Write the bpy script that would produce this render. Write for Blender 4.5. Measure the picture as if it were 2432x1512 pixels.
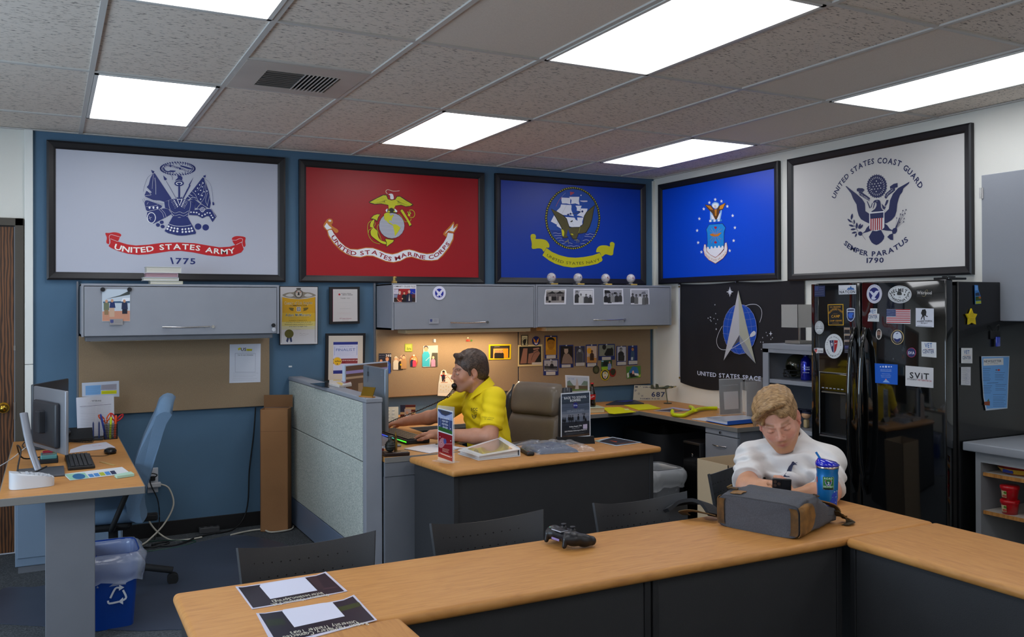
# Veterans-center style office: blue rear wall with framed service flags, desks, two seated people.
# Metres; rear wall is y=0, right wall is x=0, floor z=0, room is x<0, y<0.
import bpy, bmesh, math, random
import numpy as np
from mathutils import Vector, Matrix, noise
from mathutils.geometry import tessellate_polygon
random.seed(7)
for o in list(bpy.data.objects): bpy.data.objects.remove(o)
SC = bpy.context.scene; COL = SC.collection
PI = math.pi; HC = 2.72
# ---------------------------------------------------------------- camera, world, lights, exposure
cam = bpy.data.cameras.new('camera'); co = bpy.data.objects.new('camera', cam); COL.objects.link(co)
cam.sensor_width = 36; cam.lens = 2155.82/2432*36; cam.shift_x = -93.77/2432; cam.shift_y = -38.47/2432
cam.clip_start = .05
co.matrix_world = Matrix(((.87493, .00101, -.48425, -4.808), (-.48423, -.00564, -.87492, -6.763), (-.00362, .99998, -.00444, 1.5686), (0, 0, 0, 1)))
SC.camera = co
SC.view_settings.view_transform = 'Standard'; SC.view_settings.look = 'None'; SC.view_settings.gamma = 1
SC.view_settings.use_curve_mapping = False; SC.view_settings.exposure = 0.0
w = bpy.data.worlds.new('world'); SC.world = w; w.use_nodes = True
w.node_tree.nodes['Background'].inputs[0].default_value = (.62, .72, .9, 1); w.node_tree.nodes['Background'].inputs[1].default_value = .25
SC.cycles.use_denoising = True; SC.cycles.max_bounces = 8; SC.cycles.diffuse_bounces = 4; SC.cycles.glossy_bounces = 4
SC.cycles.transparent_max_bounces = 12; SC.cycles.transmission_bounces = 8; SC.cycles.sample_clamp_indirect = 4
PANEL_STRENGTH = 5.6          # ceiling troffer diffusers
def area(name, loc, size, sizey, power, col, rot):
    l = bpy.data.lights.new(name, 'AREA'); l.shape = 'RECTANGLE'; l.size = size; l.size_y = sizey; l.energy = power; l.color = col
    o = bpy.data.objects.new(name, l); COL.objects.link(o); o.location = loc; o.rotation_euler = rot; return o
area('assumed_daylight', (-7.3, -3.4, 1.5), 1.3, 2.6, 95, (.62, .80, 1), (0, -PI/2, 0))      # added area light for daylight from an assumed, unseen window on the left wall
area('task_light_tube', (-2.0, -.20, 1.352), .9, .05, 7, (1, .74, .44), (0, 0, 0))          # lit lamp under the double cabinet
# ---------------------------------------------------------------- materials
def lin(h):
    if len(h) == 3 and isinstance(h, str): h = ''.join(c*2 for c in h)
    if isinstance(h, str): h = tuple(int(h[i:i+2], 16)/255 for i in (0, 2, 4))
    return tuple(((c+.055)/1.055)**2.4 if c > .04045 else c/12.92 for c in h)+(1,)
MC = {}
def mat(h, rough=.5, metal=0, bump=0, bscale=200, var=0, vscale=8, spec=.5, trans=0, alpha=1, coat=0, emit=0, ior=1.45, name=None):
    k = (h, rough, metal, bump, bscale, var, vscale, spec, trans, alpha, coat, emit, ior)
    if k in MC: return MC[k]
    m = bpy.data.materials.new(name or 'm_'+str(h)); m.use_nodes = True; nt = m.node_tree; N = nt.nodes; L = nt.links
    b = N['Principled BSDF']; c = lin(h); b.inputs['Base Color'].default_value = c
    b.inputs['Roughness'].default_value = rough; b.inputs['Metallic'].default_value = metal; b.inputs['Specular IOR Level'].default_value = spec
    b.inputs['Transmission Weight'].default_value = trans; b.inputs['Alpha'].default_value = alpha; b.inputs['IOR'].default_value = ior
    b.inputs['Coat Weight'].default_value = coat
    if emit: b.inputs['Emission Color'].default_value = c; b.inputs['Emission Strength'].default_value = emit
    if var or bump:
        tc = N.new('ShaderNodeTexCoord')
    if var:
        n = N.new('ShaderNodeTexNoise'); n.inputs['Scale'].default_value = vscale; n.inputs['Detail'].default_value = 4; L.new(tc.outputs['Object'], n.inputs['Vector'])
        r = N.new('ShaderNodeMapRange'); r.inputs[1].default_value = .3; r.inputs[2].default_value = .7; r.inputs[3].default_value = 1-var; r.inputs[4].default_value = 1+var; L.new(n.outputs['Fac'], r.inputs[0])
        v = N.new('ShaderNodeVectorMath'); v.operation = 'SCALE'; v.inputs[0].default_value = c[:3]; L.new(r.outputs[0], v.inputs['Scale']); L.new(v.outputs[0], b.inputs['Base Color'])
    if bump:
        n2 = N.new('ShaderNodeTexNoise'); n2.inputs['Scale'].default_value = bscale; n2.inputs['Detail'].default_value = 3; L.new(tc.outputs['Object'], n2.inputs['Vector'])
        bp = N.new('ShaderNodeBump'); bp.inputs['Strength'].default_value = bump; bp.inputs['Distance'].default_value = .002; L.new(n2.outputs['Fac'], bp.inputs['Height']); L.new(bp.outputs[0], b.inputs['Normal'])
    MC[k] = m; return m
def ramp_mat(name, kind, cols, scale, rough=.5, stretch=(1, 1, 1), bump=0, bd=.002, detail=4, coat=0, rot=(0, 0, 0), dist=0):
    """noise / wave driven colour ramp; cols = [(pos, hex)...]"""
    m = bpy.data.materials.new(name); m.use_nodes = True; nt = m.node_tree; N = nt.nodes; L = nt.links; b = N['Principled BSDF']
    tc = N.new('ShaderNodeTexCoord'); mp = N.new('ShaderNodeMapping'); mp.inputs['Scale'].default_value = stretch; mp.inputs['Rotation'].default_value = rot; L.new(tc.outputs['Object'], mp.inputs['Vector'])
    if kind == 'wave':
        t = N.new('ShaderNodeTexWave'); t.inputs['Distortion'].default_value = dist; t.inputs['Detail Scale'].default_value = 1.2
    elif kind == 'voronoi': t = N.new('ShaderNodeTexVoronoi')
    else: t = N.new('ShaderNodeTexNoise'); t.inputs['Detail'].default_value = detail; t.inputs['Distortion'].default_value = dist
    t.inputs['Scale'].default_value = scale; L.new(mp.outputs[0], t.inputs['Vector'])
    r = N.new('ShaderNodeValToRGB'); e = r.color_ramp.elements
    while len(e) < len(cols): e.new(.5)
    for i, (p, c) in enumerate(cols): e[i].position = p; e[i].color = lin(c)
    L.new(t.outputs[0], r.inputs[0]); L.new(r.outputs[0], b.inputs['Base Color']); b.inputs['Roughness'].default_value = rough; b.inputs['Coat Weight'].default_value = coat
    if bump:
        bp = N.new('ShaderNodeBump'); bp.inputs['Strength'].default_value = bump; bp.inputs['Distance'].default_value = bd; L.new(t.outputs[0], bp.inputs['Height']); L.new(bp.outputs[0], b.inputs['Normal'])
    return m
# ---------------------------------------------------------------- objects, names, labels
WL = {}                        # world location of every thing, so parts can be built in world metres
def tag(o, label=None, cat=None, group=None, kind=None):
    if label: o['label'] = label
    if cat: o['category'] = cat
    if group: o['group'] = group
    if kind: o['kind'] = kind
    return o
def thing(name, label, cat, loc, group=None):
    o = bpy.data.objects.new(name, None); COL.objects.link(o); o.location = loc; o.empty_display_size = .05
    WL[o] = Vector(loc); return tag(o, label, cat, group)
def clone(o, dl, parent=None, label=None, rot=None):
    c = o.copy(); COL.objects.link(c); c.parent = parent
    if parent is None:
        c.location = Vector(o.location)+Vector(dl); WL[c] = Vector(c.location)
        if rot is not None: c.rotation_euler = (0, 0, rot)
    if label: c['label'] = label
    for ch in o.children: clone(ch, (0, 0, 0), c)
    return c
class MB:
    """mesh builder in world metres with a current matrix"""
    def __init__(s): s.v = []; s.f = []; s.m = []; s.sm = []; s.M = Matrix(); s.mats = []
    def mi(s, m):
        if m not in s.mats: s.mats.append(m)
        return s.mats.index(m)
    def add(s, vs, fs, m=None, smooth=False):
        b = len(s.v); M = s.M; s.v += [tuple(M @ Vector(p)) for p in vs]; k = s.mi(m)
        for f in fs: s.f.append(tuple(i+b for i in f)); s.m.append(k); s.sm.append(smooth)
        return s
    def box(s, x0, y0, z0, x1, y1, z1, m=None, b=0, seg=2):
        if x0 > x1: x0, x1 = x1, x0
        if y0 > y1: y0, y1 = y1, y0
        if z0 > z1: z0, z1 = z1, z0
        if not b:
            return s.add([(x0, y0, z0), (x1, y0, z0), (x1, y1, z0), (x0, y1, z0), (x0, y0, z1), (x1, y0, z1), (x1, y1, z1), (x0, y1, z1)],
                         [(0, 3, 2, 1), (4, 5, 6, 7), (0, 1, 5, 4), (1, 2, 6, 5), (2, 3, 7, 6), (3, 0, 4, 7)], m)
        b = min(b, (x1-x0)*.49, (y1-y0)*.49, (z1-z0)*.49)
        bm = bmesh.new(); bmesh.ops.create_cube(bm, size=1)
        for v in bm.verts: v.co = ((x0+x1)/2+v.co.x*(x1-x0), (y0+y1)/2+v.co.y*(y1-y0), (z0+z1)/2+v.co.z*(z1-z0))
        bmesh.ops.bevel(bm, geom=bm.edges[:], offset=b, segments=seg, profile=.5, affect='EDGES')
        bm.verts.index_update(); s.add([v.co.copy() for v in bm.verts], [[v.index for v in f.verts] for f in bm.faces], m, seg > 2); bm.free(); return s
    def prism(s, pts, z0, z1, m=None, smooth=False, axis='z'):
        """extrude polygon pts (2D) between z0 and z1 along axis"""
        f = {'z': lambda p, h: (p[0], p[1], h), 'y': lambda p, h: (p[0], h, p[1]), 'x': lambda p, h: (h, p[0], p[1])}[axis]
        n = len(pts); A = [f(p, z0) for p in pts]; B = [f(p, z1) for p in pts]
        fs = [(i, (i+1) % n, n+(i+1) % n, n+i) for i in range(n)]
        s.add(A+B, fs, m, smooth); tr = tessellate_polygon([[Vector((p[0], p[1], 0)) for p in pts]])
        return s.add(A+B, [tuple(t) for t in tr]+[tuple(n+i for i in t[::-1]) for t in tr], m)
    def cyl(s, c, r, h, m=None, n=20, r2=None, axis='z', smooth=True):
        r2 = r if r2 is None else r2; c = Vector(c)
        ax = {'z': (Vector((1, 0, 0)), Vector((0, 1, 0)), Vector((0, 0, 1))), 'y': (Vector((1, 0, 0)), Vector((0, 0, 1)), Vector((0, -1, 0))), 'x': (Vector((0, 1, 0)), Vector((0, 0, 1)), Vector((1, 0, 0)))}[axis]
        vs = []
        for rr, hh in ((r, 0), (r2, h)):
            for i in range(n): t = 2*PI*i/n; vs.append(c+ax[0]*rr*math.cos(t)+ax[1]*rr*math.sin(t)+ax[2]*hh)
        s.add(vs, [(i, (i+1) % n, n+(i+1) % n, n+i) for i in range(n)], m, smooth)
        return s.add(vs, [tuple(range(n))[::-1], tuple(range(n, 2*n))], m)
    def lathe(s, c, prof, m=None, n=24, sx=1, sy=1):
        vs = []; c = Vector(c)
        for r, z in prof:
            for i in range(n): t = 2*PI*i/n; vs.append(c+Vector((r*math.cos(t)*sx, r*math.sin(t)*sy, z)))
        fs = [(j*n+i, j*n+(i+1) % n, (j+1)*n+(i+1) % n, (j+1)*n+i) for j in range(len(prof)-1) for i in range(n)]
        return s.add(vs, fs, m, True)
    def ball(s, c, r, m=None, n=16, k=10):
        if not hasattr(r, '__len__'): r = (r, r, r)
        vs = []; c = Vector(c)
        for j in range(k+1):
            a = PI*j/k
            for i in range(n): t = 2*PI*i/n; vs.append(c+Vector((r[0]*math.sin(a)*math.cos(t), r[1]*math.sin(a)*math.sin(t), r[2]*math.cos(a))))
        return s.add(vs, [(j*n+i, (j+1)*n+i, (j+1)*n+(i+1) % n, j*n+(i+1) % n) for j in range(k) for i in range(n)], m, True)
    def tube(s, pts, r, m=None, n=8, smooth=True, sub=0, flat=1):
        P = [Vector(p) for p in pts]
        if sub: P = cat(P, sub)
        R_ = r if hasattr(r, '__len__') else None; vs = []; up = Vector((0, 0, 1))
        for i, p in enumerate(P):
            d = (P[min(i+1, len(P)-1)]-P[max(i-1, 0)]).normalized()
            a = d.cross(up)
            if a.length < .15: a = d.cross(Vector((0, 1, 0)))
            a.normalize(); b = a.cross(d).normalized(); rr = R_[min(len(R_)-1, int(i*len(R_)/len(P)))] if R_ else r
            for k in range(n): t = 2*PI*k/n; vs.append(p+a*rr*math.cos(t)+b*rr*flat*math.sin(t))
        fs = [(j*n+i, j*n+(i+1) % n, (j+1)*n+(i+1) % n, (j+1)*n+i) for j in range(len(P)-1) for i in range(n)]
        s.add(vs, fs, m, smooth); return s.add(vs, [tuple(range(n))[::-1], tuple(range(len(vs)-n, len(vs)))], m)
    def grid(s, fn, nu, nv, m=None, thick=0, smooth=True):
        """fn(u,v)->point, u,v in 0..1; thick gives a closed slab"""
        P = [[Vector(fn(i/nu, j/nv)) for i in range(nu+1)] for j in range(nv+1)]; w_ = nu+1
        vs = [p for r in P for p in r]; fs = [(j*w_+i, j*w_+i+1, (j+1)*w_+i+1, (j+1)*w_+i) for j in range(nv) for i in range(nu)]
        if thick:
            Nn = []
            for j in range(nv+1):
                for i in range(nu+1):
                    a = P[j][min(i+1, nu)]-P[j][max(i-1, 0)]; b = P[min(j+1, nv)][i]-P[max(j-1, 0)][i]; Nn.append(a.cross(b).normalized())
            o = len(vs); vs += [v-n_*thick for v, n_ in zip(vs, Nn)]; fs += [tuple(o+k for k in f[::-1]) for f in fs]
            bd = [i for i in range(w_)]+[j*w_+nu for j in range(1, nv+1)]+[nv*w_+i for i in range(nu-1, -1, -1)]+[j*w_ for j in range(nv-1, 0, -1)]
            s.add(vs, fs, m, smooth); return s.add(vs, [(bd[(i+1) % len(bd)], bd[i], o+bd[i], o+bd[(i+1) % len(bd)]) for i in range(len(bd))], m)
        return s.add(vs, fs, m, smooth)
    def build(s, name, parent=None, loc=None, label=None, cat=None, group=None, kind=None):
        top = parent is None
        if top:
            if loc is None:
                xs, ys, zs = zip(*s.v); loc = ((min(xs)+max(xs))/2, (min(ys)+max(ys))/2, min(zs))
            O = Vector(loc)
        else: O = WL[parent]
        me = bpy.data.meshes.new(name); me.from_pydata([(x-O.x, y-O.y, z-O.z) for x, y, z in s.v], [], s.f)
        for m in s.mats: me.materials.append(m)
        me.polygons.foreach_set('material_index', s.m); me.polygons.foreach_set('use_smooth', s.sm); me.update()
        o = bpy.data.objects.new(name, me); COL.objects.link(o); WL[o] = O
        if top: o.location = O
        else: o.parent = parent
        return tag(o, label, cat, group, kind)
def cat(P, sub):
    P = [Vector(p) for p in P]; out = []
    for i in range(len(P)-1):
        a, b, c, d = P[max(i-1, 0)], P[i], P[i+1], P[min(i+2, len(P)-1)]
        for k in range(sub):
            t = k/sub; out.append(.5*((2*b)+(c-a)*t+(2*a-5*b+4*c-d)*t*t+(3*b-a-3*c+d)*t**3))
    return out+[P[-1]]
def one(name, label, cat_, group=None, **k):      # thing that is a single mesh
    mb = MB(); mb._n = (name, label, cat_, group); return mb
def rotz(x, y, a): return Matrix.Translation((x, y, 0)) @ Matrix.Rotation(a, 4, 'Z') @ Matrix.Translation((-x, -y, 0))
# ---------------------------------------------------------------- printed art: flat polygons and lettering
GL = {}
def glyph(ch, bold):
    k = (ch, bold)
    if k not in GL:
        c = bpy.data.curves.new('g', 'FONT'); c.body = ch; c.size = 1; c.resolution_u = 2; c.offset = .022*bold; c.fill_mode = 'FRONT'
        o = bpy.data.objects.new('g', c); me = o.to_mesh()
        vs = [(v.co.x, v.co.y) for v in me.vertices]; fs = [tuple(p.vertices) for p in me.polygons]
        o.to_mesh_clear(); bpy.data.objects.remove(o); bpy.data.curves.remove(c)
        x0 = min([v[0] for v in vs] or [0]); x1 = max([v[0] for v in vs] or [.25])
        GL[k] = ([(x-x0, y) for x, y in vs], fs, x1-x0)
    return GL[k]
def textops(txt, P, h, bold):
    """letters spread along polyline P (mm) with cap height h (mm) -> [(verts, faces)]"""
    P = [Vector(p) for p in P]
    if len(P) > 2: P = cat([p.to_3d() for p in P], 6); P = [p.to_2d() for p in P]
    S = [0]
    for a, b in zip(P, P[1:]): S.append(S[-1]+(b-a).length)
    k = h/.70; gap = .10; ws = [(.30 if c == ' ' else glyph(c, bold)[2]) for c in txt]; tot = sum(ws)+gap*(len(txt)-1)
    kx = S[-1]/tot; out = []; s = 0                      # width scale fills the path, height scale is k
    for c, wd in zip(txt, ws):
        if c != ' ':
            vs, fs, _ = glyph(c, bold); mid = (s+wd/2)*kx
            i = max(j for j in range(len(S)-1) if S[j] <= mid+1e-6); t = (P[i+1]-P[i]).normalized(); p = P[i]+t*(mid-S[i]); n = Vector((-t.y, t.x))
            out.append(([p+t*((x-wd/2)*kx)+n*(y*k) for x, y in vs], fs))
        s += wd+gap
    return out
def art_mesh(name, parent, O, U, V, ops, lift=.0008, rough=.5, step=.00016):
    """ops in mm on the plane O,U,V; later ops that overlap earlier ones lie a hair higher"""
    O = Vector(O); U = Vector(U).normalized(); V = Vector(V).normalized(); Nn = U.cross(V).normalized(); mb = MB(); done = []
    def put(polys, col, lay):
        m = mat(col, rough); off = O+Nn*(lift+lay*step)
        for vs, fs in polys: mb.add([off+U*(x/1000)+V*(y/1000) for x, y in vs], fs, m)
    for op in ops:
        k, col = op[0], op[1]; q = op[-1]; pts = [Vector((q[i], q[i+1])) for i in range(0, len(q), 2)]
        if k == 'E':
            c, a, b = pts; a = a-c; b = b-c; n = 8 if a.length < 6 else 20
            pts = [c+a*math.cos(2*PI*i/n)+b*math.sin(2*PI*i/n) for i in range(n)]
        if k == 'S': p3 = [p.to_3d() for p in pts]; r = cat([p3[-1]]+p3+[p3[0], p3[1]], 3); pts = [p.to_2d() for p in r[3:-3]]
        if k == 'R':
            c, a, b = pts; a = a-c; b = b-c; n = int(op[2]); polys = []
            for i in range(n):
                s_ = 2*PI*i/n; q0 = c+a*math.cos(s_)+b*math.sin(s_); t_ = (b*math.cos(s_)-a*math.sin(s_)).normalized(); n_ = Vector((t_.y, -t_.x)); t_ = (t_+n_*.45).normalized()
                polys.append(([q0+t_*op[3]*math.cos(e)+n_*op[4]*math.sin(e) for e in [j*PI/4 for j in range(8)]], [tuple(range(8))]))
        elif k in 'PSE':
            try: tr = tessellate_polygon([[p.to_3d() for p in pts]])
            except Exception: tr = []
            polys = [(pts, [tuple(t) for t in tr])]
        elif k == 'T': polys = textops(op[2], pts, op[3], op[4])
        else:
            w2 = op[2]/2; polys = []
            if k == 'C': pts = pts+[pts[0]]
            if k == 'L' and len(pts) > 2: pts = [p.to_2d() for p in cat([p.to_3d() for p in pts], 3)]
            Ls = []; Rs = []
            for i, p in enumerate(pts):
                d = (pts[min(i+1, len(pts)-1)]-pts[max(i-1, 0)]); d = d.normalized() if d.length > 1e-6 else Vector((1, 0)); n = Vector((-d.y, d.x))*w2; Ls.append(p+n); Rs.append(p-n)
            n = len(pts); polys = [(Ls+Rs, [(i, n+i, n+i+1, i+1) for i in range(n-1)])]
        xs = [p[0] for v, f in polys for p in v]; ys = [p[1] for v, f in polys for p in v]
        if not xs: continue
        bb = (min(xs), min(ys), max(xs), max(ys)); lay = 0
        for b2, l2 in done:
            if bb[0] < b2[2] and b2[0] < bb[2] and bb[1] < b2[3] and b2[1] < bb[3]: lay = max(lay, l2+1)
        done.append((bb, lay)); put(polys, col, lay)
    # consistent winding towards the viewer
    for i, f in enumerate(mb.f):
        a, b, c = (Vector(mb.v[f[j]]) for j in range(3))
        if (b-a).cross(c-a).dot(Nn) < 0: mb.f[i] = f[::-1]
    return mb.build(name, parent)
# printed artwork in plain text, one shape a line: kind and palette number, then steps from point to point
# P polygon, S smooth polygon, L/C open/closed line with width, E ellipse, R rope ring, T lettering along a path, B sheet outline
def parse(txt, q):
    ops = []
    for ln in txt.strip().split('\n'):
        k = ln[0]
        if k == 'T': a, t, n = ln[1:].split('|'); c, h, b = a.split(); pre = [k, PAL[int(c)], t, float(h), int(b)]; n = n.split()
        else: w_ = ln[1:].split(); pre = [k, PAL[int(w_[0])]]; n = w_[1:]
        if k in 'LC': pre.append(float(n[0])); n = n[1:]
        if k == 'R': pre += [float(x) for x in n[:3]]; n = n[3:]
        n = [float(x) for x in n]
        for i in range(2, len(n)): n[i] += n[i-2] if k not in 'ER' else n[i % 2]
        ops.append(pre+[[x*q for x in n]])
    return ops
ART = {}
FLAT = []
AXES = {"r": ((1, 0, 0), (0, 0, 1)), "w": ((0, -1, 0), (0, 0, 1)), "z": ((1, 0, 0), (0, 1, 0))}
def FA(name, label, kind, group, th, rough, O, uv, txt):
    u = AXES.get(uv) or (uv, (0, 0, 1)); FLAT.append((name, label, kind, group, th, rough, O, u[0], u[1], parse(txt, .5)))
PAL = '1c2c6e e6e8ee c01820 f0efe8 c87828 a03030 982030 23241a c8c81e a8abb8 c9cbd6 2a2c12 0a48a0 06318a ccc600 c9cce0 1a2a50 c8c8d8 b05868 b04050 304090 d8d8e0 3a3418 26356a 30302c 444444 201c10 57501f 2e290e 0a3a90 0a40a0 c8c000 4a4a10 2c3a10 dcdce8 8cb8e0 e0e4f0 90b8e0 e0e0ea 5a3a18 c07828 d08820 c07a20 d8c8c0 d8e0f0 3c80c8 20305a 1a86d8 c07a38 a01838 c87820 c87830 a81838 e4e4ee b07060 e4e0e4 b07020 8a4030 1a2454 c4c4c8 d8d8dc a01828 8c90c0 0848b0 c8cad4 b4b4bc a8a898 4c4c58 585460 888c98 c8cad0 d0d4e0 c8d0e8 101830 e0e0e8 a0a0b0 8088a0 1c2440 302018 c89070 1c48a0 704828 d8dce8 b09078 d0c8b8 e0d8c8 e0a880 181408 a88058 c8a010 a85828 e0a060 182040 c83858 e8b898 e8e0c8 b8b8b0 484840 38a8c0 282c48 d89878 e088a8 e0a878 f0b898 e0e0e0 8a9a28 a8b048 586818 e0c400 282420 e0a050 e09818 201c1c c8c8c8 907848 e0dcd0 a87858 281c18 202030 b01828 c08058 d0d0c8 b8b4a8 c8b060 505058 b03020 c05030 407820 e8e0c0 604020 1c1c14 c0bc98 20201c c8c4a0 181814 141c60 d89010 d0bc88 181410 8a6050 9a7060 241c1c 181414 c0b8b0 1c2c6c c48c10 b07c18 140c04 a06c14 382004 704008 c0bcb8 888078 b8bcc8 a8a8b0 303038 202024 181818 888 383838 707070 d0d0d0 1c1410 8a7468 b09888 c8b8a8 3c3844 606068 484850 a0a0a8 c8b0a0 c08848 e8a830 402818 201008 281008 808478 1c1c18 888878 b8b8c4 282828 202020 888888 303030 38506c 401c10 b07850 c0c8d0 204830 90b828 7888b8 c09070 101c18 90c0d8 282818 48482c 585838 b8a018 181c18 d0c8b0 c8a020 b01c20 101010 902018 30301c 508030 2c68a0 d8d4d0 e0dcd8 e0a8a0 b8c840 dcdce4 c86060 5a2028 a01c20 c8c0d0 0c30a8 d0c020 303890 801418 d8b8a8 d8a890 c8c4c4 141018 140c0c d8a080 141838 c8a090 dcdcf0 18289a 9a9ca4 40487c 505460 706a68 a8a4a0 181616 686060 a8a098 585050 989088 908a88 d0d0d4 909090 c0c0c0 404040 808080 606060 9898a0 686868 707078 505050 585858 b8c4d0 c08870 385878 404848 e0e4ec 687058 8a7050 1c2c60 c0a088 1c2848 14182c 14161c b8bcc4 908c8c ccd0dc c8c020 606468 283060 404450 808490 c4ccdc 78a8d8 a09ca8 d4d400 5878a0 606070 505010 121218 c8c8cc d0a010 d4b030 d4c878 cccaa8 4c4238 8a8478 4c4844 b8b4ac 202028 a03028 e8e4d0 6b5a20 4c4420 d0ccc0 404c78 6c5c20 d8e8e0 284c6c 686040 282410 605c50 28345c 5a5614 982850 b02028 a0a0a0 c09898 902848 c8c0b4 c4c8e0 202c80 3858a0 4070b8 8090c0 6070a8 7c1c28 e0d0d0 d0a0a0 e0b000 c8b8a0 e0b010 2c3480 243058 3c4878 788098 d0d4dc 3868a8 14181c 404858 d0a028 c89020 c0c8dc 203468 384060 3868c8 b8bcc0 8c9098 c8ccd0 202428 d0d4d8 30343c 282c58 a02028 c86058 283050 20283c 282c38 a09080 201c20 9a9488 948c88 303468 a8a8b8 c4c4d4 18206c c8cce0 8888a8 181c1c 101414 303434 20211f a89868 ccd0d4 3c64a0 b03830 3c5078 c8ccd4 b03038 2c4070 a8b0c8 101214 303438 b8b4b0 8a6a5c 3c3430 2c2420 201814 c8b078 202438 c0c8d8 1c2c68 b03858 0858c0 e0e8f8 c0d8f8 d0e0f8 d07878 80a8e0 901c28 5868a0 c8b000 605810 3878c0 6ca0e0 1c2c48 2c4818 a05818 a0a828 a8b8cc 5c94d0 c0c4c8 303c50 404850 283c60 202c48 7c3818 385c28 50586c c8c8dc 1c1824 3c2c34 30242c d4d8ec d8d8c8 141828 2c3c14 1c2c1c d4d4dc a0a4b0 b8c8d8 101828 a03818 c06820 90b0a8 d8d400 d4d47c 2a2c3c 303c98 1c1c24 a8a0a0 342c40 a06838 b0a0d0 c4c8d0 8890a0 90c0a8 206090 4080c0 a8b020 202c50 c8c8d4 c06070 a8ccb8 2c3644 5c6474 444e60 707480 141a24 20242e 3a2c24 586274 38424f 58304c 142870 c0c8e0 a8b0bc 0c1018 a8b0b8 a8a0b8 606870 80684c 38446c 98a4c8 3c3e4c 2c5c28 7080b0 c8ccd8 7c1820 a03c2c a87078 c8a8a8 404c88 a85860 d8b0a0 d8c0b0 e0d8d8 b8b4a4 20305c 484a4e a8acb4 c0bcbe a09c9c b0b4bc 5c4c34 587038 6c7c6c b0a098 303848 b08830 28305c 8890a4 c8c4c0 d0b020 7c2028 c8a830 14181e 84868c'.split()
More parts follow.
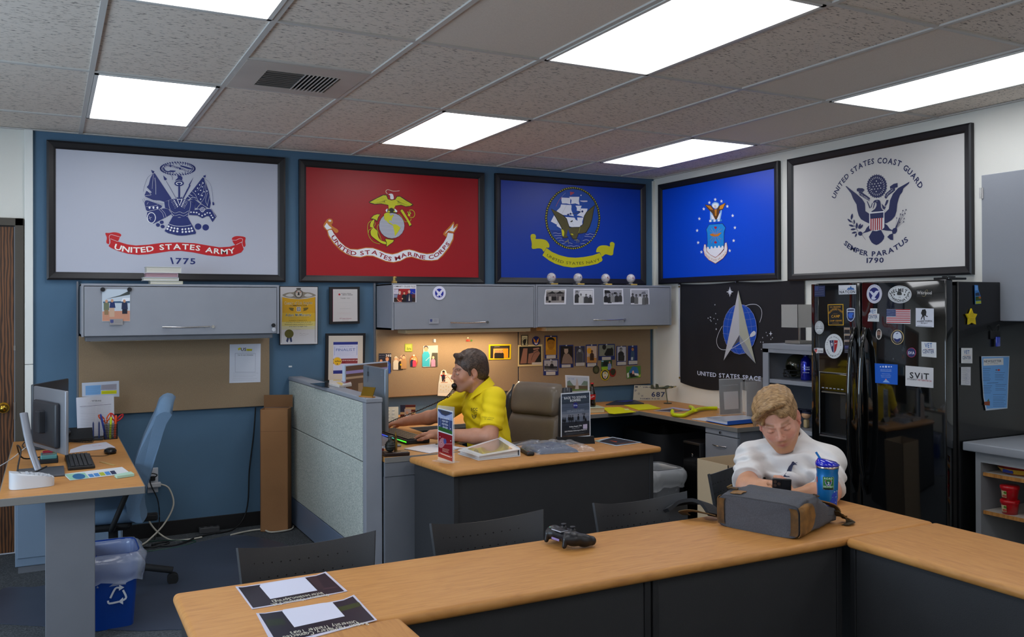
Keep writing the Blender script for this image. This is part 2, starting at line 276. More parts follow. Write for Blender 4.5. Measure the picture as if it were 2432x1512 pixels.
ART['army'] = parse('''R 0 40 7 5.5 33 331 110 7 0 -43
R 0 30 5 3 33 331 97 7 0 -33
L 0 14 -58 335 14 9 29 2 35 -7 40 -11 32 -10 29 -3
L 0 8 -58 329 7 -15 14 -8 21 1
S 0 -21 313 15 3 26 -2 -14 -10 -18 0
P 0 38 359 47 -10 42 -11 -2 -7 -22 0 -58 17 8 3
T 1 13 0|THIS WE\'LL DEFEND|-58 329 18 7 28 0 32 -5 40 -12 32 -8 29 -2
L 0 2.2 -30 291 18 -8 10 -15 1 -17
P 0 -138 310 22 -8 -4 -13 -10 -2
P 0 -127 284 13 5 107 -169 -16 -9 -32 -15 -26 8 -44 1 -49 19 -5 11 12 31 28 -14 5 6 -31 33 12 16 11 46
L 1 1.2 -123 281 -4 -46 -4 -54
L 1 2 -114 258 5 -41 1 -73
L 0 1.1 -171 133 -2 -18
L 0 1.1 -164 130 -2 -18
L 0 1.1 -157 128 -3 -19
L 0 1.1 -151 125 -2 -19
L 0 1.1 -144 122 -2 -18
L 0 1.1 -138 119 -2 -18
L 0 1.1 -131 116 -2 -18
L 0 1.1 -124 113 -2 -18
L 0 1.1 -118 110 -2 -18
L 0 1.1 -111 108 -2 -19
L 0 1.1 -104 105 -2 -19
L 0 1.1 -98 102 -2 -19
L 0 1.1 -91 99 -2 -19
L 0 1.1 -84 96 -2 -18
L 0 1.1 -78 93 -2 -18
L 0 1.1 -71 90 -2 -18
L 0 1.1 -64 87 -2 -18
L 1 1.6 -169 175 30 -32 -7 -6 -32 -6
L 1 1.6 -174 124 49 -22 44 -10 26 0
L 0 1.4 -128 284 -28 -24 -14 -32 -13 -46 -3 -23
S 0 -179 84 12 17 31 -7 63 -24 -3 -16 -32 -20 -54 -6 -12 29
L 1 1.3 -169 58 33 3 42 12
L 1 1.3 -164 73 9 16
S 1 -154 53 8 8 5 -8 -6 -11
S 1 -130 54 8 8 5 -8 -5 -11
S 1 -105 55 8 8 5 -7 -6 -12
L 1 1.5 -162 24 37 11 35 11
L 0 1.4 -193 109 10 -24
L 0 1.4 -184 114 10 -21
P 0 -162 20 104 32 31 -6 18 -32 -35 -23 -78 -47 -35 23 -9 22
E 1 -136 -17 28 1 0 -38
E 0 -136 -17 23 1 0 -33
L 1 1.6 -150 -6 10 -26
L 1 1.6 -153 -23 19 10
L 1 1.4 -88 42 22 -25 9 -30
L 1 1.4 -76 47 25 -29 8 -25
E 0 -71 -45 13 1 0 -12
E 0 -95 -64 13 0 0 -12
E 0 -65 -74 13 0 0 -12
E 0 164 -65 22 1 0 -22
E 0 214 -69 22 1 0 -22
P 0 -61 278 24 -23 -7 -11 -11 3
L 0 2.6 -42 240 71 -130
S 0 15 246 13 16 5 12 -6 5 15 6 16 -7 5 -12 -3 -12 6 -7 -24 6
E 0 41 229 31 2 -1 -20
E 1 41 229 21 2 0 -11
E 0 41 229 15 1 0 -6
P 0 35 230 12 0 0 -104 -12 0
P 0 135 279 -24 -56 4 -4 -50 -103 -5 3 45 100 -3 3
L 0 2 94 195 -36 -80
P 0 197 291 18 9 0 -18 -11 -1
P 0 194 281 10 -4 31 -93 13 -82 -8 -38 -39 20 -18 15 -22 18 -25 10 -51 -10 -2 7 44 61
E 1 197 241 4 0 0 -5
E 1 174 227 4 0 0 -5
E 1 192 214 4 0 0 -4
E 1 161 203 4 0 0 -5
E 1 147 181 4 0 0 -4
E 1 181 189 5 1 0 -4
E 1 204 180 4 1 0 -4
E 1 223 186 4 0 0 -5
E 1 167 162 4 0 0 -4
E 1 190 153 5 0 0 -5
E 1 181 127 4 0 0 -5
L 1 1.5 125 177 22 -22 14 -34 22 -19
L 1 1.3 193 251 -6 -27 -26 -39
L 1 1.3 205 225 -7 -44 -22 -32
L 1 1.3 206 272 9 -58 -4 -63 -28 -49
L 1 1.5 227 175 -14 -55 14 -35
L 1 1.5 240 152 -16 -71
L 1 2.4 96 144 18 -14
L 1 2.4 108 157 20 -11
L 1 2.5 99 114 29 24 22 -6
L 0 1.4 207 276 32 -30 16 -46 9 -93
S 0 259 110 9 -1 2 -16 -9 -4
P 0 -55 96 30 11 4 -61 -29 8
P 0 112 108 33 -11 -4 -47 -31 -10
P 0 105 114 31 13 43 -33 -25 -32 -9 2 1 33
S 0 -26 107 46 14 22 -11 21 11 51 -14 0 -31 -10 -40 -9 -35 -25 -15 -29 7 -25 -7 -18 11 -14 34 -10 37
L 1 1.4 -26 107 0 -31 14 -45 17 -30
L 1 1.4 114 107 0 -31 -15 -63
L 1 1.5 -12 37 25 -15 30 10 27 -9 31 19
L 1 1.5 -8 18 21 -14 30 9 27 -9 27 19
L 1 1.5 -4 0 17 -14 30 9 27 -9 24 19
P 1 26 119 37 2 -19 -49
P 0 32 116 23 1 -11 -37
E 1 10 109 4 0 0 -4
E 1 74 112 4 0 0 -4
E 1 15 99 4 0 0 -4
E 1 70 102 4 0 0 -4
E 1 20 89 4 1 0 -4
E 1 65 92 4 0 0 -5
E 1 25 80 4 0 0 -5
E 1 61 81 4 1 0 -4
E 1 30 70 4 0 0 -4
E 1 56 71 4 0 0 -4
E 1 -10 106 1 0 0 -2
E 1 96 104 1 0 0 -2
E 1 -3 109 1 0 0 -2
E 1 88 106 2 0 0 -2
E 1 4 113 2 0 0 -2
E 1 81 109 2 0 0 -2
E 1 -6 96 2 0 0 -2
E 1 91 95 2 0 0 -2
E 1 2 100 2 0 0 -2
E 1 84 98 2 0 0 -2
E 1 9 103 2 0 0 -2
E 1 77 100 2 0 0 -2
E 1 0 86 1 0 0 -2
E 1 87 86 2 0 0 -2
E 1 7 90 1 0 0 -2
E 1 80 89 1 0 0 -2
E 1 14 93 2 0 0 -2
E 1 72 92 2 0 0 -2
E 1 4 77 2 0 0 -2
E 1 82 78 2 0 0 -2
E 1 12 80 1 0 0 -2
E 1 75 80 2 0 0 -2
E 1 19 84 2 0 0 -2
E 1 68 83 2 0 0 -2
E 1 10 67 1 0 0 -2
E 1 78 69 2 0 0 -2
E 1 17 70 1 0 0 -2
E 1 71 72 2 0 0 -2
E 1 24 74 2 0 0 -2
E 1 64 74 2 0 0 -2
E 1 14 57 2 0 0 -2
E 1 74 60 2 0 0 -2
E 1 22 60 1 1 0 -1
E 1 67 63 1 0 0 -2
E 1 29 64 2 0 0 -2
E 1 59 66 2 0 0 -2
P 0 22 134 20 -6 20 9 -6 -16 -27 0
P 0 108 40 64 17 81 6 32 -51 -26 -43 -23 42 -16 -1 -28 -16 -31 18 -57 1
P 0 156 58 27 37 44 -31
L 1 1.6 154 60 29 33 44 -31
L 1 1.6 143 56 29 1 20 -22 22 24 37 0 28 -52
E 1 192 56 15 1 -1 -16
E 0 192 56 12 1 -1 -13
E 1 192 56 7 0 0 -8
E 0 192 56 4 0 0 -5
E 1 117 33 5 0 0 -5
E 1 136 33 6 0 0 -5
E 1 154 32 6 0 0 -5
E 1 170 22 5 0 0 -6
E 1 190 12 5 0 0 -6
E 1 209 22 6 0 0 -6
E 1 224 33 5 1 0 -5
E 1 242 33 5 0 0 -5
E 1 251 16 5 0 0 -6
E 1 260 2 5 0 0 -6
P 0 -2 -3 45 -6 52 10 55 -107 -4 -11 -29 -5 -33 -7 -29 -3 -28 1 -29 7 -28 6 -23 13
L 1 2.6 -26 -54 31 -11 38 -3 38 3 38 9
E 1 -28 -72 7 0 0 -7
E 1 -9 -80 7 0 0 -7
E 1 10 -83 6 0 0 -7
E 1 30 -86 7 0 0 -7
E 1 61 -89 6 1 0 -7
E 1 81 -86 6 1 0 -6
E 1 102 -83 6 0 0 -7
E 1 120 -79 6 1 0 -7
E 1 -35 -89 7 0 0 -7
E 1 -16 -97 6 0 0 -7
E 1 5 -102 6 0 -1 -7
E 1 28 -104 7 0 0 -7
E 1 62 -107 6 1 0 -7
E 1 84 -105 7 0 0 -7
E 1 106 -102 7 0 0 -7
E 1 125 -97 7 1 0 -7
S 2 -419 -132 23 2 30 6 30 -5 14 -12 -10 -17 -13 -26 -44 13 -7 -31 -11 0 -6 10 3 31
P 2 -389 -168 44 -17 59 -18 53 -6 78 8 86 15 104 6 105 -2 82 -12 83 -12 68 6 46 16 41 19 10 -51 -17 -23 -64 -26 -63 -7 -104 8 -90 17 -81 9 -72 -4 -79 -15 -59 -10 -58 -5 -66 6 -64 19 -42 20 -11 10 11 19
S 2 390 -147 12 18 30 7 49 -7 -1 -29 3 -31 -13 -10 -10 27 -2 9 -45 -23
L 1 2 -390 -196 -6 40 11 15 27 -6 28 -7
L 1 1.8 -389 -168 44 -18
L 1 2 470 -207 -11 35 5 27 -19 6 -30 -14 -23 1
L 1 1.8 419 -185 39 22
T 3 36 1|UNITED STATES ARMY|-368 -235 47 -14 50 -7 54 -1 62 8 62 12 68 7 68 3 68 -1 70 -8 70 -11 63 -6 50 1 51 11
P 0 -18 -285 11 0 13 -45 -10 -1
T 0 40 1|775|18 -328 128 0''', 1)
ART['marine'] = parse('''P 4 -507 -47 18 -30 42 -56 45 -38 40 -19 55 -1 64 15 56 0 47 -15 56 -21 52 -8 43 10 48 22 48 8 39 -8 49 -15 59 -7 54 8 45 34 45 53 28 47 8 34 51 -17 -5 -43 -41 -72 -51 -62 -45 -34 -50 -8 -74 3 -54 13 -39 10 -43 -8 -49 -26 -57 -12 -61 7 -57 22 -46 17 -47 1 -50 -14 -60 7 -54 19 -45 27 -49 48 -40 56 -9 39
P 1 -504 -53 17 -30 43 -56 44 -39 38 -18 55 -1 64 15 56 0 47 -15 56 -21 52 -8 43 10 48 22 48 8 39 -8 49 -15 59 -8 54 8 41 34 45 53 28 48 8 33 48 -4 -6 -43 -40 -72 -51 -62 -38 -34 -50 -8 -74 3 -54 13 -39 11 -43 -8 -49 -26 -57 -13 -61 8 -57 21 -46 17 -47 1 -50 -13 -60 6 -54 19 -38 28 -50 47 -39 56 -10 39
S 4 -568 -27 21 41 11 12 16 6 20 -8 4 -22 -9 -22 40 -25 11 -13 -6 -13 -18 -3 -27 28 -33 -15
P 1 -560 -29 18 27 15 -19 24 -19 -37 -14
S 1 -531 14 11 9 13 -6 -9 -11
L 5 1.2 -520 10 13 -17 -7 -7
P 4 483 53 5 -24 -11 -26 29 31 14 -1 -7 -31 -28 -39 -15 -5 -41 15 -10 -50 -30 22 10 19 35 35
P 1 479 34 -3 -43 34 27 -30 -48 -41 8 -35 -30 15 22 35 30
T 6 31 1|UNITED STATES MARINE CORPS|-512 -106 45 -61 51 -43 54 -24 60 -6 59 9 56 4 51 -16 47 -21 52 -12 57 11 53 24 53 7 59 -15 63 -9 65 12 55 32 43 42 38 42
L 4 3 -70 240 -13 11 0 17 20 8 39 -9 55 5
L 1 2.4 -70 242 -11 13 2 12 16 7 39 -9 51 6
S 7 -219 170 63 36 50 27 32 -2 11 -27 25 -6 29 6 14 23 29 3 51 -28 55 -31 -22 -16 -40 -6 -37 9 -50 -10 -15 -32 -32 -1 -7 34 -57 11 -50 -6
P 8 -212 169 60 34 50 26 23 0 12 -29 29 -7 31 7 16 24 22 2 51 -30 51 -25 -19 -13 -36 -5 -37 10 -47 -9 -12 -24 -42 -2 -3 28 -57 9 -50 -6
L 7 0.7 -74 193 -110 -31
L 7 0.7 -2 197 109 -38
L 7 0.7 -77 192 -93 -31
L 7 0.7 0 196 94 -37
L 7 0.7 -80 192 -77 -32
L 7 0.7 2 195 80 -36
L 7 0.7 -82 191 -62 -31
L 7 0.7 4 194 66 -34
L 7 0.7 -85 190 -45 -31
L 7 0.7 7 193 50 -33
L 7 0.7 -88 189 -29 -31
L 7 0.7 9 192 36 -32
L 7 0.7 -91 188 -12 -30
L 7 0.7 11 192 22 -32
L 7 0.7 -94 187 4 -30
L 7 0.7 13 190 7 -30
L 7 0.7 -97 186 21 -30
L 7 0.7 15 190 -7 -30
L 7 0.8 -156 189 43 12 39 -11
L 7 0.8 2 190 36 9 51 -18
S 1 -63 238 25 7 14 -9 4 -30 -25 -3 -5 28
L 7 0.8 -60 234 15 -3 -7 -23
P 7 -74 121 36 15 47 -18 -1 -21 -89 -1
S 1 -85 114 15 14 -4 -28
S 1 -13 131 23 -20 -16 -8
P 8 -71 100 11 15 14 -15
P 8 -24 103 11 12 11 -13
L 8 2.6 -56 160 -4 -45
L 8 2.6 -20 162 2 -45
L 7 4.4 -197 30 -23 -18 -8 -28 1 -34 7 -34 14 -27 25 -23 28 -9 21 -3
L 8 3.2 -197 30 -23 -18 -8 -28 1 -34 7 -34 14 -27 25 -23 28 -9 21 -3
L 7 0.6 -200 32 7 -5
L 7 0.6 -208 26 8 -5
L 7 0.6 -216 20 8 -5
L 7 0.6 -223 14 7 -5
L 7 0.6 -226 5 7 -5
L 7 0.6 -229 -5 7 -4
L 7 0.6 -232 -14 8 -4
L 7 0.6 -232 -22 8 -5
L 7 0.6 -231 -31 7 -4
L 7 0.6 -231 -39 8 -5
L 7 0.6 -230 -48 7 -4
L 7 0.6 -229 -56 8 -5
L 7 0.6 -227 -65 8 -4
L 7 0.6 -225 -73 7 -5
L 7 0.6 -224 -82 8 -4
L 7 0.6 -220 -88 8 -5
L 7 0.6 -217 -95 8 -5
L 7 0.6 -213 -102 8 -4
L 7 0.6 -210 -108 8 -5
L 7 0.6 -204 -114 8 -5
L 7 0.6 -197 -120 7 -4
L 7 0.6 -191 -126 7 -4
L 7 0.6 -185 -131 8 -5
L 7 0.6 -176 -135 8 -4
L 7 0.6 -166 -138 7 -4
L 7 0.6 -157 -141 8 -4
L 7 0.6 -146 -142 7 -5
L 7 4.4 -170 17 -2 -21 -20 -24 -28 -18 0 -17
L 8 3.2 -170 17 -2 -21 -20 -24 -28 -18 0 -17
L 7 0.6 -174 19 8 -4
L 7 0.6 -175 9 8 -5
L 7 0.6 -176 -1 8 -5
L 7 0.6 -181 -8 8 -4
L 7 0.6 -186 -14 8 -4
L 7 0.6 -190 -20 7 -4
L 7 0.6 -195 -26 7 -4
L 7 0.6 -202 -30 7 -5
L 7 0.6 -209 -35 7 -5
L 7 0.6 -216 -40 7 -4
L 7 0.6 -224 -44 8 -5
L 7 0.6 -224 -53 8 -4
L 7 4.4 -142 4 -11 -24 7 -34 14 -27 11 -34
L 8 3.2 -142 4 -11 -24 7 -34 14 -27 11 -34
L 7 0.6 -146 7 8 -5
L 7 0.6 -150 -1 8 -5
L 7 0.6 -153 -10 8 -4
L 7 0.6 -157 -18 8 -4
L 7 0.6 -155 -26 8 -5
L 7 0.6 -153 -35 8 -4
L 7 0.6 -151 -43 7 -5
L 7 0.6 -150 -52 8 -4
L 7 0.6 -146 -58 8 -5
L 7 0.6 -143 -65 8 -5
L 7 0.6 -139 -72 8 -4
L 7 0.6 -136 -78 8 -5
L 7 0.6 -133 -87 8 -5
L 7 0.6 -130 -95 8 -5
L 7 0.6 -128 -104 8 -4
L 7 4.4 19 91 18 -13 15 -24 18 -20 18 -1 30 10 3 18
L 8 3.2 19 91 18 -13 15 -24 18 -20 18 -1 30 10 3 18
L 7 0.6 15 93 8 -5
L 7 0.6 24 86 8 -4
L 7 0.6 33 80 8 -4
L 7 0.6 38 72 8 -4
L 7 0.6 43 64 8 -4
L 7 0.6 48 56 8 -4
L 7 0.6 54 50 8 -5
L 7 0.6 60 43 8 -5
L 7 0.6 66 36 8 -4
L 7 0.6 75 36 8 -5
L 7 0.6 84 35 8 -4
L 7 0.6 94 39 8 -5
L 7 0.6 104 42 8 -5
L 7 0.6 114 45 8 -4
L 7 0.6 115 54 9 -4
S 7 -197 30 21 11 4 -17 -9 -31 7 -17 25 -23 5 -38 19 -30 50 -14 22 -4 -29 -18 -39 9 -39 23 -28 19 -18 20 -1 31 15 21 -20 9 3 28
S 8 -194 28 16 10 2 -14 -8 -31 7 -19 25 -23 4 -36 22 -33 51 -14 18 -2 -25 -14 -39 9 -37 22 -28 20 -16 17 -2 31 16 23 -21 7 3 28
P 7 -209 44 28 29 29 11 28 -2 -18 -26 -11 -35 -14 13 -21 6
P 8 -202 46 23 24 27 10 21 -1 -16 -23 -8 -26 -12 9 -19 6
P 7 -94 -104 80 -6 -11 -22 -57 -40 0 34
P 8 -89 -108 69 -6 -8 -15 -50 -36 1 31
P 7 30 116 20 16 9 -12 48 -78 21 -30 -7 -14 -15 -1 -10 21 -11 24 -47 64
P 8 34 116 14 12 10 -11 67 -105 -17 -12 -9 21 -14 24
L 7 0.7 38 106 25 11
L 7 0.8 59 93 37 -54
L 7 5.5 107 123 22 4 20 -16 2 -25 -15 -18 -26 3
L 8 4 107 123 22 4 20 -16 2 -25 -15 -18 -26 3
E 7 96 108 7 1 0 -7
E 8 96 108 5 0 0 -5
E 7 101 99 7 0 0 -7
E 8 101 99 5 0 0 -5
E 7 106 89 7 1 0 -7
E 8 106 89 6 0 0 -5
E 7 111 109 7 0 0 -7
E 8 111 109 6 0 0 -5
E 7 116 99 8 1 0 -7
E 8 116 99 6 1 0 -5
E 8 105 86 10 0 0 -10
E 7 -36 -3 104 4 0 -101
E 9 -36 -3 102 4 0 -98
L 10 0.9 -107 65 144 -2
L 10 0.9 -126 36 182 -3
L 10 0.9 -134 7 198 -3
L 10 0.9 -132 -22 194 -4
L 10 0.9 -120 -53 169 -4
L 10 0.9 -94 -81 116 -3
P 7 -98 86 16 10 18 2 12 -4 -2 -12 11 -9 17 13 6 -10 -14 -21 -6 -21 -10 6 -11 -5 3 -11 15 -6 16 -13 18 4 22 -8 22 -18 -22 -35 -24 -32 -3 34 -13 48 -27 12 -18 14 -14 18 3 -13 -14 16 -3 21
P 8 -97 85 16 10 18 2 12 -4 -2 -13 11 -8 14 13 7 -10 -14 -21 -3 -21 -11 6 -11 -5 4 -10 14 -7 14 -11 18 4 22 -8 22 -18 -22 -36 -24 -32 -3 35 -13 48 -25 13 -18 11 -14 18 3 -13 -14 16 -3 21''', 1)
ART['navy'] = parse('''E 11 -8 127 278 12 -1 -271
E 12 -8 127 255 11 -1 -252
P 13 -237 17 109 -4 250 -8 108 9 -36 -51 -73 -52 -71 -29 -71 -6 -75 24 -75 42
R 14 76 6.5 4.2 -8 127 266 12 -1 -262
L 15 2.4 -207 -10 27 4 24 -6 25 4
L 15 2.4 -194 -30 33 2 37 0
L 15 2.4 -178 -54 31 7 27 -3
L 15 2.4 -150 -73 21 7 28 -8
L 15 2.4 -120 -96 33 7
L 15 2.4 -50 -86 33 -6
L 15 2.4 -71 -119 40 8 29 -6 28 8 31 -7
L 15 2.4 115 -5 21 -5 27 9 36 -9
L 15 2.4 105 -24 31 -1 22 -2 29 -3
L 15 2.4 86 -66 36 12 33 -9
L 15 2.4 66 -93 27 5 21 -3
L 15 2.4 50 -24 24 3
P 1 -123 298 89 1 -5 -35 5 -20 -38 6 -46 -2 -7 28
P 1 -48 308 102 6 -5 -37 7 -32 -43 10 -42 -7 5 33
P 1 -128 239 103 -1 0 -46 24 -48 -47 6 -66 0 -60 28 39 37
P 1 16 236 61 2 -16 -34 4 -16 -38 6
P 1 65 214 72 2 -14 -42 -20 -38 -33 11 -43 6 38 27
P 1 -197 143 36 -43 -9 -36 -58 25
P 1 -161 92 23 -19 19 -46 -53 26
P 1 -86 134 89 -2 24 -24 33 -52 -81 -7 -28 7 -19 40
P 1 32 135 62 1 -12 -38 2 -24 -24 -9 -24 35
L 16 1 0 376 2 -65
L 16 1 -76 360 5 -57
L 16 1 88 353 8 -131
L 16 0.8 -67 246 -56 -92
L 16 0.8 -138 12 -69 66
L 16 1.2 -235 15 102 -3
P 17 57 282 78 4 0 -11 -41 -4 -24 3
L 18 3.4 -120 304 -26 -29 -16 -25 -17 -32
L 17 1 -83 341 -26 -24 -11 -15
P 19 -40 352 42 -2 0 -8 -38 -21
P 20 -19 359 19 1 0 -10 -19 0
E 21 71 328 6 1 0 -5
E 12 1 207 28 1 0 -29
L 12 7 1 234 12 -73 4 -57
L 22 3.8 -72 153 80 16 81 20
E 23 -58 155 10 1 0 -8
E 23 -35 163 9 0 0 -9
E 23 51 184 9 0 0 -8
E 23 84 189 10 0 0 -9
S 1 -39 97 19 17 28 2 28 -12 24 -35 -5 -15 -57 -2 -18 26
P 24 -39 97 24 13 2 -12 -17 -8
L 25 0.7 -20 86 18 -24
P 26 -229 200 69 -27 55 -26 33 -27 16 -44 12 -28 99 6 34 28 9 66 25 38 43 35 51 38 -17 -57 -15 -75 -24 -67 -39 -55 -48 -9 -29 -2 -19 -49 -38 -1 -32 39 -24 -29 -47 -4 7 43 -20 48 -33 51 -36 55
P 27 -223 194 63 -27 51 -26 30 -25 16 -40 14 -34 104 6 38 30 11 68 23 36 41 33 42 33 -17 -46 -15 -75 -25 -63 -36 -53 -43 -11 -33 -1 -19 -48 -31 -1 -35 41 -29 -33 -37 -2 8 37 -19 50 -34 53 -35 51
L 28 1 -206 179 110 -64
L 28 1 195 210 -87 -53
L 28 1 -196 164 103 -54
L 28 1 187 193 -81 -47
L 28 1 -184 149 93 -45
L 28 1 179 175 -75 -40
L 28 1 -174 134 86 -36
L 28 1 172 157 -70 -32
L 28 1 -162 120 76 -27
L 28 1 164 140 -64 -26
L 28 1 -151 105 67 -18
L 28 1 156 122 -58 -19
L 28 1 -140 90 58 -8
L 28 1 148 104 -52 -12
L 28 1 -129 75 50 1
L 28 1 140 87 -46 -5
L 28 1 -118 60 41 10
L 28 1 133 69 -41 2
L 28 1 -107 45 32 20
L 28 1 125 52 -35 8
L 28 1 -96 30 24 29
L 28 1 117 34 -29 15
L 28 0.9 -49 32 90 5
L 28 0.9 -49 20 90 6
L 28 0.9 -49 7 90 7
L 28 0.9 -49 -5 90 8
L 28 0.9 -49 -17 90 8
L 28 0.9 -49 -29 90 9
L 14 1.8 59 54 -6 -31 -10 -20
S 14 -128 25 18 -2 12 -21 -7 -35 -14 9 -5 33
S 14 -35 -10 19 3 8 -13 -13 2
P 29 -61 31 21 -52 -9 -8 -14 -3 -14 4
L 30 7 -59 -26 28 -39 48 -23 37 -7 24 37 22 58
P 29 105 7 -79 -46 48 -19
L 14 2 -59 -58 -28 -29
L 14 2 -96 -76 37 -2
L 14 2 -59 -62 5 -36
L 14 3 2 -62 34 5
L 14 1.6 26 -59 -5 -25
L 14 1.6 38 -59 0 -25
L 14 1.6 45 -59 7 -18
S 31 -424 -45 14 20 28 -1 10 -19 -2 -19 47 1 52 -10 28 -31 2 -25 -14 -7 -12 3 -26 -36 -18 21 -32 6 -51 -7 -15 12 1 35
S 31 223 -148 15 29 34 18 56 3 37 -8 0 28 22 13 26 -12 1 -18 -12 -48 -5 -33 -26 -9 -52 9 -39 -23 -16 37 -35 1
P 31 -271 -138 52 -32 73 -25 82 -16 78 -3 88 9 85 16 74 24 11 -22 17 -39 -9 -12 -43 -22 -72 -16 -84 -12 -96 -11 -91 9 -81 21 -60 27 -64 41
L 32 0.8 -271 -136 -28 -40
L 32 0.8 264 -163 19 -38
L 32 0.8 -416 -53 42 -4
L 32 0.8 367 -100 42 3
T 33 24 0|UNITED STATES NAVY|-271 -207 44 -22 60 -23 66 -15 78 -7 83 3 50 4 42 6 56 11 55 19''', 1)
ART['airforce'] = parse('''P 34 18 256 5 -10 15 -3 -11 -6 3 -10 -12 6 -12 -4 3 10 -11 8 14 0
P 34 97 234 5 -10 14 -2 -11 -6 3 -11 -12 7 -12 -4 4 10 -11 8 14 -1
P 34 170 185 5 -10 14 -2 -11 -6 4 -11 -12 7 -12 -4 3 10 -10 8 14 -1
P 34 234 105 6 -11 13 -2 -10 -6 3 -10 -12 6 -11 -4 3 10 -10 8 13 -1
P 34 261 6 5 -10 14 -2 -11 -6 3 -11 -11 7 -11 -5 3 10 -11 8 14 -1
P 34 246 -96 5 -10 13 -2 -10 -6 3 -10 -11 6 -12 -5 3 11 -10 7 14 0
P 34 196 -174 6 -10 13 -1 -10 -6 3 -11 -12 6 -11 -5 3 11 -10 7 13 0
P 34 -58 239 6 -11 14 -2 -11 -6 3 -11 -12 7 -12 -4 3 10 -11 8 14 -1
P 34 -131 194 5 -11 15 -2 -11 -6 3 -11 -13 6 -12 -4 3 10 -11 9 15 -1
P 34 -191 117 5 -11 15 -2 -11 -6 3 -11 -13 7 -12 -5 3 11 -11 8 15 0
P 34 -222 20 6 -10 15 -2 -12 -7 4 -11 -13 7 -13 -5 4 11 -12 8 15 -1
P 34 -209 -83 6 -10 15 -2 -12 -7 4 -10 -13 6 -13 -5 4 11 -12 8 15 0
P 34 -165 -164 5 -11 15 -1 -11 -7 3 -11 -12 7 -13 -5 4 10 -12 8 15 0
S 35 -28 204 21 14 26 2 35 -10 13 -16 -7 -17 -35 -13 -39 16
S 36 -20 199 32 11 39 -8 0 -24 -29 -10 -36 15
S 37 -49 150 9 1 39 -39 64 -5 25 42 13 -9 -13 -48 -19 -23 -109 9 -10 35
P 38 -40 128 39 -24 54 -1 29 27 -10 -53 -99 5
P 39 -119 213 80 -14 35 -33 16 -14 26 6 25 26 51 10 30 7 1 -14 -31 -36 -44 -8 -7 -32 -26 -35 -19 0 -22 28 -16 27 -59 43
P 40 -105 207 59 -14 39 -35 -39 8
P 41 79 183 63 14 -28 -40 -44 -2
P 42 9 161 29 -1 -4 -55 -19 2
S 43 3 192 16 5 13 -13 1 -17 -21 2
P 44 -60 80 28 -1 0 -18 -28 0
P 45 -32 79 27 -2 0 -17 -27 0
P 44 -5 77 27 -1 0 -17 -27 0
P 45 22 76 27 -2 0 -16 -27 0
P 44 49 74 26 -1 0 -16 -27 0
P 45 75 73 27 -2 0 -15 -27 0
P 46 -66 42 176 -4 40 -38 -19 -34 -2 -97 14 -41 -123 -66 -121 67 14 62 -5 79 -13 35
P 47 -63 39 170 -5 37 -36 -19 -31 -2 -134 -102 -31 -115 39 12 49 -5 80 -11 33
L 48 2.2 18 -50 -55 62
L 49 2.4 -33 8 -4 4
L 48 2.2 18 -50 -78 47
L 49 2.4 -55 -6 -5 3
L 48 2.2 18 -50 60 61
L 49 2.4 74 7 4 4
L 48 2.2 18 -50 85 45
L 49 2.4 97 -8 6 3
L 48 2.2 18 -50 -76 -40
L 49 2.4 -52 -88 -6 -2
L 48 2.2 18 -50 -54 -65
L 49 2.4 -32 -110 -4 -5
L 48 2.2 18 -50 66 -64
L 49 2.4 79 -109 5 -5
L 48 2.2 18 -50 85 -43
L 49 2.4 97 -90 6 -3
P 50 -54 -41 39 6 33 -17 44 13 38 4 -38 -26 -44 -1 -46 5
L 51 3 19 4 1 -112
S 52 3 17 35 -1 -14 -19
S 52 1 -109 19 7 19 -9 -16 -11
P 53 -97 -159 10 18 16 -3 10 -17 13 -1 6 19 17 3 9 -17 16 -1 7 16 16 -1 9 -15 16 1 7 16 16 -1 9 -17 14 2 6 13 18 -3 7 -20 -39 -31 -66 -38 -62 26 -46 24
P 54 -127 -119 20 1 12 -32 4 -26 49 -34 62 -23 60 25 47 32 13 52 22 5 12 -51 -12 -40 -45 -38 -97 -39 -88 35 -53 40 -12 38 -7 5
P 55 -124 -122 16 -1 7 -27 5 -30 54 -34 62 -25 63 27 48 34 13 52 15 3 9 -47 -10 -38 -44 -37 -94 -37 -85 34 -51 38 -11 36 -8 5
T 56 15 0|UNITED STATES AIR FORCE|-118 -199 30 -29 46 -21 61 -17 60 15 45 23 34 28
L 57 0.8 -133 -174 26 41
L 57 0.8 171 -178 -22 46''', 1)
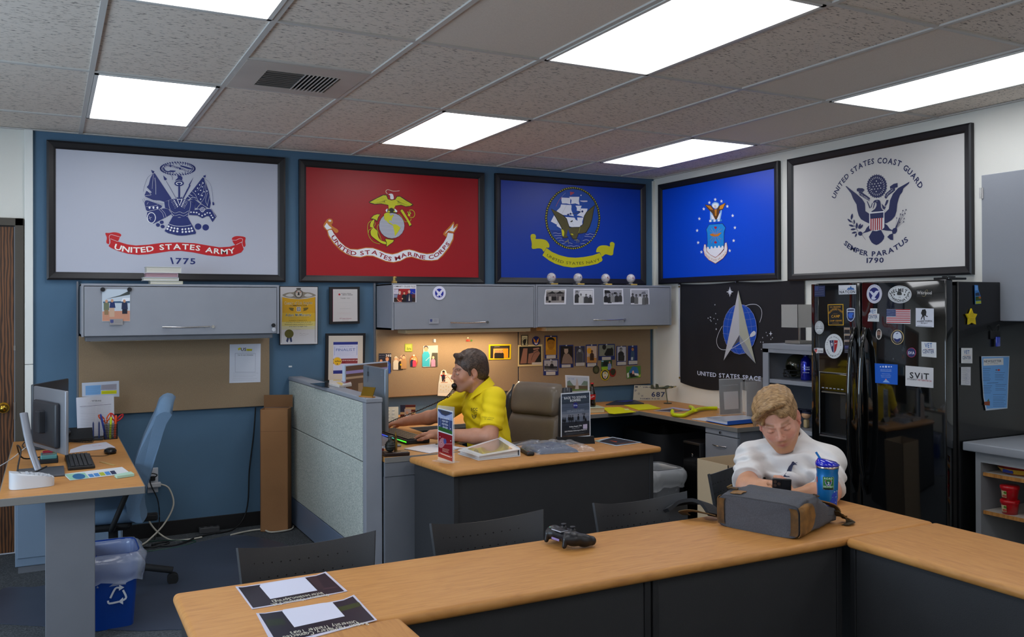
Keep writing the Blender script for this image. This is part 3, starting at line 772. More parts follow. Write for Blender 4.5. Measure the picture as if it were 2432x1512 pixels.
ART['coastguard'] = parse('''T 58 36 1|UNITED STATES COAST GUARD|-309 108 43 64 53 51 63 40 68 28 67 14 65 1 64 -8 63 -15 62 -23 60 -48 48 -50 46 -65
T 58 33 1|SEMPER PARATUS|-233 -210 52 -38 82 -36 80 -19 78 -4 89 10 75 26 85 50
T 58 33 1|1790|-33 -348 143 -4
E 58 56 155 81 -9 -1 -75
R 58 28 4 4 56 155 82 -9 -1 -76
R 59 26 2.6 7 56 155 61 -7 0 -57
E 59 54 189 5 0 0 -4
E 59 18 174 5 -1 0 -4
E 59 40 172 5 0 0 -4
E 59 68 172 5 -1 0 -4
E 59 90 172 6 -1 0 -4
E 59 28 155 5 0 0 -4
E 59 54 155 5 -1 0 -4
E 59 78 155 6 -1 0 -4
E 59 16 139 6 0 0 -4
E 59 39 138 5 0 0 -4
E 59 66 137 5 0 0 -4
E 59 89 138 5 -1 0 -4
E 59 52 120 5 0 0 -4
P 58 -213 187 9 -1 44 -32 44 -31 48 -39 24 -32 4 -53 33 -20 0 -66 -38 17 -33 18 -19 26 -12 35 -7 42 -29 41 -19 40
P 58 318 153 -5 -11 -43 -26 -9 -24 -18 -16 -11 -24 -11 -34 -5 -43 -13 -31 -27 -23 -36 -15 -22 -3 1 67 35 25 10 54 24 41 42 33 48 16
P 58 -113 157 15 4 36 -6 16 -13 -17 -13 -19 9 -14 -4 -17 8
P 58 -96 132 14 6 83 -57 -7 -18 -38 22 -48 28
T 59 10 0|E PLURIBUS|-92 117 39 -23 47 -29
P 58 164 140 31 14 30 2 1 -27 -20 -2 -40 -2
P 58 204 128 0 -18 -54 -27 -18 -20 -12 12 8 21 40 25
T 59 10 0|UNUM|137 77 22 19 32 15
P 58 -28 65 8 -3 23 -45 -7 -3
P 58 17 49 5 -2 -10 -27 -9 -3
P 58 33 44 10 3 -12 -29 -10 -12
P 58 96 36 24 -23 12 1 -12 -21 -16 11
P 58 136 55 16 -1 -7 -18 -13 -18 -12 2
S 58 26 48 10 14 23 3 21 -6 9 -21 2 -26 13 -19 14 -20 -106 14 28 19 14 21 -4 21
P 59 50 58 14 -1 -5 -4
P 58 -7 -97 11 -38 -26 -7 -47 -6 24 13 14 21
P 58 118 -97 22 -12 22 -27 20 -9 -4 -5 -43 5 -41 9
P 58 21 -133 69 -5 27 -42 -5 -18 -18 -17 -23 -13 -21 -6 -21 8 -18 12 -14 20 -9 19
P 60 -7 -12 125 -3 0 -107 -14 -11 -51 -9 -46 8 -14 15
P 58 0 -22 111 -1 0 -36 -109 2
P 61 4 -55 10 -1 -1 -79 -10 1
P 61 22 -56 10 0 -2 -79 -9 0
P 61 39 -56 10 -1 -1 -79 -9 1
P 61 57 -56 10 -1 -1 -79 -10 1
P 61 74 -57 10 -1 -1 -78 -9 1
P 61 92 -57 10 -1 -2 -78 -9 1
L 58 2 -161 -54 29 -41 34 -44 29 -21 30 -34
S 58 -153 -7 -15 -19 5 -23 14 19
S 58 -196 -39 12 -18 24 -10 -12 18
S 58 -140 -48 -3 -16 10 -16 3 16
S 58 -185 -81 21 -14 26 -1 -21 14
S 58 -170 -115 24 -6 23 7 -25 6
S 58 -160 -140 25 -4 21 8 -24 5
S 58 -115 -143 -13 -10 -2 -16 14 11
S 58 -113 -71 -11 -20 8 -22 11 19
S 58 -81 -81 -18 -14 -1 -20 18 14
S 58 -61 -89 -22 -9 -9 -19 22 9
E 58 -85 -148 18 -1 0 -14
S 58 180 -145 14 12 22 -3 2 -19 -16 -15 -20 5
P 58 187 -165 1 -45 -22 3 -26 20 18 15
L 58 1.2 207 -140 59 114
P 58 267 -20 5 -11 -11 2
L 58 1.2 207 -140 83 117
P 58 290 -17 6 -11 -11 2
L 58 1.2 207 -140 40 94
P 58 247 -40 5 -11 -10 2
L 58 1.2 207 -140 57 89
P 58 264 -45 5 -11 -10 2
L 58 1.2 207 -140 77 94
P 58 284 -40 5 -10 -11 1
L 58 1.2 207 -140 11 72
P 58 218 -63 5 -10 -10 1
L 58 1.2 207 -140 70 63
P 58 277 -71 5 -11 -10 2
L 58 1.2 207 -140 66 42
P 58 273 -92 5 -11 -11 2
L 58 1.2 207 -140 35 41
P 58 242 -93 5 -11 -10 2
L 58 5 207 -136 35 66''', 1)
ART['space'] = parse('''E 62 53 42 203 4 -1 -200
E 63 53 42 199 4 -1 -197
L 62 1.6 54 239 -14 -4 -13 -11 -13 -18 -11 -25 -9 -30 -7 -34 -4 -37 -2 -39 1 -39 4 -37 6 -34 9 -30 11 -24 12 -18 14 -11 14 -3
L 62 1.6 54 239 14 -4 13 -11 13 -18 10 -24 9 -30 6 -34 4 -36 1 -38 -2 -38 -4 -37 -7 -34 -9 -30 -11 -25 -12 -18 -13 -12 -14 -5
L 62 1.6 54 239 -28 -4 -27 -11 -25 -18 -22 -25 -19 -30 -13 -35 -9 -38 -3 -39 2 -39 8 -37 14 -34 18 -30 22 -24 25 -17 27 -10 28 -3
L 62 1.6 54 239 28 -4 26 -11 24 -18 22 -24 17 -30 12 -33 8 -36 2 -38 -3 -38 -8 -36 -13 -34 -17 -30 -22 -25 -24 -19 -27 -13 -27 -5
L 62 1.6 -94 179 60 -7 59 -4 58 1 57 4 57 7
L 62 1.6 -135 125 77 -7 74 -3 74 1 72 5 71 8
L 62 1.6 -154 65 84 -6 82 -2 81 1 79 5 78 9
L 62 1.6 -153 5 83 -5 82 -2 81 2 79 6 77 9
L 62 1.6 -133 -54 75 -5 74 -1 72 2 72 6 70 10
L 62 1.6 -91 -106 58 -5 57 -2 56 2 55 6 55 9
L 64 4 121 226 63 12 68 -2 45 -24 17 -35 -6 -36 -20 -42
L 64 4.5 -157 61 -45 -56 -26 -60 17 -49 46 -23 59 0
P 65 43 350 12 -354 -91 -102 -104 -109
P 66 43 350 197 -569 -106 75 -79 140
P 67 53 -4 2 -48 -91 -54
P 68 8 -93 -148 -122 107 85
P 69 55 -4 80 -77 105 -138 -129 85 -55 72
L 70 4 -106 -126 74 15 80 32 87 40 47 30
S 70 178 -1 39 32 25 -7 -6 -24 -46 -16
P 71 -58 382 11 -35 33 -8 -33 -7 -12 -34 -11 34 -34 8 34 7
P 71 -82 360 26 -16 23 16 -19 -20 18 -23 -25 16 -26 -15 21 22
P 71 -248 244 2 -6 6 -2 -6 -1 -3 -6 -2 6 -6 1 6 2
P 71 -239 172 2 -6 7 -2 -7 -1 -2 -6 -2 6 -6 1 6 2
P 71 -337 133 2 -6 5 -1 -5 -2 -3 -6 -2 6 -5 2 5 1
P 71 -310 141 2 -5 6 -2 -6 -1 -2 -6 -2 6 -5 1 5 2
P 71 -310 118 2 -5 6 -1 -6 -2 -2 -5 -2 5 -5 2 5 1
P 71 -297 109 2 -6 6 -1 -6 -1 -2 -6 -2 5 -6 2 6 1
P 71 -263 130 2 -6 6 -1 -6 -2 -2 -6 -2 6 -6 1 6 2
P 71 -215 122 2 -6 5 -1 -5 -1 -2 -6 -2 6 -6 1 6 1
P 71 -238 89 2 -6 6 -1 -6 -2 -2 -5 -2 5 -5 2 5 1
P 71 -232 48 3 -9 9 -2 -9 -2 -3 -9 -3 9 -9 2 9 2
P 71 359 30 2 -6 5 -1 -5 -1 -2 -6 -2 6 -5 1 5 1
P 71 408 36 6 -16 15 -4 -15 -4 -6 -16 -5 16 -15 4 15 4
P 71 371 8 2 -6 6 -2 -6 -1 -2 -6 -2 6 -6 1 6 2
P 71 319 -9 2 -7 6 -1 -6 -1 -2 -7 -2 7 -6 1 6 1
P 71 427 -7 2 -6 6 -1 -6 -2 -2 -6 -2 6 -6 1 6 2
P 71 410 -19 2 -7 6 -1 -6 -1 -2 -7 -2 7 -5 1 5 1
P 71 297 -44 2 -6 5 -1 -5 -2 -2 -6 -2 6 -5 1 5 2
P 71 325 -44 2 -6 5 -1 -5 -2 -2 -6 -2 6 -6 1 6 2
P 71 304 -100 2 -6 6 -1 -6 -1 -2 -6 -2 6 -5 1 5 1
P 71 -299 138 1 -4 4 -1 -4 -1 -1 -4 -2 4 -4 1 4 1
T 72 34 1|UNITED STATES SPACE FORCE|-483 -354 238 -2 292 4 257 1 250 2''', 1)
FA('photo_print','navy conference photo of two men in suits, lower left on lit corkboard','photo','pictures pinned on the lit corkboard',0.001,0.5,(-2.5485,-0.036,1.1397),'r','''B 73 -98 -140 195 -7 1 288 -195 5
T 74 16 1|202|10 95 88 -3
T 75 5 0|NATCON|-92 113 84 -3
L 76 0.8 -92 79 84 -3
P 77 -111 -156 92 -3 0 128 -23 34 -46 2 -22 -33
E 78 -65 39 26 0 0 -26
E 79 -65 28 22 0 0 -25
P 80 -22 -164 108 -4 0 151 -27 40 -54 2 -27 -38
E 81 32 66 30 -1 0 -32
E 79 32 53 26 -1 0 -30
P 82 7 -40 22 57 23 -58''')
FA('photo_print','cut-out photo of three people, one in black shirt, beside green sticker','photo','pictures pinned on the lit corkboard',0.001,0.5,(-2.4325,-0.036,1.1588),'r','''B 83 -105 -135 209 -3 0 205 -46 11 -51 -18 -10 -39 -61 31 -38 -57
P 84 -102 -150 85 -3 1 118 -21 31 -43 2 -21 -30
E 85 -59 30 24 -1 0 -25
E 86 -59 20 20 -1 0 -24
P 87 -22 -153 78 -3 0 108 -19 28 -39 1 -19 -27
E 78 17 10 22 -1 0 -22
E 86 17 1 18 -1 0 -21
P 88 23 -140 90 -3 0 124 -22 33 -45 2 -23 -32
E 78 68 49 25 -1 0 -26
E 86 68 38 21 0 0 -24
E 89 22 -77 16 0 0 -15''')
FA('photo_print','small oval photo of a child in red dress on lit corkboard','photo','pictures pinned on the lit corkboard',0.001,0.5,(-2.3173,-0.036,1.1438),'r','''B 90 65 -2 -3 28 -9 25 -15 21 -18 13 -20 5 -20 -4 -18 -12 -14 -19 -10 -25 -3 -28 3 -28 9 -25 15 -20 18 -14 20 -5 20 4 18 12 14 19 10 25
E 91 12 14 42 -1 0 -58
P 92 -55 -81 62 -2 0 85 -15 22 -31 1 -16 -21
E 78 -24 48 17 0 0 -18
E 86 -24 41 15 0 0 -17
P 93 -17 -83 58 -2 0 80 -14 21 -29 1 -15 -20
E 78 12 38 16 0 0 -16
E 94 12 32 14 -1 0 -16
E 95 4 91 15 -1 0 -14''')
FA('photo_print','photo of bearded man in turquoise shirt with small child in pink','photo','pictures pinned on the lit corkboard',0.001,0.5,(-2.1768,-0.036,1.1788),'r','''B 96 -126 -168 250 3 1 335 -248 -6
P 97 -8 -163 128 -2 1 216 -97 3
P 98 -139 -158 125 -5 0 189 -27 50 -69 2 -28 -48
E 99 -76 129 38 -1 0 -39
E 100 -76 113 33 -1 0 -38
P 101 10 -163 69 -3 0 95 -17 25 -35 1 -17 -24
E 102 45 -19 19 -1 0 -20
E 103 45 -27 16 -1 0 -19
L 104 3 -81 -67 63 53''')
FA('sticker','square green sticker with the letters in, pinned on lit corkboard','sticker',None,0.001,0.5,(-2.3581,-0.036,1.251),'r','''B 105 -62 -59 123 -3 1 121 -123 3
P 106 -49 48 97 3 0 -103 -97 3
T 107 22 1|in|-29 -35 67 -2''')
FA('photo_print','group photo in bright yellow paper frame on the lit corkboard','photo','pictures pinned on the lit corkboard',0.0015,0.5,(-1.5706,-0.036,1.1962),'r','''B 108 -204 -123 402 -3 7 249 -405 3
P 109 -176 -100 348 -2 7 202 -352 3
P 110 -125 -98 274 -3 1 155 -269 1
P 111 51 -98 92 -1 1 148 -92 2
P 112 -102 -104 57 -2 0 75 -14 20 -29 0 -14 -19
E 78 -73 9 15 0 -1 -15
E 79 -73 3 13 0 -1 -15
P 112 -68 -105 57 -2 0 75 -14 20 -29 0 -14 -18
E 78 -39 8 15 0 0 -15
E 79 -39 2 13 0 0 -15
P 112 -32 -106 57 -2 0 75 -14 20 -28 0 -15 -19
E 78 -3 7 16 0 0 -15
E 79 -3 1 13 0 0 -15
P 112 11 -107 58 -2 0 75 -14 19 -29 1 -14 -19
E 78 40 6 16 0 0 -15
E 79 40 0 14 0 0 -15
L 113 1.5 -102 86 97 3
L 114 2 -113 66 257 3''')
FA('paper_cutout','white paper cut-out of a seated woman in red and black above dotted card','cutout',None,0.001,0.5,(-2.0463,-0.036,0.9833),'r','''B 115 -144 -237 229 -22 49 83 1 120 -22 61 22 79 -118 24 -21 51 -38 13 -37 -20 -27 -69 -11 -78 -11 -45
S 116 -42 146 21 -16 -5 -40 -32 2 -5 39
E 117 -42 141 21 -1 0 -16
P 118 -79 92 64 -2 -1 -110 -53 3
P 119 -90 93 27 -1 -6 -25 -23 6
P 119 -26 90 27 -6 -6 -15 -21 1
L 120 3.5 -15 80 118 15
L 120 4 -58 -23 85 81 75 -93
L 120 4.5 -90 -31 117 -1
P 121 -122 -45 246 -13 -1 -138 -251 8
L 122 1 -128 -188 251 -10
E 123 -91 -86 8 0 0 -7
E 123 -91 -146 8 0 0 -7
E 123 -46 -103 8 0 0 -7
E 123 -46 -163 7 0 0 -7
E 123 -1 -90 8 0 0 -7
E 123 -1 -150 7 0 0 -7
E 123 44 -107 8 0 0 -7
E 123 44 -167 7 0 0 -7
E 123 89 -94 8 -1 0 -7
E 123 89 -154 8 -1 0 -7''')
FA('pin_badge','small white rectangular pin on the lit corkboard above the blue shirt photo','pin',None,0.008,0.5,(-2.145,-0.036,1.3011),'r','''B 60 -21 -25 42 -1 0 51 -42 1
P 124 -21 26 9 0 0 -51 -9 0''')
FA('beaded_pin','small red and green beaded pin hanging on the lit corkboard','pin',None,0.004,0.5,(-1.8608,-0.036,1.2965),'r','''B 125 22 0 -4 10 -11 6 -14 0 -11 -6 -4 -10 4 -10 11 -6 14 0 11 6
E 126 33 -3 18 0 0 -14
E 127 66 -3 19 -1 0 -16
E 128 8 41 13 0 0 -12
L 129 0.5 8 38 25 -36''')
FA('patch','small black and white embroidered patch with a profile above sepia photo','patch',None,0.002,0.5,(-1.3433,-0.036,1.2858),'r','''B 130 -62 -87 123 -3 1 178 -123 2
P 131 -50 78 104 -2 -3 -160 -100 2
E 132 3 -18 52 -1 0 -62
E 133 3 -18 45 -1 0 -55
S 134 -22 12 50 9 0 -55 -28 -44 -34 46
T 132 3 1|POW MIA|-39 48 84 -2''')
FA('patch','round blue patch with golden wings and red centred star','patch',None,0.002,0.5,(-1.2349,-0.036,1.2794),'r','''B 135 76 -2 -3 25 -11 22 -17 18 -21 11 -24 4 -23 -3 -22 -11 -16 -17 -11 -21 -4 -24 4 -25 10 -22 17 -17 21 -12 24 -4 23 3 22 11 16 17 11 21
P 136 -53 51 39 -46 6 -30 -34 11
P 136 53 49 -38 -44 -8 -30 36 9
P 21 -37 -29 74 -2 -23 -30 -28 1
E 61 -1 -33 11 0 0 -12''')
FA('photo_print','large sepia photo in cream border at the left of the dim corkboard','photo',None,0.0015,0.5,(-1.2899,-0.036,1.1591),'r','''B 137 -234 -176 465 -4 0 358 -459 1
P 138 -209 -147 418 -4 -3 299 -412 3
P 139 -192 -131 62 252 79 -2 -18 -249
P 139 -52 -130 23 169 170 55 46 -61 -126 -177
P 140 50 117 114 12 11 -25 -114 -18
P 141 -29 124 68 8 22 -86 -90 -17
L 142 3 16 -83 57 119 125 37
P 143 30 -155 179 -2 0 38 -179 1''')
FA('portrait_card','amber-toned portrait of a young man on navy card, tallest at top left','photo','navy card portraits on the dim corkboard',0.0015,0.5,(-1.092,-0.036,1.2237),'r','''B 144 -124 -190 246 -7 2 388 -246 5
P 145 -104 -125 204 -6 1 300 -204 4
P 146 -100 -120 197 -5 0 61 -64 42 -69 2 -58 -39
E 147 -1 110 75 -1 0 -58
S 148 -65 102 64 24 69 -27 -9 -101 -61 -45 -57 47
L 149 2 -42 69 27 -1
L 149 2 16 70 29 -1
L 150 1.4 -25 -5 52 -2
P 151 -89 -191 179 2 1 54 -180 0
L 152 0.7 -68 -161 138 -4
E 153 0 181 14 0 0 -12''')
FA('portrait_card','black and white photo of figures at rails, on navy card below amber portrait','photo','navy card portraits on the dim corkboard',0.0015,0.5,(-1.093,-0.036,1.0525),'r','''B 144 -146 -129 290 -9 1 272 -287 -1
P 154 -131 -59 255 -10 1 184 -255 8
P 155 -128 -39 249 -19 0 71 -249 19
P 156 -19 -48 70 -3 0 89 -17 23 -35 1 -17 -22
E 157 17 86 19 -1 -1 -18
E 158 16 79 17 -1 0 -18
P 159 -102 -50 51 -2 0 65 -13 17 -25 1 -13 -16
E 157 -76 48 14 0 0 -13
E 160 -76 43 12 -1 0 -13
L 161 1.5 -126 -24 247 -9
L 161 1.5 -126 -39 222 -8
P 151 -94 -126 179 -4 1 55 -180 5
L 152 0.7 -73 -98 137 -5
E 153 -1 127 14 -1 0 -13''')
FA('portrait_card','sepia portrait of officer in peaked cap, arms crossed, on navy card','photo','navy card portraits on the dim corkboard',0.0015,0.5,(-0.9417,-0.036,1.1413),'r','''B 144 -141 -192 281 -2 -2 388 -275 -2
P 162 -120 -126 245 -8 1 306 -244 6
P 163 -94 -122 219 -7 -12 98 -65 73 -94 3 -30 -71
E 164 -5 95 41 -1 0 -53
P 142 -55 129 94 -2 -8 34 -41 16 -36 -18
L 165 1.5 -55 129 94 -2
P 151 -94 -188 177 -1 0 48 -177 2
L 152 0.7 -73 -162 135 -5
E 153 0 185 15 0 0 -12''')
FA('portrait_card','small dark grey portrait on navy card right of the officer portrait','photo','navy card portraits on the dim corkboard',0.0015,0.5,(-0.8081,-0.036,1.1391),'r','''B 144 -98 -168 195 -1 2 339 -196 -3
P 166 -83 -111 165 -6 1 269 -165 4
P 167 -77 -112 150 -5 7 166 -72 115 -72 -101
P 168 -60 -102 110 -4 1 138 -28 37 -55 1 -27 -35
E 155 -4 107 30 0 0 -28
E 169 -4 96 26 -1 0 -28
P 151 -83 -168 178 1 0 54 -178 -1
L 152 0.7 -61 -138 134 -5
E 153 0 160 15 0 0 -12''')
FA('portrait_card','warm coloured photo of a soldier on sand, on navy card in mid row','photo','navy card portraits on the dim corkboard',0.0015,0.5,(-0.6904,-0.036,1.1393),'r','''B 144 -114 -193 231 -1 -7 389 -223 -3
P 170 -98 -119 203 -7 1 292 -203 5
P 171 -93 -119 194 -7 1 84 -195 26
E 172 -44 87 49 -2 0 -52
P 173 -34 -80 83 -2 0 102 -20 27 -42 1 -20 -25
E 174 8 76 23 0 0 -21
E 81 8 67 20 0 0 -20
L 175 2 -71 -16 158 0
P 151 -87 -187 182 -1 0 57 -181 1
L 152 0.7 -65 -157 138 -4
E 153 3 185 14 0 0 -12''')
FA('portrait_card','wide grey-green photo of crouching soldiers on navy card, top right row','photo','navy card portraits on the dim corkboard',0.0015,0.5,(-0.5353,-0.036,1.1669),'r','''B 144 -172 -141 343 2 1 277 -343 3
P 176 -156 -68 311 -1 1 190 -311 4
E 134 -50 86 40 -1 0 -44
P 177 -51 -40 63 103 74 -1 26 20 24 -43 0 -105 -150 -1
P 178 -149 -58 62 82 49 -85
P 151 -97 -141 185 3 0 52 -185 1
L 152 0.7 -74 -111 140 -5
E 153 0 130 15 -1 0 -13''')
FA('portrait_card','black and white photo of kneeling man on navy card, second from the right','photo','navy card portraits on the dim corkboard',0.0015,0.5,(-0.3807,-0.036,1.13),'r','''B 144 -105 -172 209 0 1 344 -208 0
P 179 -88 -92 182 -6 1 255 -182 4
P 180 -71 -90 122 -4 1 135 -34 36 -55 1 -34 -34
E 181 -9 115 30 -1 0 -28
E 182 -9 103 26 0 0 -27
P 183 -35 4 101 -3 -7 -90 -88 8
P 151 -89 -164 186 -1 0 56 -185 0
L 152 0.7 -66 -134 140 -5
E 153 0 161 16 0 0 -12''')
FA('portrait_card','photo of standing figure in blue jacket on navy card, rightmost portrait','photo','navy card portraits on the dim corkboard',0.0015,0.5,(-0.2609,-0.036,1.1302),'r','''B 144 -104 -172 205 2 1 342 -201 -2
P 144 -59 -86 109 -4 1 233 -109 3
P 184 -41 -91 79 -3 0 137 -11 35 -56 2 -12 -35
E 185 -1 117 31 -1 0 -29
E 186 -1 105 27 -1 0 -27
P 187 -36 -84 41 -1 3 53 -41 -2
P 151 -88 -160 186 3 1 59 -186 2
L 152 0.7 -65 -126 140 -5
E 153 -1 162 16 -1 0 -13''')
FA('photo_print','small green park photo with figure in pale jacket, above the round patches','photo',None,0.001,0.5,(-0.5355,-0.036,1.0487),'r','''B 188 -113 -94 223 2 3 184 -223 2
P 189 -107 -73 217 7 0 48 -217 -3
P 190 23 -78 75 -3 0 92 -19 24 -37 1 -19 -23
E 78 61 61 20 -1 0 -19
E 191 61 53 17 -1 0 -18
P 192 -63 72 87 -3 -1 -74 -111 4
P 193 -106 89 43 -2 0 -21 -43 2''')
FA('patch','dark olive round patch at the left of the three corkboard patches','patch',None,0.003,0.5,(-0.6442,-0.036,1.0166),'r','''B 194 66 -2 -3 22 -9 21 -15 17 -18 11 -21 4 -20 -3 -19 -10 -14 -15 -10 -20 -3 -23 3 -22 9 -21 15 -16 18 -12 21 -4 20 3 19 9 14 16 10 20
E 195 0 0 49 -2 0 -57
P 196 -31 -4 31 40 31 -42 -25 -41''')
FA('patch','round black and yellow patch with white tiger head, largest of three patches','patch',None,0.004,0.5,(-0.5539,-0.036,0.9677),'r','''B 197 93 -4 -4 31 -14 29 -20 22 -26 16 -29 6 -28 -4 -26 -13 -21 -22 -13 -27 -5 -30 5 -31 13 -28 20 -23 26 -15 28 -6 29 3 26 13 21 21 13 28
E 198 0 0 72 -3 -1 -82
S 199 -52 25 25 30 56 -2 33 -43 -28 -62 -34 -14 -40 28
P 200 -27 45 27 -32 29 30
E 201 0 -38 15 0 0 -12
L 202 1.4 -33 14 20 -11
L 202 1.4 35 13 -23 -9''')
FA('patch','red and dark green round patch at the right of the three corkboard patches','patch',None,0.003,0.5,(-0.473,-0.036,0.9856),'r','''B 203 69 -3 -3 24 -10 21 -15 18 -19 11 -22 5 -21 -3 -19 -10 -15 -16 -10 -21 -4 -23 4 -24 9 -21 15 -18 19 -11 22 -5 21 3 19 10 15 16 10 21
P 204 -59 15 44 51 63 -8 12 -58 -38 -51 -50 12''')
FA('photo_print','tilted photo of white and black cows by blue shed at corkboard right','photo',None,0.001,0.5,(-0.251,-0.036,0.9801),'r','''B 205 -147 -110 301 9 -4 209 -306 -5
P 206 -93 21 77 82 90 -19 32 -81 -6 -64 -180 7
P 207 -144 -20 38 20 6 -85 -32 -15
P 157 -93 -22 77 19 90 -79 -142 -15
P 208 10 -15 90 -14 19 -44 -97 15
E 209 -13 -4 23 0 -1 -34
P 210 99 -93 46 3 0 48 -33 -20''')
FA('photo_print','college flyer photo of three people in front of flags, on cabinet door','photo',None,0.001,0.5,(-2.509,-0.372,1.6668),'r','''B 211 -179 -128 357 -1 1 259 -357 -3
T 156 11 1|COMMUNITY COLLEGE FOCUS|-168 93 334 2
L 212 1.3 112 85 51 1
P 213 -170 -125 335 0 1 197 -334 -2
P 214 -85 -17 163 0 0 86 -163 -1
P 215 -168 -7 69 0 0 70 -69 -1
P 216 81 -6 85 -5 0 80 -85 0
L 217 2 112 21 34 -22 20 -1
P 76 -168 -60 72 0 0 48 -72 0
P 117 -169 -124 334 0 0 64 -333 0
L 218 2 -163 30 14 16
P 219 -116 -124 73 0 1 93 -20 24 -34 0 -20 -24
E 220 -79 18 18 0 0 -19
E 221 -79 10 15 1 0 -18
E 222 -79 -6 13 0 0 -10
P 223 -45 -127 71 0 0 90 -19 23 -33 0 -19 -23
E 224 -9 11 18 0 0 -19
E 225 -9 4 15 0 0 -18
P 226 22 -127 89 0 0 103 -26 26 -37 0 -26 -26
E 227 67 31 20 0 0 -22
E 221 67 22 17 0 0 -21
P 143 55 -108 12 102 12 -102
L 225 4 -127 -71 42 -42 28 5
E 225 -40 -76 12 0 0 -10''')
FA('round_magnet','round white magnet with blue eagle emblem on the cabinet door','magnet',None,0.003,0.5,(-2.2375,-0.372,1.6719),'r','''B 228 104 0 -2 24 -8 22 -13 20 -16 17 -20 12 -22 8 -23 2 -23 -3 -22 -7 -20 -13 -16 -17 -12 -20 -8 -22 -3 -23 3 -24 7 -22 13 -20 16 -16 20 -13 21 -8 23 -2 24 2 22 8 19 13 17 17 13 20 7 22
E 229 0 -1 69 0 0 -68
P 228 -55 61 23 -19 32 -27 29 30 35 17 0 -27 -29 -39 -12 -22 18 -16 -18 -16 -41 0 -29 21 21 22 -21 33
S 229 -18 -50 18 13 20 -10 -15 -14''')
FA('badge_magnet','small grey magnetic name badge left of the door handle','badge',None,0.005,0.5,(-2.2815,-0.372,1.4614),'r','''B 230 -76 -40 152 0 0 80 -152 0
P 231 -64 29 37 1 0 -37 -20 -8 -17 11
L 232 1.2 -7 20 67 -1
L 232 1.2 -7 6 61 0
L 232 1.2 -7 -7 54 -1''')
FA('photo_print','black and white photo of tents and crowd, leftmost of four','photo','black and white photos on the cabinet door',0.001,0.5,(-1.2535,-0.372,1.6452),'r','''B 211 -165 -124 396 1 12 252 -385 -12 -25 -115
P 233 -141 -96 341 1 12 205 -339 -3
P 234 -137 73 343 10 6 27 -339 -3
P 235 -112 46 92 45 66 -40
P 235 41 47 78 47 87 -42
P 112 -139 -65 44 0 0 57 -11 15 -22 0 -11 -15
E 142 -117 22 13 0 0 -12
E 236 -117 17 11 0 0 -11
P 237 -84 -65 45 0 0 57 -11 15 -22 0 -11 -15
E 142 -61 22 12 0 0 -12
E 236 -61 17 11 1 0 -11
P 142 -33 -65 45 0 0 57 -11 15 -22 0 -11 -15
E 142 -10 22 12 1 0 -11
E 236 -10 18 11 0 0 -12
P 112 8 -65 45 0 0 57 -11 15 -22 0 -12 -15
E 142 31 23 12 0 0 -12
E 236 31 18 10 0 0 -12
P 238 64 -65 46 0 0 57 -11 15 -23 0 -11 -15
E 142 87 23 13 0 0 -12
E 236 87 18 11 0 0 -12
P 239 100 -65 46 0 0 57 -11 15 -23 0 -11 -15
E 142 123 23 13 0 0 -12
E 236 123 18 11 0 0 -11
P 142 152 -65 45 0 1 57 -12 15 -22 0 -12 -15
E 142 175 23 12 0 0 -12
E 236 175 18 11 0 0 -11
P 240 -143 -96 343 0 0 36 -342 -2
E 181 -71 -78 22 0 -1 -18''')
FA('photo_print','black and white photo of four people talking, second from left','photo','black and white photos on the cabinet door',0.001,0.5,(-0.9676,-0.372,1.6467),'r','''B 211 -195 -131 393 1 -4 263 -391 -5
P 169 -174 -107 345 0 1 217 -345 -2
P 241 -115 0 276 10 6 91 -240 -1
P 183 -177 -100 91 0 0 113 -22 30 -45 -1 -23 -29
E 180 -131 74 25 0 0 -24
E 242 -131 64 21 0 0 -23
P 243 -101 -106 87 0 0 90 -25 24 -36 0 -26 -24
E 181 -57 33 20 0 0 -19
E 158 -57 25 17 0 0 -18
P 244 0 -106 86 0 0 88 -25 23 -35 0 -25 -23
E 181 44 29 19 0 -1 -18
E 245 44 22 16 0 -1 -18
P 159 84 -105 77 0 1 80 -23 20 -32 0 -22 -20
E 157 123 17 18 0 0 -16
E 246 123 11 15 0 0 -16''')
FA('photo_print','black and white photo of a marching group, third from left','photo','black and white photos on the cabinet door',0.001,0.5,(-0.6781,-0.372,1.6482),'r','''B 211 -194 -133 396 3 -11 264 -390 -5
P 247 -179 -103 348 4 -2 211 -347 -3
P 181 -178 53 129 1 -33 46 -96 7
P 180 0 40 61 0 0 33 -55 0
P 181 -192 -96 77 0 1 87 -21 22 -36 0 -21 -22
E 157 -153 37 19 0 0 -18
E 248 -153 30 16 0 0 -18
P 180 -116 -110 78 0 0 87 -21 22 -35 0 -22 -22
E 157 -77 23 20 0 0 -18
E 248 -77 16 17 0 0 -17
P 182 -61 -91 78 -1 0 88 -21 22 -36 0 -21 -23
E 157 -22 42 20 0 0 -18
E 248 -22 35 17 0 0 -18
P 183 21 -92 79 0 0 88 -21 22 -36 0 -22 -22
E 157 61 42 20 0 0 -18
E 248 61 35 17 0 0 -18
P 159 93 -87 79 0 0 88 -21 22 -36 0 -22 -23
E 157 133 47 20 0 0 -18
E 248 133 40 17 0 0 -18''')
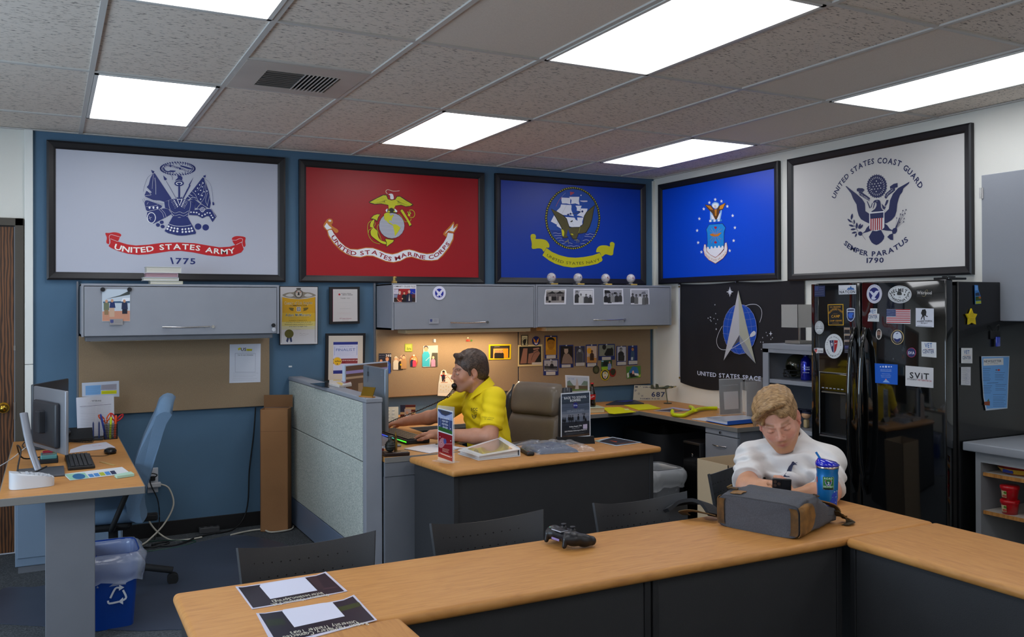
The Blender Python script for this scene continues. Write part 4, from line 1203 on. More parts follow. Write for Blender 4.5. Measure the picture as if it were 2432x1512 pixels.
FA('photo_print','black and white photo of people before a raised sign, rightmost of four','photo','black and white photos on the cabinet door',0.001,0.5,(-0.4108,-0.372,1.6486),'r','''B 211 -185 -133 383 1 -11 266 -387 -3
P 154 -171 -110 345 3 -5 222 -347 -2
P 249 20 41 103 5 -17 43 -63 -10
P 244 -190 -110 79 0 0 96 -19 24 -40 0 -20 -24
E 181 -150 37 22 0 0 -20
E 250 -150 28 18 0 0 -19
P 248 -117 -124 79 0 1 96 -20 24 -39 0 -20 -24
E 181 -77 23 22 0 0 -20
E 250 -77 15 19 0 0 -19
P 161 -37 -119 79 0 1 96 -20 24 -40 0 -20 -25
E 181 3 28 22 0 0 -20
E 250 3 19 19 0 0 -19
P 248 42 -133 80 -1 1 96 -20 25 -40 0 -20 -25
E 181 83 14 22 0 0 -20
E 250 83 5 19 1 0 -19
P 251 94 -129 80 0 0 96 -20 25 -40 0 -20 -25
E 181 134 19 23 0 0 -21
E 250 134 10 19 0 0 -19''')
FA('photo_print','colour photo of three people standing before an airliner, held by magnets','photo',None,0.001,0.5,(-4.4346,-0.372,1.585),'r','''B 252 -162 -204 323 -2 1 410 -323 2
P 253 -159 -199 317 -3 0 133 -316 -7
P 254 -150 30 308 -1 0 27 -308 -9
P 255 -119 79 278 57 0 54 -118 -63
P 256 57 47 101 9 0 41 -85 -5
P 257 -143 -58 61 0 0 88 -29 14 -32 -14
P 258 -135 -120 45 0 3 62 -51 0
E 191 -111 51 16 0 0 -21
L 191 3 -124 -120 -3 -47
L 191 3 -98 -120 4 -41
P 259 -79 -32 71 0 -12 76 -48 0
P 260 -79 -147 59 0 0 115 -59 0
E 191 -47 58 16 0 0 -21
P 261 60 -50 74 -1 -5 80 -32 15 -32 -14
P 262 69 -109 60 0 0 58 -60 1
E 191 94 54 16 0 0 -21
L 191 3 84 -109 -5 -57
L 191 3 113 -109 8 -72''')
FA('round_magnet','round black magnet at the left corner of the airliner photo','magnet',None,0.008,0.5,(-4.5114,-0.374,1.6852),'r','''B 263 27 0 -2 11 -6 9 -9 6 -10 2 -10 -2 -9 -6 -6 -9 -2 -11 2 -11 6 -9 9 -6 10 -2 10 2 9 6 6 9''')
FA('round_magnet','round black magnet at the right corner of the airliner photo','magnet',None,0.008,0.5,(-4.3579,-0.374,1.6861),'r','''B 263 28 0 -3 11 -5 9 -9 6 -11 3 -11 -3 -8 -6 -6 -9 -3 -11 3 -11 5 -9 9 -6 11 -3 10 3 9 6 6 9''')
FA('round_magnet','round black magnet at the lower right corner of the left cabinet door','magnet',None,0.008,0.5,(-3.4586,-0.372,1.4452),'r','''B 263 26 0 -2 10 -5 9 -9 6 -10 2 -10 -2 -8 -6 -6 -8 -2 -11 2 -10 5 -9 9 -6 10 -2 10 2 8 6 6 8''')
FA('round_magnet','round silver magnet under the black one on the left cabinet door','magnet',None,0.008,0.25,(-3.4568,-0.372,1.4164),'r','''B 264 26 0 -2 10 -5 9 -9 6 -10 2 -10 -2 -8 -6 -6 -8 -2 -11 2 -10 5 -9 9 -6 10 -2 10 2 9 6 5 8''')
FA('badge_magnet','grey magnetic name badge at the foot of the airliner photo','badge',None,0.004,0.5,(-4.4346,-0.376,1.4798),'r','''B 265 -75 -37 150 -2 0 76 -150 2
P 231 -69 28 37 0 0 -36 -19 -8 -18 9
L 232 1 -21 10 85 -1
L 232 1 -21 -9 76 -1''')
FA('printed_sheet','white printed notice with black and yellow heading pinned at corkboard right','notice',None,0.0006,0.5,(-3.5841,-0.034,1.1701),'r','''B 266 -217 -273 427 -4 7 552 -427 0
T 156 20.9 1|US|-59 180 73 -2
P 267 -100 215 38 15 3 -28 -34 -15
P 267 18 208 81 -6 -8 -30 -73 4
T 156 8.8 0|VETS|22 178 69 -2
L 268 0.8 -49 164 105 -3
C 269 1.4 -138 145 281 -8 -5 -268 -275 11
T 270 11 0|Scan for more information|-101 112 211 -6
L 271 0.9 -169 -133 350 -13
L 271 0.9 -169 -160 315 -13
L 271 0.9 -169 -184 279 -11
L 271 0.9 -169 -208 332 -13
L 271 0.9 -170 -231 298 -13''')
FA('printed_sheet','white sheet with pale blue table and yellow highlight, left end of corkboard','notice',None,0.0006,0.5,(-4.5084,-0.034,1.029),'r','''B 272 -220 -87 443 -23 -3 213 -443 -10
P 273 -179 -71 178 4 3 124 -183 -4
P 274 2 -11 189 -4 0 79 -185 -7
P 275 7 -67 184 0 0 45 -184 1
L 276 0.7 -174 38 165 -8
L 276 0.7 -174 16 148 -7
L 276 0.7 -174 -7 131 -6
L 276 0.7 -174 -30 156 -8
L 276 0.7 -174 -49 140 -7
L 277 0.7 19 47 162 -7
L 277 0.7 19 29 146 -7
L 277 0.7 19 10 129 -6
T 278 4 0|Updated Form 2023-24|19 -49 162 -2''')
FA('framed_certificate','tall framed certificate with golden scroll, gold seal and ribbon','certificate',None,0.016,0.5,(-3.2027,-0.018,1.5079),'r','''B 279 -280 -428 557 -3 7 860 -565 1
P 280 -270 -418 537 -3 6 840 -542 0
P 281 -242 40 486 -4 -4 238 -123 -26 -123 -10 -121 10 -115 23
P 282 -248 -92 492 4 0 124 -486 4
P 283 -250 -153 491 -2 3 67 -492 -4
P 284 -250 -204 491 -2 0 51 -491 2
L 285 2 -255 268 -5 -664
L 285 2 240 269 -5 -668
S 286 -242 299 75 35 91 11 71 51 71 -50 102 -10 82 -41 -92 -26 -82 -11 -82 -15 -91 15 -80 10
S 113 -197 294 70 30 51 -30 -51 -21
S 113 76 294 51 31 72 -30 -72 -21
E 287 -5 320 61 0 -1 -64
E 288 -5 320 47 0 -1 -52
P 289 -21 299 31 0 -7 46 -16 0
P 287 -41 386 71 0 -5 19 -61 -1
E 290 -31 345 8 0 0 -8
E 290 20 345 8 0 0 -8
T 291 21.8 1|County of Los Angeles|-207 161 403 8
T 292 19.8 0|County of Los Angeles|-204 163 398 8
T 293 9.7 1|COMMENDATION|-132 136 248 2
P 294 -36 61 62 -1 1 68 -63 0
P 295 -28 69 46 0 0 51 -46 0
P 294 -20 77 30 0 0 35 -30 0
T 295 13.8 1|A|-13 81 16 0
S 296 -147 115 70 -5 -10 -31 15 -10 -45 5
S 296 137 114 -72 -5 5 -30 -15 -13 51 10
T 297 21.2 1|Adam McManamy|-197 -12 374 2
T 298 20.2 0|Adam McManamy|-197 -12 374 2
L 299 0.7 -152 -27 299 -3
L 299 0.7 -152 -39 268 -3
T 300 9.2 0|In recognition of dedicated service|-143 -78 259 1
T 300 9.2 0|to the affairs of the community and for the civic pride|-188 -105 365 0
T 300 9.2 0|demonstrated by numerous contributions for the benefit of|-206 -135 402 -2
T 300 9.2 0|all the citizens of Los Angeles County.|-143 -167 264 1
L 301 0.6 -42 -204 71 -1
P 302 -173 -317 30 -6 -20 -70 -25 20
P 302 -143 -323 35 5 8 -62 -23 -11
E 303 -144 -265 65 -1 0 -63
L 244 0.7 8 -274 16 15 15 -21 30 15 31 -11 41 4
L 160 0.6 8 -295 97 -2''')
FA('framed_certificate','small black-framed white letter, upper right of the three frames','certificate',None,0.016,0.5,(-2.8618,-0.018,1.5815),'r','''B 279 -230 -281 460 5 2 558 -464 -7
P 222 -181 -243 377 4 -1 483 -376 -2
L 304 2 -179 242 -2 -482
E 305 -81 164 16 0 0 -15
T 181 6 1|NATIONAL VETERANS|-53 172 150 0
T 181 6 1|MEMORIAL MUSEUM|-34 152 152 0
T 244 9.2 0|THANK YOU|-66 98 144 0
C 306 0.5 -108 216 0 -174 234 0 1 176
L 182 0.8 -79 -48 173 -1
L 307 0.7 -119 -108 234 -1
L 307 0.7 -119 -123 211 -2
T 308 6.9 1|VETS Annual Conference|-82 -203 184 -2
L 308 1 -40 -218 101 -1
L 308 1 -40 -234 91 -1''')
FA('framed_certificate','large black-framed finalist certificate above the partition end','certificate',None,0.016,0.5,(-2.8577,-0.018,1.1926),'r','''B 279 -310 -343 600 -28 24 725 -608 6
P 309 -261 -332 525 -28 7 678 -523 7
P 310 -187 -242 376 -14 3 480 -373 9
P 311 -183 189 373 -4 2 41 -375 4
P 311 -187 -244 376 -7 0 53 -376 3
T 312 19.5 0|FINALIST|-141 93 292 -3
L 313 2 -164 162 -3 -133
L 313 2 177 158 -3 -134
L 314 0.7 -139 80 287 -8
L 314 0.7 -139 65 258 -8
L 314 0.7 -139 49 229 -7
L 314 0.7 -139 33 273 -8
T 315 6 0|ADVISOR OF THE YEAR|-92 152 203 -1
P 316 -187 -94 373 -7 3 75 -376 5
T 317 8.3 1|ADAM MCMANAMY,MA|-50 -56 239 -6
L 318 0.8 -2 -76 188 -6
E 319 -122 -59 66 -2 0 -63
E 320 -122 -59 61 -2 0 -58
E 321 -122 -59 57 -2 0 -54
T 181 11.5 1|vhs|-161 -67 90 -3
E 181 -123 -100 9 0 0 -8
E 322 51 -161 22 -1 0 -24''')
FA('rectangular_magnet','small dark blue flag magnet at the upper left of the freezer door','magnet',None,0.002,0.5,(-0.762,-2.779,1.6537),'w','''B 323 -84 -65 167 -1 0 130 -166 3
P 324 -79 9 59 -1 1 49 -60 3
L 325 1.4 -7 38 73 2
L 325 1.4 -7 17 73 2
L 325 1.4 -79 -12 145 2
L 325 1.4 -80 -36 145 1''')
FA('rectangular_magnet','white convention magnet with blue mountains on the freezer door','magnet',None,0.002,0.5,(-0.762,-2.9935,1.6588),'w','''B 326 -129 -55 260 3 -1 105 -262 1
P 327 -10 -3 29 31 12 -10 24 25 19 -25 15 5 23 -26
T 328 16 1|NATCON|-115 -42 233 1
T 329 3.4 0|5TH ANNUAL|-114 1 90 0''')
FA('rectangular_magnet','black and gold camp magnet on the freezer door','magnet',None,0.002,0.5,(-0.762,-2.9038,1.5131),'w','''B 330 -115 -126 237 4 -4 248 -242 -4
P 328 -106 -119 218 5 -4 231 -221 -3
T 331 8 1|U.S. MARINES|-86 83 165 2
T 331 12 1|MONTFORD POINT|-97 7 43 34 55 13 54 -9 48 -30
L 331 0.8 -36 14 67 0
T 331 15 1|CAMP|-66 -35 133 4
T 331 8 1|CAMP LEJEUNE|-88 -80 184 5
L 331 1.5 -51 -99 105 2''')
FA('shield_magnet','blue shield-shaped magnet with horse head by the handles','magnet',None,0.002,0.5,(-0.762,-3.0189,1.5183),'w','''B 332 -60 54 10 9 49 7 52 -7 10 -9 -1 -89 -24 -36 -35 -19 -41 18 -18 36
P 333 -48 23 99 0 -1 -58 -20 -29 -29 -17 -35 16 -15 29
P 334 -48 34 99 2 -3 20 -94 -2
S 335 -39 -9 23 23 58 -5 -23 -36 23 -8 -58 -14''')
FA('round_magnet','grey round partners magnet low on freezer door left edge','magnet',None,0.002,0.5,(-0.762,-2.7745,1.4352),'w','''B 336 73 1 -3 25 -11 22 -16 18 -20 11 -22 4 -23 -5 -20 -11 -17 -19 -11 -22 -3 -25 3 -25 10 -23 17 -17 20 -11 23 -3 22 4 21 12 16 18 10 23
E 337 0 0 63 1 0 -71
E 336 0 0 58 1 0 -66
P 338 1 56 23 -60 25 -46 -49 22 -49 -25 25 48
T 339 4.5 0|Hiring Our|-52 8 104 5
T 339 5.5 1|PARTNERS|-54 -17 108 4''')
FA('round_magnet','large white round magnet with helmet emblem, above the dispenser','magnet',None,0.002,0.5,(-0.762,-2.8892,1.328),'w','''B 340 139 5 -3 32 -10 30 -16 27 -22 22 -26 16 -29 10 -31 3 -31 -4 -30 -12 -27 -18 -23 -24 -17 -28 -11 -31 -3 -33 3 -33 10 -30 17 -27 22 -23 27 -16 30 -9 31 -2 31 5 29 12 27 18 21 24 17 28 10 31
T 341 8 0|TRAVIS MANION|-97 4 5 42 37 40 56 16 56 -15 33 -37 7 -39
T 341 9 0|FOUNDATION|-114 -52 49 -58 65 -14 75 24 42 62
P 342 -70 65 68 7 -1 -152 -25 17 -24 73
P 343 4 72 58 -3 -10 -64 -19 -56 -30 -33
P 340 -45 38 24 5 6 -32 -18 -19
P 340 16 35 42 6 -43 -19
E 340 -33 57 6 0 0 -5''')
FA('shaped_magnet','small white heart and letters magnet at lower left of freezer door','magnet',None,0.002,0.5,(-0.762,-2.7626,1.297),'w','''B 241 -65 1 0 24 54 7 95 -1 -1 -56 -81 -4 -29 -6
P 344 -58 20 47 2 -4 -33 -18 -17 -20 20
P 345 -55 22 41 2 -9 -14 -22 -1
T 346 12 1|CVA|-2 -20 79 4''')
FA('photo_strip','narrow strip of small photos beside the fridge handle','magnet',None,0.002,0.5,(-0.762,-2.9912,1.3675),'w','''B 347 -43 -152 91 2 0 301 -101 0
P 348 -44 84 88 2 0 58 -90 -1
P 349 -40 84 27 1 0 29 -6 8 -14 0 -7 -8
E 78 -26 130 7 0 0 -6
E 191 -26 128 6 0 0 -6
P 349 -14 85 27 0 0 30 -7 8 -13 -1 -7 -8
E 78 0 131 7 0 0 -7
E 191 0 128 6 0 0 -6
P 349 13 85 27 1 0 30 -7 7 -13 0 -7 -8
E 78 27 131 7 0 0 -6
E 191 27 129 6 0 0 -6
P 350 -45 13 89 3 0 58 -91 -2
P 349 -40 13 27 1 0 30 -7 8 -13 -1 -7 -8
E 78 -27 60 8 0 0 -7
E 191 -27 57 7 0 0 -6
P 349 -14 14 26 1 1 30 -7 7 -13 0 -7 -8
E 78 -1 60 8 0 0 -6
E 191 -1 58 7 0 0 -6
P 349 13 15 26 1 1 29 -7 8 -13 0 -7 -8
E 78 26 61 8 0 0 -6
E 191 26 58 7 1 0 -6
P 351 -45 -58 88 4 0 58 -90 -3
P 349 -41 -57 27 0 0 30 -6 8 -14 -1 -7 -7
E 78 -27 -11 7 0 0 -6
E 191 -27 -14 6 1 0 -6
P 349 -15 -57 27 1 0 30 -6 8 -14 -1 -7 -8
E 78 -1 -10 7 0 0 -6
E 191 -1 -13 6 0 0 -6
P 349 12 -56 27 1 0 30 -7 8 -13 -1 -7 -8
E 78 26 -9 7 0 0 -7
E 191 26 -12 6 0 0 -6
P 352 -39 -102 82 3 -2 36 -83 -3
L 353 1.2 -33 -79 70 3
L 353 1.2 -34 -120 64 3
L 353 1.2 -34 -142 57 2''')
FA('round_magnet','large round white magnet with blue eagle on the refrigerator door','magnet',None,0.002,0.5,(-0.762,-3.1903,1.6317),'w','''B 354 107 -1 -2 23 -8 23 -13 20 -16 17 -20 13 -23 8 -24 4 -24 -3 -23 -7 -20 -12 -18 -17 -13 -20 -8 -23 -3 -24 2 -23 8 -23 13 -21 17 -17 21 -13 23 -8 24 -3 24 3 22 8 21 12 17 17 12 20 8 22
E 355 0 -2 75 -1 0 -74
P 356 -74 30 35 4 33 -27 28 26 49 3 -11 -17 -39 -43 -16 -17 27 -13 -28 -12 -38 3 -8 18 19 26
T 357 5 0|VETERAN|-72 48 33 32 40 12 48 -16 27 -31''')
FA('oval_magnet','white oval magnet with black lettering and helmet drawing','magnet',None,0.002,0.5,(-0.762,-3.3637,1.6263),'w','''B 340 154 -2 -3 18 -8 18 -14 17 -19 15 -23 12 -26 9 -29 6 -30 3 -31 -1 -29 -5 -27 -9 -24 -11 -20 -14 -15 -17 -9 -18 -3 -19 3 -19 9 -18 14 -17 20 -15 24 -12 27 -9 29 -6 30 -2 31 2 28 5 27 9 23 11 19 15 14 16 9 18
C 358 1.5 142 -2 -3 17 -7 16 -13 15 -18 13 -21 11 -24 9 -27 5 -27 2 -28 -1 -27 -4 -25 -8 -22 -10 -18 -13 -14 -15 -8 -16 -3 -17 2 -17 9 -17 13 -15 18 -13 22 -11 25 -9 27 -5 28 -1 27 1 27 5 24 8 22 10 17 13 13 15 8 16
T 359 18 1|HELMETS|-114 -9 35 25 47 13 70 -1 45 -14 32 -26
T 359 13 1|HARDHATS|-121 -17 36 -40 52 -19 73 -1 51 23 36 37
T 359 7 1|TO|-12 -38 26 0
S 360 -32 -4 5 30 24 10 23 -11 8 -30
P 359 -71 11 5 -8 10 -2 -8 -6 3 -10 -10 7 -9 -6 3 9 -8 6 10 2
P 359 66 9 4 -8 10 -2 -8 -6 3 -9 -9 6 -10 -6 4 9 -9 6 11 2''')
FA('brand_plate','silver maker lettering with gold swoosh at the top right of door','magnet',None,0.001,0.5,(-0.762,-3.5222,1.6304),'w','''B 361 -100 -40 200 -2 0 81 -200 4
T 243 16 1|Whirlpool|-92 -9 184 -3
L 362 1.3 -31 -24 34 -9 39 61 -19 5 -20 -29
T 306 3 0|every day|-95 26 59 1''')
FA('rectangular_magnet','cut-out white and blue vet center magnet near the top of the door','magnet',None,0.002,0.5,(-0.762,-3.1848,1.5182),'w','''B 363 -86 -82 160 -2 4 87 -31 4 3 57 -96 0 0 -36 -26 -28
T 364 21.1 1|VET|-51 9 83 0
L 365 1.2 -54 -6 107 1
T 366 17.8 1|CENTER|-74 -48 129 1
L 242 0.8 -74 -60 129 -1
L 306 1.2 -71 -76 125 0''')
FA('rectangular_magnet','square vet center magnet near the right edge of the refrigerator door','magnet',None,0.002,0.5,(-0.762,-3.5488,1.3345),'w','''B 363 -91 -77 183 -4 -1 159 -183 2
T 364 23.8 1|VET|-50 19 92 3
L 365 1.2 -54 4 120 4
T 366 20 1|CENTER|-76 -42 143 6
L 242 0.8 -76 -55 143 5
L 306 1.2 -73 -71 140 5''')
FA('flag_magnet','stars and stripes flag magnet in the middle of the refrigerator door','magnet',None,0.003,0.5,(-0.762,-3.3546,1.507),'w','''B 367 -160 -76 318 -4 1 156 -316 3
P 368 -155 66 312 0 0 11 -312 0
P 368 -155 43 312 1 0 11 -312 0
P 368 -155 20 312 2 0 10 -312 0
P 368 -155 -2 312 1 0 11 -312 -1
P 368 -156 -25 312 2 1 11 -312 -2
P 368 -156 -48 312 3 0 11 -312 -3
P 368 -156 -71 312 3 0 11 -312 -3
P 369 -158 -3 126 1 0 78 -125 1
E 370 -145 69 3 0 0 -3
E 370 -128 69 3 0 0 -3
E 370 -111 69 3 0 0 -3
E 370 -95 69 4 0 0 -3
E 370 -78 69 4 0 0 -3
E 370 -61 69 3 0 0 -3
E 370 -44 69 3 0 0 -3
E 370 -141 56 3 0 0 -3
E 370 -124 56 3 0 0 -3
E 370 -107 56 3 0 0 -3
E 370 -90 56 3 0 0 -3
E 370 -74 56 4 0 0 -3
E 370 -57 56 4 0 0 -3
E 370 -40 56 3 0 0 -2
E 370 -146 43 4 0 0 -3
E 370 -129 43 4 0 0 -3
E 370 -112 43 4 0 0 -3
E 370 -95 43 4 0 0 -2
E 370 -78 43 4 0 0 -2
E 370 -61 43 3 0 0 -2
E 370 -44 43 3 0 0 -2
E 370 -141 30 3 0 0 -3
E 370 -124 30 3 0 0 -2
E 370 -107 30 3 0 0 -2
E 370 -91 30 4 0 0 -2
E 370 -74 31 4 0 0 -3
E 370 -57 31 3 0 0 -3
E 370 -40 31 3 0 0 -3
E 370 -146 17 4 0 0 -2
E 370 -129 17 4 0 0 -2
E 370 -112 17 4 0 0 -2
E 370 -95 18 4 0 0 -3
E 370 -78 18 3 0 0 -3
E 370 -61 18 3 0 0 -3
E 370 -44 18 3 0 0 -3
E 370 -142 4 4 0 0 -2
E 370 -125 5 4 0 0 -3
E 370 -108 5 4 0 0 -3
E 370 -91 5 4 0 0 -3
E 370 -74 5 3 0 0 -3
E 370 -57 5 3 0 0 -3
E 370 -40 5 3 0 0 -3''')
FA('square_magnet','white square magnet with soldier carrying a comrade','magnet',None,0.002,0.5,(-0.762,-3.5237,1.5019),'w','''B 266 -113 -95 225 -6 1 196 -225 6
P 371 -45 47 15 37 39 6 14 -27 -5 -41 25 -8 -10 -8 -34 16 0 -33 4 -15 -14 3 -5 37 -25 -38 -7 4 18 42
L 371 1 -50 -28 126 0
T 371 8 1|WOUNDED WARRIOR|-98 -49 193 5
T 371 6 1|PROJECT|-46 -65 83 0
L 372 1.5 -95 -88 185 -4''')
FA('oval_magnet','small oval magnet with a bearded face','magnet',None,0.002,0.5,(-0.762,-3.2202,1.4066),'w','''B 373 41 1 -2 19 -5 16 -9 14 -12 8 -13 3 -12 -3 -12 -9 -9 -14 -6 -17 -2 -19 2 -19 5 -17 9 -13 12 -8 13 -3 12 4 12 8 9 14 6 17
S 374 -25 17 11 28 33 1 8 -28 -9 -44 -19 -22 -19 21
S 375 -23 -16 22 6 25 -5 -8 -24 -17 -11 -16 10
P 376 -25 21 11 26 31 1 8 -23 -26 11
L 377 1 -16 13 11 0
L 377 1 6 13 13 0''')
FA('round_magnet','round navy and gold seal magnet with an eagle','magnet',None,0.002,0.5,(-0.762,-3.347,1.3936),'w','''B 378 85 2 -2 18 -6 17 -10 14 -13 13 -16 9 -18 5 -19 2 -19 -2 -18 -7 -17 -10 -13 -13 -11 -15 -6 -17 -3 -18 2 -18 7 -17 10 -15 14 -12 16 -9 18 -6 19 -1 19 3 18 6 16 10 13 13 10 16 7 17
E 379 0 0 78 2 0 -74
E 362 0 0 60 2 0 -58
E 380 0 11 56 2 0 -51
P 381 -54 -12 26 -3 26 -8 36 14 18 -4 -23 -34 -31 -10 -31 12
P 381 -17 40 31 10 -5 -11 -23 -5''')
FA('round_magnet','small round blue magnet with white letters and pink rim','magnet',None,0.002,0.5,(-0.762,-3.4386,1.3139),'w','''B 382 58 2 -2 14 -5 12 -10 10 -11 8 -14 5 -16 1 -15 -3 -14 -5 -12 -9 -9 -11 -6 -13 -3 -14 2 -13 6 -12 10 -11 12 -7 14 -5 15 -1 15 3 14 5 12 9 9 11 6 13
E 259 0 0 53 2 0 -48
T 74 15 1|SVA|-40 -19 80 2''')
FA('rectangular_magnet','bright blue card magnet with row of white stars','magnet',None,0.002,0.5,(-0.762,-3.2696,1.1892),'w','''B 383 -152 -110 305 0 3 221 -313 -3
P 384 -76 85 3 -7 9 1 -7 -5 2 -7 -7 3 -8 -4 3 7 -7 4 9 1
P 384 -40 90 3 -9 12 0 -9 -6 3 -8 -10 4 -9 -5 3 9 -9 5 11 1
P 384 -1 96 5 -11 15 0 -11 -8 4 -11 -13 6 -13 -8 5 12 -12 7 15 1
P 384 39 94 3 -8 12 0 -9 -6 3 -9 -10 5 -9 -6 3 9 -9 5 12 1
P 384 72 93 3 -6 9 0 -7 -5 3 -7 -8 4 -7 -5 2 7 -7 4 9 1
T 385 4 0|SERVICE PARTNER|-77 38 152 5
L 385 1.2 -78 26 153 6
T 386 3.6 0|Service to Country|-56 -4 112 2
T 386 3.6 0|Service to Community|-70 -24 138 3
T 386 3.6 0|Service to Customer|-64 -41 126 3
E 387 -2 -62 10 0 0 -8
P 388 -49 -96 102 3 -40 25 -27 0''')
FA('rectangular_magnet','large white magnet with bold black letters, low on the door','magnet',None,0.002,0.5,(-0.762,-3.4874,1.1874),'w','''B 280 -178 -107 353 1 3 210 -353 5
T 263 31 1|SViT|-121 -20 246 0
T 156 8.5 1|STUDENT|-152 -41 124 -1
T 389 8.5 1|VETSINTECH|-23 -42 177 -2''')
FA('rectangular_magnet','vet center magnet on the refrigerator side panel','magnet',None,0.002,0.5,(-0.6203,-3.667,1.3037),'r','''B 363 -88 -76 174 -7 1 160 -172 5
T 364 19 1|VET|-49 21 88 -3
L 365 1.2 -52 7 114 -4
T 366 16 1|CENTER|-74 -35 137 -4
L 242 0.8 -74 -48 137 -6
L 306 1.2 -71 -64 134 -6''')
FA('rectangular_magnet','white doodle-covered magnet under the side panel vet center magnet','magnet',None,0.002,0.5,(-0.6287,-3.667,1.1976),'r','''B 264 -76 -89 149 -11 3 192 -149 5
L 232 0.9 -61 80 80 -3
L 232 0.9 -61 63 71 -2
L 232 0.9 -62 44 64 -3
L 232 0.9 -62 21 76 -3
L 232 0.9 -62 1 68 -2
L 232 0.9 -62 -18 80 -4
L 232 0.9 -62 -41 71 -3
C 390 0.9 55 51 -4 7 -11 4 -13 1 -11 -4 -4 -6 4 -7 11 -4 13 -1 11 4
C 390 0.9 32 13 -4 6 -11 5 -13 0 -11 -3 -4 -7 4 -6 11 -5 13 0 10 3
C 390 0.9 54 -23 -5 8 -13 6 -16 0 -12 -4 -5 -8 4 -8 13 -5 16 -1 13 4
C 390 0.9 13 -26 -3 5 -9 4 -12 1 -9 -3 -3 -6 3 -5 9 -4 11 -1 10 3
C 390 0.9 48 -67 -6 9 -15 7 -19 0 -15 -5 -6 -9 6 -9 15 -7 18 0 16 5''')
FA('star_magnet','yellow star-shaped foam magnet on the refrigerator side','magnet',None,0.008,0.5,(-0.5862,-3.667,1.5038),'r','''B 391 -55 -76 55 21 64 -22 -10 65 32 44 -61 9 -28 51 -30 -54 -56 -5 39 -49
C 392 1 -1 49 9 -16 26 -1 -20 -10 6 -17 -21 10 -21 -9 7 16 -20 10 25 1
L 392 1 -39 -16 79 -1
L 392 1 -39 -28 71 -1
L 392 1 -39 -39 63 -1''')
FA('picture_magnet','blue and orange landscape magnet at the top of side panel','magnet',None,0.003,0.5,(-0.5324,-3.667,1.6264),'r','''B 393 -36 -109 93 5 -10 80 -35 70 -6 45 -51 2 4 -87
P 394 -41 36 47 0 -5 50 -41 2
P 395 -38 -24 77 5 -23 35 -54 -10
P 396 -38 -74 92 5 -7 40 -85 0
P 397 16 -49 38 0 -7 20 -31 5
P 398 -36 -106 90 4 0 28 -89 -5''')
FA('newsletter','pale blue newsletter sheet taped to the refrigerator side','notice',None,0.0008,0.5,(-0.4179,-3.667,1.1449),'r','''B 399 -100 -273 361 2 42 564 -471 11 9 -225 21 -212
P 400 -84 -254 334 -6 42 543 -449 11 9 -216 23 -211
P 401 -138 203 335 -2 -2 75 -332 2
T 402 11 1|NEWSLETTER|-126 238 288 -5
T 403 4 0|THE VETS CENTER|-80 221 182 -3
L 404 1.6 -147 173 129 -4
L 404 1.6 -147 150 116 -4
L 404 1.6 -148 128 104 -4
L 404 1.6 -148 106 123 -5
L 404 1.6 -148 83 110 -4
L 404 1.6 -148 63 129 -5
L 404 1.6 -148 46 116 -5
L 404 1.6 53 124 168 -7
L 404 1.6 53 100 151 -6
L 404 1.6 53 85 134 -5
L 404 1.6 53 70 159 -7
L 404 1.6 52 48 143 -6
L 405 2 -82 17 190 -4
L 404 1.6 -144 -7 148 -7
L 404 1.6 -144 -27 133 -6
L 404 1.6 -144 -42 118 -6
L 404 1.6 -145 -62 141 -7
L 404 1.6 -145 -82 126 -6
L 404 1.6 60 -3 184 -8
L 404 1.6 60 -21 165 -8
L 404 1.6 59 -47 147 -7
L 404 1.6 59 -64 175 -8
L 404 1.6 19 -110 216 -11
L 404 1.6 19 -136 194 -10
L 404 1.6 19 -156 172 -9
L 404 1.6 19 -171 204 -11
L 404 1.6 19 -191 182 -10
L 404 1.6 18 -211 216 -12
L 404 1.6 18 -231 194 -11
P 406 -130 -213 93 -10 4 45 -92 0
P 407 -83 -175 39 -3 -8 31
E 5 117 148 22 0 0 -11
E 408 77 150 14 -1 0 -9''')
FA('flyer','upper dark flyer with blank white square and upside-down text, left table end','flyer',None,0.0015,0.3,(-4.1908,-4.0515,0.7405),'z','''B 409 -262 -262 118 3 170 13 143 18 116 17 -6 452 -70 -45 -149 -2 -181 -8 -112 -4 -36 23
P 410 -254 -247 113 3 171 14 144 18 94 7 -4 413 -60 -31 -149 -8 -180 -5 -111 0 -22 13
P 411 162 -122 90 2 3 24 -81 7
P 412 141 163 58 -5 -15 -253 -40 -3
P 413 -139 -140 273 24 -1 286 -45 16 -220 -21 -13 -33
T 414 24 0|Request (Summer,Fall,|164 -206 -319 -21
T 414 24 0|Intersession,Spring)|147 -158 -287 -18''')
FA('flyer','nearer dark flyer with blank white square and upside-down text, left table end','flyer',None,0.0015,0.3,(-4.1876,-4.2851,0.7405),'z','''B 409 -287 -437 562 136 17 473 -75 -51 -124 -13 -200 -3 -113 2 -42 18
P 415 -259 -389 523 96 12 436 -65 -42 -123 -14 -200 -2 -111 7 -28 16
P 416 130 -7 146 34 -4 -68 -144 -44
P 417 -240 -7 86 -27 -7 -102 -89 19
P 413 -134 -200 275 36 5 265 -52 12 -217 -5 -11 -33
T 414 26 0|University Transfer Tours|172 -254 -343 0
T 414 26 0|Region VIII,Military Connected|215 -306 -431 6''')
FA('paper_sheets','white loose papers beside the ammunition display on the return desk','papers',None,0.003,0.5,(-2.8081,-1.7168,0.7315),'z','''B 418 -343 126 148 -464 428 128 33 115 -92 381 -309 -54
L 124 1 -172 48 49 -323
L 419 0.8 -157 130 181 -196
L 419 0.8 -178 74 160 -182''')
